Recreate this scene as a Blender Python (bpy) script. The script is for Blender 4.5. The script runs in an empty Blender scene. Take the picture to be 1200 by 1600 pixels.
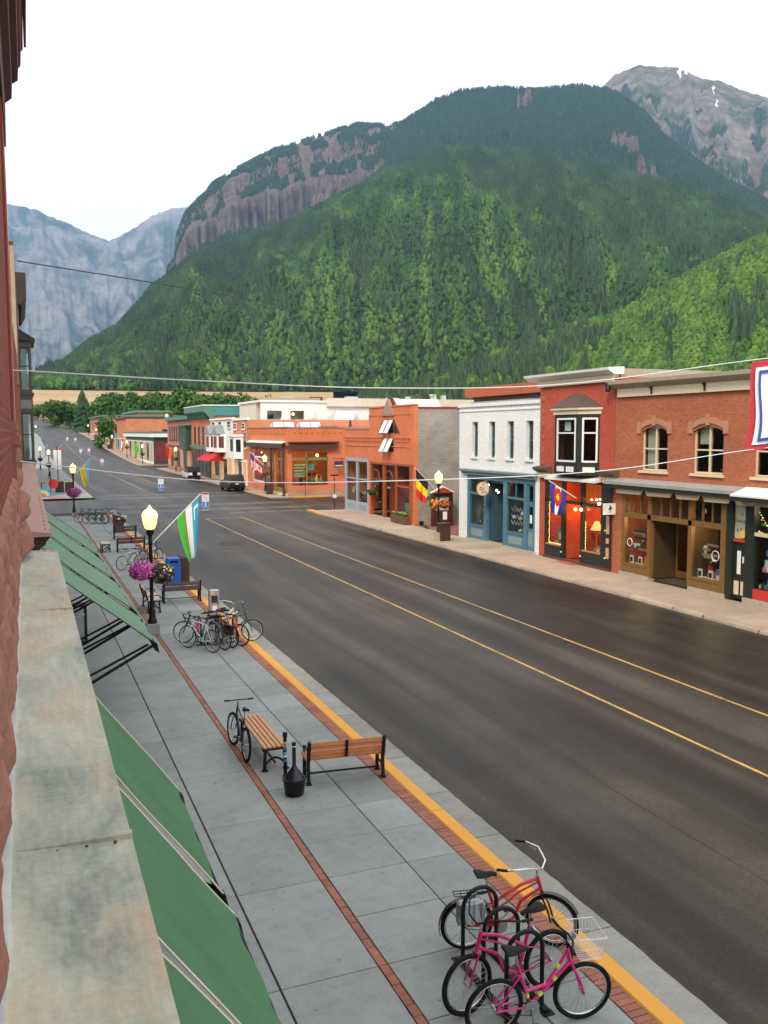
import bpy, bmesh, math, random
import numpy as np
from mathutils import Vector, Matrix
random.seed(7); rng = np.random.default_rng(7)
sc = bpy.context.scene
col = sc.collection
PI = math.pi

# ---------------------------------------------------------------- camera
CAMZ = 6.5
cd = bpy.data.cameras.new('camera'); cam = bpy.data.objects.new('camera', cd); col.objects.link(cam)
_rt = Vector((0.92558462, -0.37853642, -0.00181451)); _up = Vector((0.03546528, 0.08194418, 0.99600571)); _fw = Vector((0.37687575, 0.92195191, -0.08927117))
cam.matrix_world = Matrix(((_rt.x, _up.x, -_fw.x, 0), (_rt.y, _up.y, -_fw.y, 0), (_rt.z, _up.z, -_fw.z, CAMZ), (0, 0, 0, 1)))
cd.sensor_fit = 'VERTICAL'; cd.sensor_height = 24.0; cd.sensor_width = 18.0; cd.lens = 24.0 * 1390 / 1600
cd.clip_start = 0.02; cd.clip_end = 30000
sc.camera = cam
# ---------------------------------------------------------------- sky
world = bpy.data.worlds.new('World'); sc.world = world; world.use_nodes = True
wn = world.node_tree.nodes; wl = world.node_tree.links; wn.clear()
SUN_EL, SUN_AZ = math.radians(42), math.radians(222)      # compass angle from +Y towards +X: light comes from behind left
sky = wn.new('ShaderNodeTexSky'); sky.sky_type = 'NISHITA'; sky.sun_disc = False
sky.sun_elevation = SUN_EL; sky.sun_rotation = SUN_AZ; sky.altitude = 2600; sky.air_density = 1.0; sky.dust_density = 2.0
mixw = wn.new('ShaderNodeMix'); mixw.data_type = 'RGBA'; mixw.inputs[0].default_value = 0.80
mixw.inputs[7].default_value = (16.0, 15.9, 15.7, 1)          # thin bright evening cloud over the whole sky
bg = wn.new('ShaderNodeBackground'); bg.inputs[1].default_value = 0.12
wo = wn.new('ShaderNodeOutputWorld')
wl.new(sky.outputs[0], mixw.inputs[6]); wl.new(mixw.outputs[2], bg.inputs[0]); wl.new(bg.outputs[0], wo.inputs[0])
sd = bpy.data.lights.new('sun', 'SUN'); sun = bpy.data.objects.new('sun', sd); col.objects.link(sun)
sd.energy = 2.5; sd.angle = math.radians(14); sd.color = (1.0, 0.87, 0.69)
_sdir = Vector((math.sin(SUN_AZ) * math.cos(SUN_EL), math.cos(SUN_AZ) * math.cos(SUN_EL), math.sin(SUN_EL)))
sun.rotation_euler = _sdir.to_track_quat('Z', 'Y').to_euler()
vs = sc.view_settings; vs.view_transform = 'Standard'; vs.look = 'None'; vs.exposure = 0.15; vs.gamma = 1.0; vs.use_curve_mapping = False
sc.render.engine = 'CYCLES'
cy = sc.cycles; cy.use_denoising = True; cy.use_adaptive_sampling = True; cy.adaptive_threshold = .02; cy.max_bounces = 6; cy.diffuse_bounces = 3; cy.glossy_bounces = 3; cy.transmission_bounces = 4; cy.volume_bounces = 0; cy.transparent_max_bounces = 8
cy.caustics_reflective = False; cy.caustics_refractive = False; cy.sample_clamp_indirect = 6.0
try: cy.denoiser = 'OPENIMAGEDENOISE'
except Exception: pass

# ---------------------------------------------------------------- helpers: materials
MATS = {}
def new_mat(name):
    m = bpy.data.materials.new(name); m.use_nodes = True
    nt = m.node_tree; b = nt.nodes['Principled BSDF']
    MATS[name] = m
    return m, nt, b
def N(nt, t, **kw):
    n = nt.nodes.new(t)
    for k, v in kw.items(): setattr(n, k, v)
    return n
def rgb(c): return (c[0], c[1], c[2], 1.0)
def pos_node(nt, scale=(1, 1, 1), obj=False):
    if obj:
        g = N(nt, 'ShaderNodeTexCoord'); src = g.outputs['Object']
    else:
        g = N(nt, 'ShaderNodeNewGeometry'); src = g.outputs['Position']
    mp = N(nt, 'ShaderNodeMapping'); mp.inputs['Scale'].default_value = scale
    nt.links.new(src, mp.inputs['Vector']); return mp.outputs[0]
def ramp(nt, fac, stops):
    r = N(nt, 'ShaderNodeValToRGB'); e = r.color_ramp.elements
    while len(e) < len(stops): e.new(0.5)
    for i, (p, c) in enumerate(stops): e[i].position = p; e[i].color = rgb(c)
    nt.links.new(fac, r.inputs[0]); return r.outputs[0]
def mixc(nt, fac, a, b, mode='MIX'):
    m = N(nt, 'ShaderNodeMix', data_type='RGBA', blend_type=mode)
    for s, v in ((0, fac), (6, a), (7, b)):
        if hasattr(v, 'node'): nt.links.new(v, m.inputs[s])
        else: m.inputs[s].default_value = v if s == 0 else rgb(v)
    return m.outputs[2]
def noise(nt, vec, scale, detail=4, rough=.6, dist=0):
    n = N(nt, 'ShaderNodeTexNoise'); n.inputs['Scale'].default_value = scale; n.inputs['Detail'].default_value = detail
    n.inputs['Roughness'].default_value = rough; n.inputs['Distortion'].default_value = dist
    nt.links.new(vec, n.inputs['Vector']); return n.outputs[0]
def bump(nt, b, h, strength=.3, dist=.02):
    n = N(nt, 'ShaderNodeBump'); n.inputs['Strength'].default_value = strength; n.inputs['Distance'].default_value = dist
    nt.links.new(h, n.inputs['Height']); nt.links.new(n.outputs[0], b.inputs['Normal'])
def mul(c, k): return (c[0] * k, c[1] * k, c[2] * k)
def M(name, c, rough=.75, var=.25, scale=3.0, bmp=.15, metal=0.0, obj=False, spec=.4, fine=40.0, stretch=(1, 1, 1), emit=None, es=1.0, coat=0):
    """plain worn surface: two scales of noise in the colour, fine relief"""
    if name in MATS: return MATS[name]
    m, nt, b = new_mat(name); p = pos_node(nt, stretch, obj)
    n1 = noise(nt, p, scale, 5); n2 = noise(nt, p, fine, 3)
    c1 = ramp(nt, n1, [(.25, mul(c, 1 - var)), (.75, mul(c, 1 + var * .7))])
    c2 = mixc(nt, .35 * min(1, var * 3), c1, ramp(nt, n2, [(.3, mul(c, 1 - var)), (.7, mul(c, 1 + var))]))
    nt.links.new(c2, b.inputs['Base Color'])
    r = N(nt, 'ShaderNodeMapRange'); r.inputs[3].default_value = max(.05, rough - .1); r.inputs[4].default_value = min(1, rough + .12)
    nt.links.new(n1, r.inputs[0]); nt.links.new(r.outputs[0], b.inputs['Roughness'])
    b.inputs['Metallic'].default_value = metal; b.inputs['Specular IOR Level'].default_value = spec
    if coat: b.inputs['Coat Weight'].default_value = coat; b.inputs['Coat Roughness'].default_value = .08
    if bmp: bump(nt, b, n2, bmp, .01)
    if emit: b.inputs['Emission Color'].default_value = rgb(emit); b.inputs['Emission Strength'].default_value = es
    return m
def EM(name, c, s):
    if name in MATS: return MATS[name]
    m, nt, b = new_mat(name); b.inputs['Base Color'].default_value = rgb(c); b.inputs['Emission Color'].default_value = rgb(c); b.inputs['Emission Strength'].default_value = s
    return m
def GLASS(name, tint=(.9, .95, .95), rough=.03, alpha=.25):
    """shop glass: mostly see-through, with sharp reflections"""
    if name in MATS: return MATS[name]
    m, nt, b = new_mat(name); nt.nodes.remove(b)
    g = N(nt, 'ShaderNodeBsdfGlossy'); g.inputs['Roughness'].default_value = rough; g.inputs['Color'].default_value = rgb(tint)
    t = N(nt, 'ShaderNodeBsdfTransparent'); t.inputs['Color'].default_value = rgb(mul(tint, .92))
    f = N(nt, 'ShaderNodeLayerWeight'); f.inputs['Blend'].default_value = .5
    pw = N(nt, 'ShaderNodeMath', operation='POWER'); pw.inputs[1].default_value = 4.0; nt.links.new(f.outputs['Facing'], pw.inputs[0])
    a = N(nt, 'ShaderNodeMath', operation='MULTIPLY_ADD'); a.inputs[1].default_value = .45; a.inputs[2].default_value = alpha * .1
    mx = N(nt, 'ShaderNodeMixShader'); o = nt.nodes['Material Output']
    nt.links.new(pw.outputs[0], a.inputs[0]); nt.links.new(a.outputs[0], mx.inputs[0]); nt.links.new(t.outputs[0], mx.inputs[1]); nt.links.new(g.outputs[0], mx.inputs[2]); nt.links.new(mx.outputs[0], o.inputs['Surface'])
    return m
def BRICK(name, c, mortar, w=.21, h=.075, var=.35, stain=.25, bmp=.5):
    """brick or block courses: u runs along either wall direction (x + y), v is height"""
    if name in MATS: return MATS[name]
    m, nt, b = new_mat(name)
    g = N(nt, 'ShaderNodeNewGeometry'); s = N(nt, 'ShaderNodeSeparateXYZ'); nt.links.new(g.outputs['Position'], s.inputs[0])
    ad = N(nt, 'ShaderNodeMath', operation='ADD'); nt.links.new(s.outputs[0], ad.inputs[0]); nt.links.new(s.outputs[1], ad.inputs[1])
    cb = N(nt, 'ShaderNodeCombineXYZ'); nt.links.new(ad.outputs[0], cb.inputs[0]); nt.links.new(s.outputs[2], cb.inputs[1])
    br = N(nt, 'ShaderNodeTexBrick'); br.inputs['Scale'].default_value = 1.0; br.inputs['Brick Width'].default_value = w; br.inputs['Row Height'].default_value = h
    br.inputs['Mortar Size'].default_value = .012 if h < .12 else .014; br.inputs['Mortar Smooth'].default_value = .15; br.inputs['Bias'].default_value = 0
    br.inputs['Color1'].default_value = rgb(mul(c, 1 - var)); br.inputs['Color2'].default_value = rgb(mul(c, 1 + var * .6)); br.inputs['Mortar'].default_value = rgb(mortar)
    nt.links.new(cb.outputs[0], br.inputs['Vector'])
    n1 = noise(nt, g.outputs['Position'], .6, 6, .65)
    st = ramp(nt, n1, [(.3, (1 - stain,) * 3), (.7, (1 + stain * .5,) * 3)])
    c2 = mixc(nt, 1.0, br.outputs['Color'], st, 'MULTIPLY')
    n2 = noise(nt, g.outputs['Position'], 9, 4)
    c3 = mixc(nt, .25, c2, ramp(nt, n2, [(.3, mul(c, .55)), (.7, mul(c, 1.35))]))
    nt.links.new(c3, b.inputs['Base Color']); b.inputs['Roughness'].default_value = .85; b.inputs['Specular IOR Level'].default_value = .25
    inv = N(nt, 'ShaderNodeMath', operation='SUBTRACT'); inv.inputs[0].default_value = 1; nt.links.new(br.outputs['Fac'], inv.inputs[1])
    bump(nt, b, inv.outputs[0], bmp, .012)
    return m

# ---------------------------------------------------------------- helpers: meshes
class MB:
    def __init__(s): s.v = []; s.f = []
    def add(s, vs, fs):
        o = len(s.v); s.v += [tuple(v) for v in vs]; s.f += [tuple(i + o for i in f) for f in fs]; return s
    def box(s, x0, x1, y0, y1, z0, z1):
        if x0 > x1: x0, x1 = x1, x0
        if y0 > y1: y0, y1 = y1, y0
        if z0 > z1: z0, z1 = z1, z0
        return s.add([(x0, y0, z0), (x1, y0, z0), (x1, y1, z0), (x0, y1, z0), (x0, y0, z1), (x1, y0, z1), (x1, y1, z1), (x0, y1, z1)],
                     [(0, 3, 2, 1), (4, 5, 6, 7), (0, 1, 5, 4), (1, 2, 6, 5), (2, 3, 7, 6), (3, 0, 4, 7)])
    def cbox(s, c, d): return s.box(c[0] - d[0] / 2, c[0] + d[0] / 2, c[1] - d[1] / 2, c[1] + d[1] / 2, c[2] - d[2] / 2, c[2] + d[2] / 2)
    def bbox(s, x0, x1, y0, y1, z0, z1, b=.01):
        """box with its top edges chamfered"""
        s.add([(x0, y0, z0), (x1, y0, z0), (x1, y1, z0), (x0, y1, z0), (x0, y0, z1 - b), (x1, y0, z1 - b), (x1, y1, z1 - b), (x0, y1, z1 - b),
               (x0 + b, y0 + b, z1), (x1 - b, y0 + b, z1), (x1 - b, y1 - b, z1), (x0 + b, y1 - b, z1)],
              [(0, 3, 2, 1), (8, 9, 10, 11), (0, 1, 5, 4), (1, 2, 6, 5), (2, 3, 7, 6), (3, 0, 4, 7), (4, 5, 9, 8), (5, 6, 10, 9), (6, 7, 11, 10), (7, 4, 8, 11)]); return s
    def bar(s, p, q, w, h, up=(0, 0, 1)):
        p = Vector(p); q = Vector(q); d = (q - p).normalized(); u = Vector(up)
        if abs(d.dot(u)) > .98: u = Vector((1, 0, 0))
        r = d.cross(u).normalized(); u = r.cross(d).normalized(); r *= w / 2; u *= h / 2
        return s.add([p - r - u, p + r - u, p + r + u, p - r + u, q - r - u, q + r - u, q + r + u, q - r + u],
                     [(0, 3, 2, 1), (4, 5, 6, 7), (0, 1, 5, 4), (1, 2, 6, 5), (2, 3, 7, 6), (3, 0, 4, 7)][0:6])
    def tube(s, pts, r, n=8, caps=True, closed=False):
        pts = [Vector(p) for p in pts]; m = len(pts); rr = r if isinstance(r, (list, tuple)) else [r] * m
        o = len(s.v); ref = None
        for i in range(m):
            if closed: d = pts[(i + 1) % m] - pts[i - 1]
            else: d = pts[min(i + 1, m - 1)] - pts[max(i - 1, 0)]
            d.normalize()
            if ref is None:
                ref = Vector((0, 0, 1)) if abs(d.z) < .9 else Vector((1, 0, 0))
            a = (ref - d * ref.dot(d)).normalized(); b = d.cross(a); ref = a
            for k in range(n):
                t = 2 * PI * k / n; s.v.append(tuple(pts[i] + (a * math.cos(t) + b * math.sin(t)) * rr[i]))
        for i in range(m if closed else m - 1):
            j = (i + 1) % m
            for k in range(n): s.f.append((o + i * n + k, o + i * n + (k + 1) % n, o + j * n + (k + 1) % n, o + j * n + k))
        if caps and not closed:
            s.f.append(tuple(o + k for k in range(n))[::-1]); s.f.append(tuple(o + (m - 1) * n + k for k in range(n)))
        return s
    def lathe(s, prof, c=(0, 0, 0), n=16, axis='z'):
        o = len(s.v)
        for r, z in prof:
            for k in range(n):
                t = 2 * PI * k / n; x, y = r * math.cos(t), r * math.sin(t)
                s.v.append((c[0] + x, c[1] + y, c[2] + z) if axis == 'z' else ((c[0] + z, c[1] + x, c[2] + y) if axis == 'x' else (c[0] + x, c[1] + z, c[2] + y)))
        for i in range(len(prof) - 1):
            for k in range(n): s.f.append((o + i * n + k, o + i * n + (k + 1) % n, o + (i + 1) * n + (k + 1) % n, o + (i + 1) * n + k))
        s.f.append(tuple(o + k for k in range(n))[::-1]); s.f.append(tuple(o + (len(prof) - 1) * n + k for k in range(n)))
        return s
    def prism(s, poly, a0, a1, axis='x'):
        """2-d outline pushed from a0 to a1 along an axis; outline gives the other two axes in order"""
        def P(p, a): return (a, p[0], p[1]) if axis == 'x' else ((p[0], a, p[1]) if axis == 'y' else (p[0], p[1], a))
        n = len(poly); s.add([P(p, a0) for p in poly] + [P(p, a1) for p in poly], [tuple(range(n))[::-1], tuple(range(n, 2 * n))] + [(i, (i + 1) % n, n + (i + 1) % n, n + i) for i in range(n)]); return s
    def sphere(s, c, r, n=10, m=6, sz=1.0): return s.lathe([(max(1e-4, r * math.sin(PI * i / m)), -r * sz * math.cos(PI * i / m)) for i in range(m + 1)], c, n)
    def torus(s, c, R, r, n=28, k=7, axis='x', a0=0, a1=2 * PI):
        full = abs(a1 - a0 - 2 * PI) < 1e-6; cnt = n if full else n + 1; pts = []
        for i in range(cnt):
            t = a0 + (a1 - a0) * i / n; u, w = R * math.cos(t), R * math.sin(t)
            pts.append((c[0], c[1] + u, c[2] + w) if axis == 'x' else ((c[0] + u, c[1], c[2] + w) if axis == 'y' else (c[0] + u, c[1] + w, c[2])))
        return s.tube(pts, r, k, closed=full)
    def mesh(s, name):
        me = bpy.data.meshes.new(name); me.from_pydata(s.v, [], s.f); me.update(); return me
    def build(s, name, mat, parent=None, smooth=False, loc=None, rot=None):
        me = s.mesh(name); return mobj(name, me, mat, parent, smooth, loc, rot)
def mobj(name, me, mat, parent=None, smooth=False, loc=None, rot=None):
    if mat is not None and not me.materials: me.materials.append(mat)
    if smooth:
        bm = bmesh.new(); bm.from_mesh(me); bmesh.ops.recalc_face_normals(bm, faces=bm.faces); bm.to_mesh(me); bm.free()
        me.polygons.foreach_set('use_smooth', [True] * len(me.polygons))
        try: me.set_sharp_from_angle(angle=math.radians(38))
        except Exception: pass
    o = bpy.data.objects.new(name, me); col.objects.link(o)
    if parent is not None: o.parent = parent
    if loc is not None: o.location = loc
    if rot is not None: o.rotation_euler = rot
    return o
def fixn(o):
    bm = bmesh.new(); bm.from_mesh(o.data); bmesh.ops.recalc_face_normals(bm, faces=bm.faces); bm.to_mesh(o.data); bm.free(); return o
def tag(o, label, cat, group=None):
    o['label'] = label; o['category'] = cat
    if group: o['group'] = group
    return o
def thing(name, label, cat, loc=(0, 0, 0), rz=0, group=None):
    o = bpy.data.objects.new(name, None); col.objects.link(o); o.empty_display_size = .2; o.location = loc; o.rotation_euler = (0, 0, rz)
    return tag(o, label, cat, group)
def struct(o, kind='structure'): o['kind'] = kind; return o
def kids(o): return [c for c in bpy.data.objects if c.parent == o]
def dup(root, loc, rz=None, label=None, scale=None):
    r = root.copy(); col.objects.link(r); r.location = loc
    if rz is not None: r.rotation_euler = (0, 0, rz)
    if label: r['label'] = label
    if scale: r.scale = scale
    for ch in kids(root):
        c = ch.copy(); col.objects.link(c); c.parent = r
        for g in kids(ch):
            d = g.copy(); col.objects.link(d); d.parent = c
    return r
def text_mesh(s, size, font_w=1.0):
    """flat lettering as a mesh (built-in font), centred on the origin in the xy plane"""
    cu = bpy.data.curves.new('lettering', 'FONT'); cu.body = s; cu.size = size; cu.align_x = 'CENTER'; cu.align_y = 'CENTER'; cu.resolution_u = 2
    o = bpy.data.objects.new('lettering', cu); col.objects.link(o)
    dg = bpy.context.evaluated_depsgraph_get(); me = bpy.data.meshes.new_from_object(o.evaluated_get(dg)); bpy.data.objects.remove(o)
    return me
def lettering(s, size, mat, parent, loc, rot=(PI / 2, 0, 0), name='lettering', sx=1):
    me = text_mesh(s, size); o = mobj(name, me, mat, parent, False, loc, rot); o.scale = (sx, 1, 1); return o
FACE_W = (PI / 2, 0, -PI / 2)      # writing that reads towards -x (the right-hand fronts)
FACE_S = (PI / 2, 0, 0)            # writing that reads towards -y

# numpy value noise
_lat = rng.random((256, 256))
def vnoise(x, y):
    xi = np.floor(x).astype(int); yi = np.floor(y).astype(int); fx = x - xi; fy = y - yi
    fx = fx * fx * (3 - 2 * fx); fy = fy * fy * (3 - 2 * fy)
    a = _lat[xi & 255, yi & 255]; b = _lat[(xi + 1) & 255, yi & 255]; c = _lat[xi & 255, (yi + 1) & 255]; d = _lat[(xi + 1) & 255, (yi + 1) & 255]
    return (a * (1 - fx) + b * fx) * (1 - fy) + (c * (1 - fx) + d * fx) * fy
def fbm(x, y, o=5, g=.5):
    s = 0; a = 1; t = 0
    for i in range(o): s = s + a * vnoise(x * 2 ** i + 17.3 * i, y * 2 ** i + 5.1 * i); t += a; a *= g
    return s / t
def ridged(x, y, o=4): 
    s = 0; a = 1; t = 0
    for i in range(o): s = s + a * (1 - np.abs(2 * vnoise(x * 2 ** i + 9.7 * i, y * 2 ** i + 3.3 * i) - 1)); t += a; a *= .5
    return s / t
# ================================================================ the land
def gz(X, Y):
    """height of the valley floor: level through the town, rising up the valley"""
    d = np.hypot(X, Y); t = np.clip((d - 190) / 700, 0, 2)
    return np.where(d < 190, 0, 38 * t ** 1.25)
def grid_mesh(name, P, mat, smooth=True):
    n, m, _ = P.shape; me = bpy.data.meshes.new(name)
    idx = np.arange(n * m).reshape(n, m)
    q = np.stack([idx[:-1, :-1], idx[1:, :-1], idx[1:, 1:], idx[:-1, 1:]], -1).reshape(-1, 4)
    me.vertices.add(n * m); me.vertices.foreach_set('co', P.reshape(-1).astype(np.float32))
    me.loops.add(q.size); me.loops.foreach_set('vertex_index', q.reshape(-1).astype(np.int32))
    me.polygons.add(len(q)); me.polygons.foreach_set('loop_start', np.arange(0, q.size, 4, dtype=np.int32)); me.polygons.foreach_set('use_smooth', np.full(len(q), smooth))
    me.update(calc_edges=True); me.validate(); me.materials.append(mat)
    o = bpy.data.objects.new(name, me); col.objects.link(o); return o

def forest_floor_mat():
    m, nt, b = new_mat('forest floor'); p = pos_node(nt)
    n = noise(nt, p, .01, 6); c = ramp(nt, n, [(.3, (.016, .026, .012)), (.7, (.035, .05, .02))]); nt.links.new(c, b.inputs['Base Color']); b.inputs['Roughness'].default_value = 1; b.inputs['Specular IOR Level'].default_value = 0
    return m
def rock_mat(name, c1, c2, c3, zs=.012, hs=.004, green=None, gfac=(.5, .6), snow=False):
    """bare mountain rock: level strata, vertical streaks of weathering, scree fans"""
    m, nt, b = new_mat(name)
    p1 = pos_node(nt, (hs * .3, hs * .3, zs)); p2 = pos_node(nt, (hs * 5, hs * 5, hs * .8)); p3 = pos_node(nt, (hs, hs, hs))
    n1 = noise(nt, p1, 1.0, 6, .6, .4); n2 = noise(nt, p2, 1.0, 6, .7, .3); n3 = noise(nt, p3, 1.6, 8, .68, .5)
    a = ramp(nt, n1, [(.3, c1), (.5, c2), (.68, c3)])
    a = mixc(nt, .5, a, ramp(nt, n2, [(.35, mul(c1, .45)), (.65, mul(c3, 1.1))]))
    if green:
        f = ramp(nt, n3, [(gfac[0], (0, 0, 0)), (gfac[1], (1, 1, 1))]); a = mixc(nt, f, a, green)
    nt.links.new(a, b.inputs['Base Color']); b.inputs['Roughness'].default_value = 1; b.inputs['Specular IOR Level'].default_value = .05
    bump(nt, b, n2, 1.0, 30)
    return m
M_floor = forest_floor_mat()
M_rockL = rock_mat('red cliff rock', (.115, .082, .07), (.21, .15, .125), (.30, .235, .20), .03, .012)
M_rockF = rock_mat('far rock', (.16, .155, .15), (.22, .21, .2), (.34, .325, .305), .006, .0011, (.07, .10, .07), (.47, .58))
M_rockR = rock_mat('bare peak rock', (.15, .118, .092), (.235, .185, .145), (.31, .26, .21), .008, .0035, (.075, .09, .042), (.46, .60))

class Hill:
    """a mountain flank: azimuth x depth sheet from its toe up to its ridge and down behind"""
    def __init__(s, ridge, Dt, Dr, zt, prof, naz, nt, relief, rs, back=.35, seed=0, a0=None, a1=None):
        R = np.array(ridge, float); s.a0 = R[0, 0] if a0 is None else a0; s.a1 = R[-1, 0] if a1 is None else a1
        s.R = R; s.Dt, s.Dr, s.zt, s.prof, s.relief, s.rs, s.back, s.seed = Dt, Dr, zt, prof, relief, rs, back, seed
        az = np.linspace(s.a0, s.a1, naz); t = np.linspace(0, 1 + back, nt); A, T = np.meshgrid(az, t, indexing='ij')
        s.P = s.pt(A, T)
    def pt(s, A, T):
        Dr = s.Dr(A) if callable(s.Dr) else s.Dr; Dt = s.Dt(A) if callable(s.Dt) else s.Dt
        tanr = np.interp(A, s.R[:, 0], s.R[:, 1]); D = Dt + (Dr - Dt) * T
        zr = CAMZ + tanr * Dr
        pr = np.where(T <= 1, s.prof(np.clip(T, 0, 1), A), 1 - 1.1 * (T - 1))
        zt = s.zt(A) if callable(s.zt) else s.zt
        z = zt + (zr - zt) * pr
        rad = np.radians(A); X = D * np.sin(rad); Y = D * np.cos(rad)
        env = np.sin(np.clip(T, 0, 1) * PI) ** .7
        k = s.rs
        z = z + s.relief * env * (ridged(A * k + s.seed, T * 1.6 + s.seed + .25 * A * k, 4) - .62) + np.where(T > .97, 0, 1) * 0
        z = z + .06 * s.relief * (fbm(A * k * 9 + s.seed, T * 16, 3) - .5)
        return np.stack([X, Y, z], -1)

# --- the big wooded spur across the valley
r1 = [(-1.5, .040), (-0.24, .0437), (1.01, .052), (3.78, .0881), (5.67, .1091), (7.8, .154), (10.33, .1894), (13.47, .2082), (15.86, .2263), (18.26, .2475), (20.67, .2684), (22.27, .2874), (24.27, .3007), (26.26, .3069), (28.64, .3056), (32.16, .2975), (34.86, .2847), (37.88, .2678), (40.82, .2539), (43.33, .2358), (45.09, .214), (48.5, .18), (54, .13)]
H1 = Hill(r1, 880, lambda A: 1900 + 500 * np.sin(np.radians((A - 2) * 3.4)), lambda A: np.where(A < 20, 46, 46 + (A - 20) * .3), lambda T, A: T ** .93, 260, 120, 70, .24, seed=3)
o = grid_mesh('hill', H1.P, M_floor); struct(o)
# --- the near slope on the right
r5 = [(20.6, .026), (25.92, .0533), (30.34, .089), (34.27, .1105), (36.18, .1197), (38.06, .132), (39.89, .1506), (41.68, .1685), (43.43, .1827), (45.13, .1963), (48.39, .2218), (54, .25)]
H5 = Hill(r5, 480, lambda A: 820 + (A - 20) * 8, 15, lambda T, A: T ** 1.0, 120, 60, 8, .5, seed=9)
o = grid_mesh('hill', H5.P, M_floor); struct(o)
# --- the higher mountain behind the spur
r4 = [(11, .17), (15.86, .2297), (18.27, .2679), (20.68, .2955), (22.28, .3192), (23.87, .3392), (25.46, .3568), (27.03, .3667), (29.78, .3674), (32.11, .363), (34.02, .3646), (35.91, .3579), (37.79, .3361), (38.92, .3149), (40.77, .2861), (42.94, .2568), (45.05, .2342), (48.44, .1972), (54, .15)]
H4 = Hill(r4, 2800, 4100, 420, lambda T, A: .55 * T + .45 * T ** .8 + .05 * np.clip((T - .55) * 20, 0, 1) - .05 * T, 220, 90, 110, .33, seed=21)
o = grid_mesh('mountain', H4.P, M_floor); struct(o)
# --- the cliff-faced mountain on the left of it
r2 = [(8.3, .12), (8.85, .1715), (9.25, .1806), (9.44, .2089), (10.0, .2328), (11.58, .2641), (13.15, .2821), (15.52, .3038), (18.69, .3221), (20.68, .3326), (22.28, .3313), (23.87, .3345), (26.25, .3351), (31, .32)]
_cl = lambda T, A: .44 * np.clip(T / .42, 0, 1) ** 1.05 + (.12 * np.clip((T - .42 - .10 * (fbm(A * 4.5, T * 0 + 4, 5, .6) - .5)) / .03, 0, 1) + .06 * np.clip((T - .60 - .08 * (fbm(A * 1.7, T * 0 + 9, 3) - .5)) / .02, 0, 1)) + .38 * np.clip((T - .45) / .55, 0, 1) ** .9
H2 = Hill(r2, 2900, 4700, 380, _cl, 260, 170, 45, .7, seed=33)
o = grid_mesh('mountain', H2.P, M_rockL); struct(o)
# --- bare peak behind on the right, pale far range on the left
r3 = [(29, .33), (32.11, .3571), (35.53, .3624), (36.26, .3742), (37.73, .3812), (39.92, .3737), (41.19, .3602), (42.42, .3555), (43.48, .3437), (44.86, .333), (48.21, .3013), (54, .27)]
H3 = Hill(r3, 4500, 6200, 850, lambda T, A: T ** .9, 200, 110, 280, .7, seed=41)
o = grid_mesh('mountain', H3.P, M_rockR); struct(o)
r0 = [(-8, .25), (-2.52, .2383), (0.32, .2308), (1.53, .2275), (2.93, .2185), (5.44, .2006), (6.57, .2129), (8.1, .231), (9.05, .2386), (10.4, .2411), (12.72, .2382), (16, .24)]
H0 = Hill(r0, 7200, 11000, 240, lambda T, A: .25 * T + .75 * T ** 1.6, 260, 150, 700, .75, seed=55)
o = grid_mesh('mountain', H0.P, M_rockF); struct(o)
# --- valley floor out to the mountains' feet and past the frame
_a = np.radians(np.linspace(-75, 115, 96)); _d = np.concatenate([np.linspace(0.5, 190, 20), np.linspace(200, 1000, 40), np.linspace(1100, 15000, 24)])
A_, D_ = np.meshgrid(_a, _d, indexing='ij'); Xg, Yg = D_ * np.sin(A_), D_ * np.cos(A_)
Zg = gz(Xg, Yg) - .35 - 1.6 * np.clip((D_ - 190) / 60, 0, 1) + 1.5 * (fbm(Xg * .01 + 50, Yg * .01 + 50, 3) - .5) * (D_ > 260)
m, nt, b = new_mat('valley grass'); p = pos_node(nt); n = noise(nt, p, .03, 6); nt.links.new(ramp(nt, n, [(.3, (.03, .05, .018)), (.55, (.06, .09, .03)), (.75, (.12, .11, .06))]), b.inputs['Base Color']); b.inputs['Roughness'].default_value = 1
gnd = struct(grid_mesh('ground', np.stack([Xg, Yg, Zg], -1), m))
# a flat apron under and behind the viewer so that the sheet has no hole
_ap = MB(); _ap.add([(-400, -400, -.36), (500, -400, -.36), (500, 4, -.36), (-400, 4, -.36)], [(0, 1, 2, 3)]); struct(_ap.build('ground', m))
# dry pale meadow on the rise beyond the tree belt
_a = np.radians(np.linspace(-4, 19, 60)); _d = np.linspace(540, 905, 40); A_, D_ = np.meshgrid(_a, _d, indexing='ij'); Xg, Yg = D_ * np.sin(A_), D_ * np.cos(A_)
_s = np.clip((D_ - 540) / 200, 0, 1); Zf = (1 - _s) * (gz(Xg, Yg) - 2.2) + _s * (CAMZ + D_ * (.0455 - .012 * ((905 - D_) / 345))) + 0.6 * (fbm(Xg * .02, Yg * .02, 3) - .5)
m, nt, b = new_mat('dry meadow'); p = pos_node(nt); n = noise(nt, p, .05, 7, .7); n2 = noise(nt, pos_node(nt, (.004, .05, .05)), 1, 4)
nt.links.new(mixc(nt, .4, ramp(nt, n, [(.3, (.30, .19, .085)), (.7, (.42, .285, .14))]), ramp(nt, n2, [(.4, (.22, .16, .075)), (.6, (.46, .31, .16))])), b.inputs['Base Color']); b.inputs['Roughness'].default_value = 1
struct(grid_mesh('meadow', np.stack([Xg, Yg, Zf], -1), m))

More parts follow.
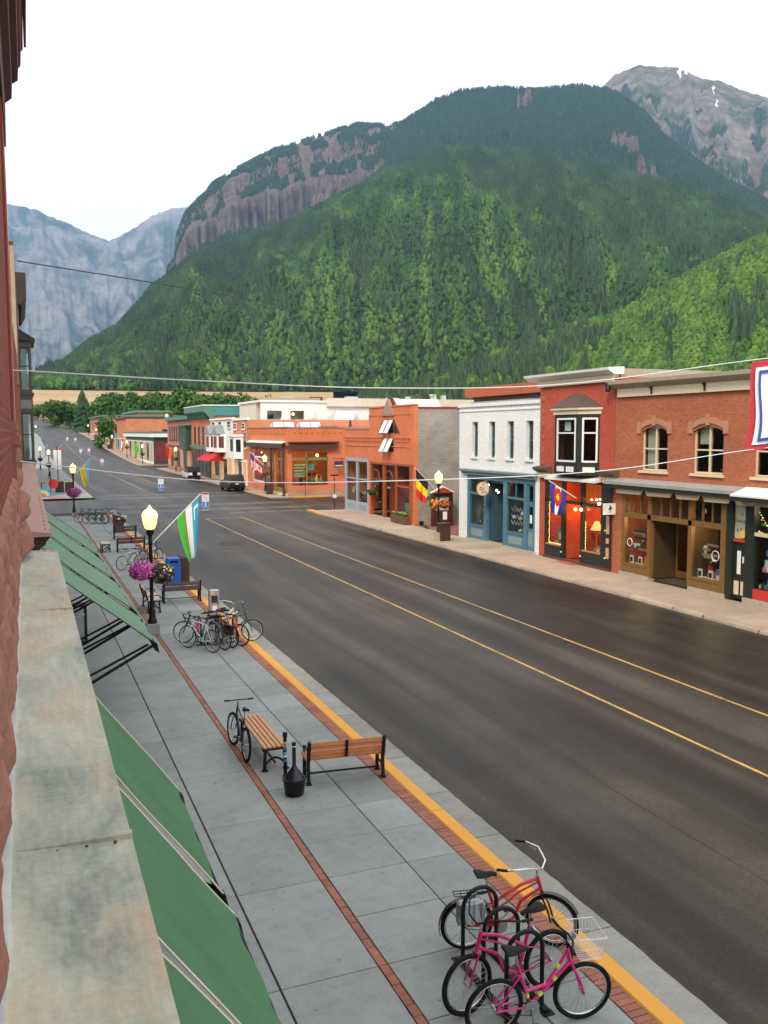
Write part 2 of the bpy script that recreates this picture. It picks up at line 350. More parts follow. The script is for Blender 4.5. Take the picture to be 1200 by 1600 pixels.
# ---------------------------------------------------------------- forests
def foliage_mat(name, stops, sss=.0):
    m, nt, b = new_mat(name); at = N(nt, 'ShaderNodeAttribute', attribute_name='tint'); 
    nt.links.new(ramp(nt, at.outputs['Fac'], stops), b.inputs['Base Color']); b.inputs['Roughness'].default_value = .9; b.inputs['Specular IOR Level'].default_value = .1
    return m
M_con = foliage_mat('conifer needles', [(0, (.022, .045, .022)), (.5, (.044, .078, .034)), (1, (.080, .125, .048))])
M_asp = foliage_mat('aspen leaves', [(0, (.026, .060, .018)), (.5, (.055, .115, .026)), (1, (.13, .21, .036))])
def conifer_tpl(sides=7, tiers=3, seed=0):
    r = random.Random(seed); V, F = [], []
    for k in range(tiers):
        z0 = .06 + .30 * k * 3 / tiers; z1 = min(1.0, z0 + .5 * (3 / tiers) ** .5); rad = .23 * (1 - .27 * k * 3 / tiers)
        if k == tiers - 1: z1 = 1.0
        o = len(V); a0 = r.random() * 6
        for i in range(sides):
            a = a0 + 2 * PI * i / sides; q = rad * (1.0 if i % 2 else .62) * r.uniform(.85, 1.15); V.append((q * math.cos(a), q * math.sin(a), z0 - (.05 if i % 2 else -.03)))
        V.append((r.uniform(-.01, .01), r.uniform(-.01, .01), z1))
        F += [(o + i, o + (i + 1) % sides, o + sides) for i in range(sides)]
    return np.array(V), F
def aspen_tpl(sides=5, seed=0, cards=0):
    """rounded, slightly lopsided crown; optional leaf clumps break its outline"""
    r = random.Random(seed); V, F = [], []; rings = ((.10, .13), (.34, .25), (.62, .26), (.86, .15)); lean = (r.uniform(-.05, .05), r.uniform(-.05, .05))
    for z, q in rings:
        a0 = r.random() * 6
        for i in range(sides): a = a0 * .15 + 2 * PI * i / sides; k = q * r.uniform(.78, 1.22); V.append((k * math.cos(a) + lean[0] * z, k * math.sin(a) + lean[1] * z, z + r.uniform(-.05, .05)))
    V.append((lean[0], lean[1], 1.0)); n = len(rings)
    for j in range(n - 1):
        for i in range(sides): p, q, u, w = j * sides + i, j * sides + (i + 1) % sides, (j + 1) * sides + (i + 1) % sides, (j + 1) * sides + i; F += [(p, q, u), (p, u, w)]
    F += [((n - 1) * sides + i, (n - 1) * sides + (i + 1) % sides, n * sides) for i in range(sides)]
    for i in range(cards):
        d = Vector((r.gauss(0, 1), r.gauss(0, 1), r.gauss(0, 1))).normalized(); c = Vector((d.x * .25, d.y * .25, .52 + d.z * .42)); u = d.orthogonal().normalized(); w = d.cross(u); s = r.uniform(.06, .11); o = len(V)
        for k in range(4): a = PI / 2 * k + r.uniform(-.35, .35); V.append(tuple(c + d * .03 * (k % 2) + u * s * math.cos(a) + w * s * math.sin(a)))
        F += [(o, o + 1, o + 2), (o, o + 2, o + 3)]
    return np.array(V), F
def scatter(name, tpls, P, H, W, tint, mat, label, cat, smooth=False):
    """one mesh of many trees: template copies turned, scaled and tinted one by one"""
    Vs, Fs, Ts = [], [], []; off = 0
    which = rng.integers(0, len(tpls), len(P))
    for k, (tv, tf) in enumerate(tpls):
        s = which == k; n = int(s.sum())
        if not n: continue
        a = rng.random(n) * 6.283; ca, sa = np.cos(a), np.sin(a); h = H[s]; w = W[s] * h
        x = (tv[None, :, 0] * ca[:, None] - tv[None, :, 1] * sa[:, None]) * w[:, None] + P[s, 0][:, None]
        y = (tv[None, :, 0] * sa[:, None] + tv[None, :, 1] * ca[:, None]) * w[:, None] + P[s, 1][:, None]
        z = tv[None, :, 2] * h[:, None] + P[s, 2][:, None]
        V = np.stack([x, y, z], -1).reshape(-1, 3); f = np.array(tf); F = (f[None] + (np.arange(n) * len(tv))[:, None, None]).reshape(-1, 3) + off
        Vs.append(V); Fs.append(F); Ts.append(np.repeat(tint[s], len(tv))); off += len(V)
    V = np.concatenate(Vs).astype(np.float32); F = np.concatenate(Fs).astype(np.int32); T = np.concatenate(Ts).astype(np.float32)
    me = bpy.data.meshes.new(name); me.vertices.add(len(V)); me.vertices.foreach_set('co', V.reshape(-1)); me.loops.add(F.size); me.loops.foreach_set('vertex_index', F.reshape(-1))
    me.polygons.add(len(F)); me.polygons.foreach_set('loop_start', np.arange(0, F.size, 3, dtype=np.int32)); me.polygons.foreach_set('use_smooth', np.full(len(F), False)); me.update(calc_edges=True)
    at = me.attributes.new('tint', 'FLOAT', 'POINT'); at.data.foreach_set('value', T)
    me.materials.append(mat); o = bpy.data.objects.new(name, me); col.objects.link(o); o['kind'] = 'stuff'; o['label'] = label; o['category'] = cat
    return o
CT = [conifer_tpl(7, 3, s) for s in range(4)]; CTm = [conifer_tpl(6, 3, s + 30) for s in range(4)]; CTs = [conifer_tpl(6, 2, s) for s in range(3)]; AT = [aspen_tpl(5, s) for s in range(5)]; ATn = [aspen_tpl(6, s + 9, 14) for s in range(6)]
def sample(H, n, t0=0, t1=1.03, a0=None, a1=None):
    A = rng.uniform(H.a0 if a0 is None else a0, H.a1 if a1 is None else a1, n); T = rng.uniform(t0, t1, n)
    Dr = H.Dr(A) if callable(H.Dr) else np.full(n, float(H.Dr)); keep = rng.random(n) < (H.Dt + (Dr - H.Dt) * T) / Dr.max()
    A, T = A[keep], T[keep]; P = H.pt(A, T); P[:, 2] -= .8; return A, T, P
# spur: aspen patches low down and in stripes, conifers elsewhere and on top
A, T, P = sample(H1, 98000, 0, 1.03, -1, 47.5)
asp = fbm(A * .38 + 3, T * 8.5 + A * .55, 5, .55) + .24 * (.46 - T) - .06 * ((A > 24) & (T > .45)) + .10 * np.exp(-((A - 22) / 3.5) ** 2)
isA = (asp + rng.normal(0, .05, len(asp)) > .545) & (rng.random(len(asp)) < .9); gap = fbm(A * 1.5 + 60, T * 9 + 2, 3) > .80
k = ~isA & ~gap; nA = int(k.sum())
scatter('conifer_forest', CTm, P[k], rng.uniform(7, 12.5, nA), rng.uniform(1.1, 1.6, nA), np.clip(rng.normal(.45, .13, nA) + .9 * (fbm(A[k] * 1.1 + 7, T[k] * 7, 3) - .5), 0, 1), M_con, 'dark conifers covering the big hillside across the valley', 'forest')
k = isA & ~gap; nA = int(k.sum())
scatter('aspen_forest', AT, P[k], rng.uniform(5.5, 9.5, nA), rng.uniform(.9, 1.35, nA), np.clip(rng.normal(.40, .08, nA) + 1.5 * (fbm(A[k] * 1.6, T[k] * 9, 3) - .5), 0, 1), M_asp, 'light green aspen patches on the big hillside', 'forest')
# near slope on the right: bright aspens, a few spruces in a line up the gully and at the foot
A, T, P = sample(H5, 24000, 0, 1.03, 20.6, 49)
con = (fbm(A * .8 + 11, T * 3 + 7, 3) > .66) | ((A < 35) & (fbm(A * 1.4 + 2, T * 4, 3) > .52))
n_ = int((~con).sum()); scatter('aspen_forest', ATn, P[~con], rng.uniform(5.5, 10.5, n_), rng.uniform(.85, 1.3, n_), np.clip(rng.normal(.66, .13, n_) + .8 * (fbm(A[~con] * 1.5, T[~con] * 6, 3) - .5), 0, 1), M_asp, 'bright green aspen wood on the near slope at right', 'forest')
n_ = int(con.sum()); scatter('conifer_forest', CT, P[con], rng.uniform(10, 17, n_), rng.uniform(.8, 1.1, n_), np.clip(rng.normal(.5, .25, n_), 0, 1), M_con, 'spruces scattered among the aspens on the near slope', 'forest')
# higher mountain: all conifers, open where the rock bands show
A, T, P = sample(H4, 46000, .25, 1.02, 14, 47)
gap = (np.abs(T - .60 - .12 * (fbm(A * .6, A * 0 + 2, 2) - .5)) < .035) & (fbm(A * 1.1 + 30, T * 3, 3) > .47)
gap = (A > 39) & (T > .86)
k = ~gap; n_ = int(k.sum()); scatter('conifer_forest', CTs, P[k], rng.uniform(14, 24, n_), rng.uniform(1.1, 1.6, n_), np.clip(rng.normal(.15, .2, n_), 0, 1), M_con, 'dark conifers on the higher mountain behind the hillside', 'forest')
# left mountain: conifers above and below its cliff
A, T, P = sample(H2, 30000, 0, 1.02, 8.8, 27); k = ((T < .41) | ((T > .47) & (fbm(A * 2 + 8, T * 8, 4) > .45))); n_ = int(k.sum())
scatter('conifer_forest', CTs, P[k], rng.uniform(16, 26, n_), rng.uniform(1.0, 1.4, n_), np.clip(rng.normal(.12, .2, n_), 0, 1), M_con, 'conifers above and below the red cliff at left', 'forest')
A, T, P = sample(H3, 16000, .2, .9, 33, 48); k = fbm(A * .9 + 4, T * 7, 4) + .5 * (.45 - T) > .52; n_ = int(k.sum())
scatter('conifer_forest', CTs, P[k], rng.uniform(18, 30, n_), rng.uniform(1.1, 1.5, n_), np.clip(rng.normal(.4, .25, n_), 0, 1), M_con, 'straggling conifers below the bare peak at right', 'forest')
# snow streaks left in the gullies of the peak
M_snow = M('old snow', (.8, .82, .85), .7, .1, .1)
for az, t0, t1, w in ((40.0, .88, .95, .10), (40.35, .90, .96, .07), (41.9, .84, .92, .05), (42.1, .72, .80, .05)):
    mb = MB(); n = 8
    for i in range(n + 1):
        T_ = t0 + (t1 - t0) * i / n; q = w * math.sin(PI * (i + .3) / (n + .6)); o_ = .06 * math.sin(i * 1.3)
        for sgn in (-1, 1): pp = H3.pt(np.array([az + o_ + sgn * q]), np.array([T_]))[0]; mb.v.append((pp[0] * .998, pp[1] * .998, pp[2] + 14))
    for i in range(n): mb.f.append((2 * i, 2 * i + 1, 2 * i + 3, 2 * i + 2))
    tag(mb.build('snow_patch', M_snow), {40.0: 'forked snow streak left arm on the bare peak', 40.35: 'forked snow streak right arm on the bare peak', 41.9: 'small upper snow fleck on the bare peak', 42.1: 'thin lower snow streak on the bare peak'}[az], 'snow', 'snow patches on the bare peak')
# rock towers of the broken cliff band on the higher mountain
def crag(name, az, t, H, w, h, n, mat, label):
    """cluster of weathered rock columns standing on the slope"""
    mb = MB(); r = random.Random(int(az * 100))
    for i in range(n * 2):
        a = az + r.uniform(-.5, .5) * w * 1.25; tt = t + r.uniform(-.012, .012); p = H.pt(np.array([a]), np.array([tt]))[0]
        hh = h * r.uniform(.35, 1.0); rad = h * r.uniform(.09, .19); k = 7; prof = []
        for j in range(6):
            f = j / 5; prof.append((rad * (1.15 - .5 * f ** 2) * r.uniform(.85, 1.1), -25 + f * (hh + 25)))
        prof.append((rad * .25, hh * 1.04))
        o = len(mb.v); mb.lathe(prof, p, k)
        for q in range(o, len(mb.v)):
            v = mb.v[q]; mb.v[q] = (v[0] + r.uniform(-1, 1) * rad * .22, v[1] + r.uniform(-1, 1) * rad * .22, v[2] + r.uniform(-1, 1) * rad * .15)
    return tag(mb.build(name, mat), label, 'cliff', 'rock cliffs high on the mountains')
for az, t, w, h, n, lb in [(18.4, .60, .9, 75, 14, 'leftmost red rock towers between the left mountain and spur'), (20.2, .60, 1.3, 85, 18, 'broad red rock towers just above the spur, left of its crest'), (21.8, .66, 1.0, 55, 10, 'small grey crags in the dark conifers above the spur'), (31.0, .86, .7, 60, 7, 'lone pale crag high in the conifers above the hilltop'),
                        (36.9, .62, 1.2, 60, 12, 'orange rock towers at right below the bare peak'), (38.3, .56, .8, 62, 10, 'rightmost orange rock towers just above the wooded spur')]:
    crag('cliff', az, t, H4, w, h, n, M_rockL, lb)
# the closed body of air
hz = MB(); hz.box(-9500, 12500, -450, 15500, -3, 3300); ho = hz.build('haze', None); struct(ho, 'stuff'); ho['label'] = 'thin blue evening haze over the valley'; ho['category'] = 'haze'
m, nt, b = new_mat('haze air'); nt.nodes.remove(b); pv = N(nt, 'ShaderNodeVolumePrincipled'); pv.inputs['Density'].default_value = 0.000052; pv.inputs['Color'].default_value = (.34, .60, 1.0, 1); pv.inputs['Anisotropy'].default_value = .1
nt.links.new(pv.outputs[0], nt.nodes['Material Output'].inputs['Volume']); ho.data.materials.append(m)
# ================================================================ the street
def gzs(x, y): return float(gz(np.array(x, float), np.array(y, float)))
RZ = -.12                                    # road surface below the pavements
def bend(y):
    t = min(1, max(0, (y - 325) / 190)); return -13.0 * t * t * (3 - 2 * t)      # the street swings left at its far end
def strip(mb, x0, x1, ys, dz, zf=None):
    """level strip along the street that follows the rising valley floor"""
    o = len(mb.v)
    for y in ys:
        z = max(0.0, gzs(14, y)) + dz; q = bend(y); mb.v += [(x0 + q, y, z), (x1 + q, y, z)]
    for i in range(len(ys) - 1): mb.f.append((o + 2 * i, o + 2 * i + 1, o + 2 * i + 3, o + 2 * i + 2))
    return mb
YS = [-30, 0, 40, 80, 120, 160, 190] + [200 + 12 * i for i in range(32)]
# asphalt: dark mastic with fine stone, paler wheel lanes, old patches
m, nt, b = new_mat('asphalt'); p = pos_node(nt)
n1 = noise(nt, p, 90, 3, .7); n2 = noise(nt, pos_node(nt, (.55, .025, 1)), 1.0, 5, .6, .3); n3 = noise(nt, p, .22, 6, .65)
n4 = noise(nt, p, 14, 4, .7)
c = ramp(nt, n2, [(.36, (.014, .0128, .011)), (.50, (.027, .0242, .0205)), (.64, (.056, .050, .042))])
c = mixc(nt, 1.0, c, ramp(nt, n3, [(.32, (.62, .60, .57)), (.68, (1.35, 1.32, 1.27))]), 'MULTIPLY')
c = mixc(nt, 1.0, c, ramp(nt, n1, [(.36, (.55, .55, .55)), (.64, (1.45, 1.43, 1.4))]), 'MULTIPLY')
c = mixc(nt, 1.0, c, ramp(nt, n4, [(.32, (.75, .75, .75)), (.68, (1.25, 1.24, 1.22))]), 'MULTIPLY')
nt.links.new(c, b.inputs['Base Color']); b.inputs['Roughness'].default_value = .45; b.inputs['Specular IOR Level'].default_value = .16; b.inputs['Specular Tint'].default_value = (1, .92, .82, 1); bump(nt, b, n1, .3, .006)
M_asph = m
road = MB(); strip(road, 6.9, 22.6, YS, RZ); road = struct(road.build('road', M_asph))
cross = MB(); cross.box(22.6, 120, 72.5, 86.5, RZ - .4, RZ - .004); cross.box(-80, 6.9, 77.5, 92.5, RZ - .4, RZ - .004); cross.box(22.6, 120, 168.5, 184.5, RZ - .4, RZ - .004); cross.box(22.6, 24.2, 86.5, 168.5, RZ - .4, RZ - .004); struct(cross.build('side_street', M_asph))
# seams and cracks filled with tar
M_tar = M('tar seam', (.012, .012, .012), .5, .2, 6)
def crack(x0, y0, x1, y1, w, seed, n=60):
    r = random.Random(seed); mb = MB(); pts = []; dx = 0
    for i in range(n + 1):
        t = i / n; dx = dx * .8 + r.uniform(-.02, .02); pts.append((x0 + (x1 - x0) * t + (dx if y1 - y0 else 0), y0 + (y1 - y0) * t + (0 if y1 - y0 else dx)))
    for i in range(n):
        (a, b_), (c_, d) = pts[i], pts[i + 1]; q = w * r.uniform(.3, 1.0) / 2
        if y1 - y0: mb.add([(a - q, b_, RZ + .004), (a + q, b_, RZ + .004), (c_ + q, d, RZ + .004), (c_ - q, d, RZ + .004)], [(0, 1, 2, 3)])
        else: mb.add([(a, b_ - q, RZ + .004), (c_, d - q, RZ + .004), (c_, d + q, RZ + .004), (a, b_ + q, RZ + .004)], [(0, 1, 2, 3)])
    return mb.build('tar_seam', M_tar, road)
crack(9.98, 4, 10.0, 70, .035, 1, 120); crack(19.3, 12, 19.2, 70, .03, 2, 100); crack(7.2, 55.6, 12, 55.5, .03, 3, 30); crack(8.4, 39, 11, 39.2, .03, 4, 20); crack(14.5, 20, 14.6, 66, .014, 5, 60); crack(7.2, 18.3, 13, 18.6, .022, 6, 40); crack(16.1, 26.4, 22.2, 26.2, .022, 7, 40); crack(10, 33.2, 16, 33.0, .02, 8, 40); crack(16.2, 47, 22.2, 47.3, .03, 9, 40); crack(7.2, 28.2, 10, 28.0, .02, 10, 20)
# worn, paler and darker repair patches laid into the lanes
def patch(cx, cy, w, l, c, seed):
    r = random.Random(seed); n = 22; V = []
    for i in range(n): a = 2 * PI * i / n; k = r.uniform(.8, 1.12); q = (abs(math.cos(a)) ** 3.2 + abs(math.sin(a)) ** 3.2) ** (-1 / 3.2); V.append((cx + w / 2 * k * q * math.cos(a), cy + l / 2 * k * q * math.sin(a), RZ + .0035))
    mb = MB(); mb.add(V, [tuple(range(n))]); mb.build('asphalt_patch', M('patch asphalt %d' % seed, c, .9, .35, 1.2, .3, fine=80, spec=.12), road)
patch(11.6, 52.5, 1.6, 2.6, (.065, .06, .053), 61); patch(10.9, 50.2, .8, 1.4, (.08, .073, .064), 62)
mh = MB(); mh.lathe([(.01, 0), (.33, 0), (.33, .004)], (11.8, 83.5, RZ), 20); mh.build('manhole_cover', M('cast iron cover', (.03, .027, .024), .6, .3, 30, .4), road)
# painted lines, worn through in places
def paint(name, c, thin=.50, fade=0.0):
    m, nt, b = new_mat(name); p = pos_node(nt); n = noise(nt, p, 16, 6, .75); n2 = noise(nt, p, .9, 4)
    f = ramp(nt, mixc(nt, .35, n, n2), [(thin - .13, (0, 0, 0)), (thin, (1, 1, 1))])
    nt.links.new(mixc(nt, f, (.05, .047, .04), c), b.inputs['Base Color']); b.inputs['Roughness'].default_value = .7; return m
M_yel = paint('worn yellow line paint', (.52, .29, .06), .52); M_wht = paint('worn white line paint', (.42, .41, .39), .47); M_kerb = paint('yellow kerb paint', (.66, .31, .035), .40)
def line(x0, x1, y0, y1, mat, name='lane_line'):
    mb = MB(); ys = [y0] if y1 - y0 < 1 else list(np.arange(y0, y1, 6.0)); ys.append(y1)
    strip(mb, x0, x1, ys, RZ + .006); return mb.build(name, mat, road)
line(13.09, 13.18, 2, 68.6, M_yel); line(15.93, 16.02, 2, 69.2, M_yel)
line(13.10, 13.22, 107, 168, M_yel); line(16.1, 16.22, 108, 168, M_yel); line(13.1, 13.22, 186, 300, M_yel); line(16.1, 16.22, 186, 300, M_yel)
line(13.2, 16.0, 68.3, 68.42, M_wht, 'stop_line')
for y in (76.0, 77.0, 81.4, 82.3): line(7.6, 24.0, y, y + .13, M_wht, 'crosswalk_line')
for y in (92.6, 93.6, 96.8, 97.6): line(7.4, 22.2, y, y + .14, M_wht, 'crosswalk_line')
line(16.0, 22.3, 72.6, 72.75, M_wht, 'crosswalk_line')
# ---------------------------------------------------------------- left pavement
def conc(name, c, var=.3, joint=False):
    """broom-finished concrete; every slab a slightly different tone"""
    m, nt, b = new_mat(name); p = pos_node(nt); oi = N(nt, 'ShaderNodeObjectInfo')
    n1 = noise(nt, p, .9, 6, .65); n2 = noise(nt, p, 30, 4, .7); n3 = noise(nt, p, 5, 5, .7)
    a = ramp(nt, n1, [(.3, mul(c, 1 - var)), (.7, mul(c, 1 + var * .6))])
    a = mixc(nt, .30, a, ramp(nt, n2, [(.35, mul(c, .62)), (.65, mul(c, 1.3))]))
    a = mixc(nt, .30, a, ramp(nt, n3, [(.32, mul(c, .6)), (.5, c), (.7, mul(c, 1.2))]))
    t = N(nt, 'ShaderNodeMapRange'); t.inputs[3].default_value = .88; t.inputs[4].default_value = 1.10; nt.links.new(oi.outputs['Random'], t.inputs[0])
    cc = N(nt, 'ShaderNodeCombineXYZ'); [nt.links.new(t.outputs[0], cc.inputs[i]) for i in range(3)]
    a = mixc(nt, 1.0, a, cc.outputs[0], 'MULTIPLY')
    # spots of old gum and oil
    v = N(nt, 'ShaderNodeTexVoronoi'); v.inputs['Scale'].default_value = 3.4; nt.links.new(p, v.inputs['Vector'])
    sp = ramp(nt, v.outputs['Distance'], [(.045, (1, 1, 1)), (.075, (0, 0, 0))]); a = mixc(nt, sp, a, mul(c, .45))
    nt.links.new(a, b.inputs['Base Color']); b.inputs['Roughness'].default_value = .85; b.inputs['Specular IOR Level'].default_value = .25; bump(nt, b, n2, .25, .004)
    return m
M_conc = conc('grey pavement concrete', (.265, .285, .268)); M_concR = conc('glow-warmed pavement concrete', (.40, .315, .235)); M_pan = conc('gutter concrete', (.27, .265, .235), .3); M_base = M('joint sand', (.035, .033, .03), .95, .3, 8)  # right-hand pavement: warm shop light put into the beige concrete colour
M_pavbr = None
def brick_piece_mat(name, c1, c2):
    m, nt, b = new_mat(name); oi = N(nt, 'ShaderNodeObjectInfo'); p = pos_node(nt); n = noise(nt, p, 40, 4); n2 = noise(nt, p, 1.3, 4)
    a = ramp(nt, oi.outputs['Random'], [(0, c1), (.6, c2), (1, mul(c2, .62))])
    a = mixc(nt, .35, a, ramp(nt, n, [(.3, mul(c1, .5)), (.7, mul(c2, 1.3))])); a = mixc(nt, .3, a, ramp(nt, n2, [(.4, mul(c1, .45)), (.65, mul(c2, 1.2))]))
    nt.links.new(a, b.inputs['Base Color']); b.inputs['Roughness'].default_value = .85; bump(nt, b, n, .3, .004); return m
M_pavbr = brick_piece_mat('paving brick', (.25, .085, .05), (.36, .14, .085))
sw = MB(); sw.box(-.6, 6.10, -6, 76, -.5, -.02); sidewalk = struct(sw.build('sidewalk', M_base))
JY = 9.6; PITCH = 2.285
for x0, x1, pitch in ((.1, 2.60, PITCH), (2.612, 3.838, PITCH), (3.962, 5.22, PITCH / 2), (5.222, 6.075, PITCH / 2)):
    y = JY - PITCH * 4; k = 0
    while y < 73:
        g = .007; w = y + pitch
        mb = MB(); rx = random.uniform(-.002, .002); mb.bbox(x0 + g, x1 - g, y + g, w - g, -.06, rx, .006)
        mb.build('slab', M_conc, sidewalk); y = w
bm_strip = MB().bbox(-.054, .054, -.098, .098, -.05, 0, .005).mesh('brick'); bm_strip.materials.append(M_pavbr)
bm_band = MB().bbox(-.118, .118, -.047, .047, -.05, 0, .005).mesh('brick'); bm_band.materials.append(M_pavbr)
rest = MB(); k = 0; y = 5.6
while y < 74:
    if k < 290: mobj('brick', bm_strip, None, sidewalk, loc=(3.9 + random.uniform(-.004, .004), y, random.uniform(-.006, .002)))
    else: rest.bbox(3.846, 3.954, y - .098, y + .098, -.05, 0, .005)
    y += .205; k += 1
k = 0; y = 5.6
while y < 74:
    if k < 300: mobj('brick', bm_band, None, sidewalk, loc=(6.20 + random.uniform(-.004, .004), y, random.uniform(-.006, .002)))
    else: rest.bbox(6.082, 6.318, y - .047, y + .047, -.05, 0, .005)
    y += .104; k += 1
ro = rest.build('far_bricks', M_pavbr, sidewalk); ro['kind'] = 'stuff'
# kerb: yellow painted stones, gutter pans each with its joint
kerb = MB(); kerb.box(6.33, 6.58, -6, 76, -.5, -.04); kerb = struct(kerb.build('kerb', M_base))
y = 1.2
while y < 74:
    w = y + 3.05; MB().bbox(6.33, 6.59, y + .006, w - .006, -.2, random.uniform(-.003, .004), .02).build('kerb_stone', M_kerb, kerb); y = w
gut = MB(); gut.box(6.59, 6.9, -6, 76, -.5, RZ - .03); gut = struct(gut.build('gutter', M_base)); y = -.4; rg = random.Random(5)
while y < 74:
    w = y + rg.choice((1.9, 2.5, 3.0)); mb = MB(); n = 14
    e = [7.13 + rg.uniform(-.014, .012) for _ in range(n + 1)]
    top = [(e[i], y + .012 + (w - y - .024) * i / n) for i in range(n + 1)]
    vs_ = [(6.59, y + .012, RZ + .02), (6.59, w - .012, RZ + .02)] + [(a, c_, RZ + .008) for a, c_ in reversed(top)]
    mb.add(vs_ + [(v[0], v[1], v[2] - .1) for v in vs_], [tuple(range(len(vs_)))[::-1]] + [(i, (i + 1) % len(vs_), len(vs_) + (i + 1) % len(vs_), len(vs_) + i) for i in range(len(vs_))])
    fixn(mb.build('gutter_slab', M_pan, gut)); y = w
# next block on the left, beyond the side street
nb = MB(); strip(nb, .1, 6.45, [93.5] + [y for y in YS if y > 100], 0.0); nb.box(-2, .1, 93.5, 400, -.3, 0.02); struct(nb.build('sidewalk', M_conc))
nb = MB(); strip(nb, 6.45, 6.75, [94] + [y for y in YS if y > 100], -.008); struct(nb.build('kerb', M_pan))
# rounded corner of the near block
# ---------------------------------------------------------------- right pavement
sr = MB(); sr.box(22.5, 26.5, 8, 71.8, -.5, -.03); sidewalk_r = struct(sr.build('sidewalk', M_base)); y = 16.0
while y < 70:
    w = y + random.choice((1.5, 1.6, 1.75)); MB().bbox(22.66, 25.36, y + .006, min(w, 71.2) - .006, -.07, random.uniform(-.003, .003), .006).build('slab', M_concR, sidewalk_r); y = w
kr = MB(); kr.box(22.3, 22.5, 8, 71.8, -.5, -.2); kerb_r = struct(kr.build('kerb', M_base)); y = 14.0
while y < 71:
    w = min(y + random.choice((1.6, 2.2, 2.6)), 71.6); mb = MB(); n = 6
    pr = [(22.30 + random.uniform(-.03, .02), y + .01 + (w - y - .02) * i / n) for i in range(n + 1)]
    for i in range(n):
        (a, c_), (d, e_) = pr[i], pr[i + 1]; h0 = -.005; cz = RZ - .05
        mb.add([(a, c_, cz), (d, e_, cz), (d + .03, e_, h0 - .03), (a + .03, c_, h0 - .03), (a + .06, c_, h0), (d + .06, e_, h0), (22.65, e_, h0), (22.65, c_, h0)], [(0, 1, 2, 3), (3, 2, 5, 4), (4, 5, 6, 7)])
    fixn(mb.build('kerb_stone', M_concR if y < 68 else M_kerb, kerb_r)); y = w
# corner blocks beyond the side streets on the right
for (ya, yb, kx) in ((87.0, 168.0, 23.55), (185.0, 360.0, 22.55)):
    s2 = MB(); ys = [ya] + [y for y in YS if ya + 3 < y < yb] + [yb]; strip(s2, kx, 26.0, ys, 0.0); s2.box(26.0, 60, ya, ya + 1.6, -.3, .003)
    struct(s2.build('sidewalk', M_concR)); k2 = MB()
    for i in range(len(ys) - 1):
        za, zb = max(0, gzs(14, ys[i])), max(0, gzs(14, ys[i + 1]))
        qa, qb = bend(ys[i]) + kx - 22.55, bend(ys[i + 1]) + kx - 22.55; k2.add([(22.3 + qa, ys[i], za + RZ - .05), (22.3 + qb, ys[i + 1], zb + RZ - .05), (22.36 + qb, ys[i + 1], zb), (22.36 + qa, ys[i], za), (22.55 + qb, ys[i + 1], zb + .001), (22.55 + qa, ys[i], za + .001)], [(0, 1, 2, 3), (3, 2, 4, 5)])
    k2.box(kx - .2, 60, ya - .15, ya - .001, -.3, .001); struct(fixn(k2.build('kerb', M_concR)))
# yellow painted corner kerbs
ck = MB(); ck.box(23.28, 23.62, 89.5, 92.6, RZ, .012); ck.box(25.6, 29.2, 86.7, 86.98, RZ, .012); ck.box(22.27, 22.7, 69.6, 71.7, RZ, .014); struct(ck.build('kerb', M_kerb))
# red paver alley between the white and the stepped-window shop
m, nt, b = new_mat('alley pavers'); p = pos_node(nt); br = N(nt, 'ShaderNodeTexBrick'); br.inputs['Scale'].default_value = 1; br.inputs['Brick Width'].default_value = .4; br.inputs['Row Height'].default_value = .2; br.inputs['Mortar Size'].default_value = .01
br.inputs['Color1'].default_value = (.2, .075, .06, 1); br.inputs['Color2'].default_value = (.27, .1, .08, 1); br.inputs['Mortar'].default_value = (.12, .07, .06, 1); nt.links.new(p, br.inputs['Vector']); nt.links.new(br.outputs[0], b.inputs['Base Color']); b.inputs['Roughness'].default_value = .85
al = MB(); al.box(25.37, 40, 49.55, 57.2, -.3, .012); struct(al.build('alley', m))
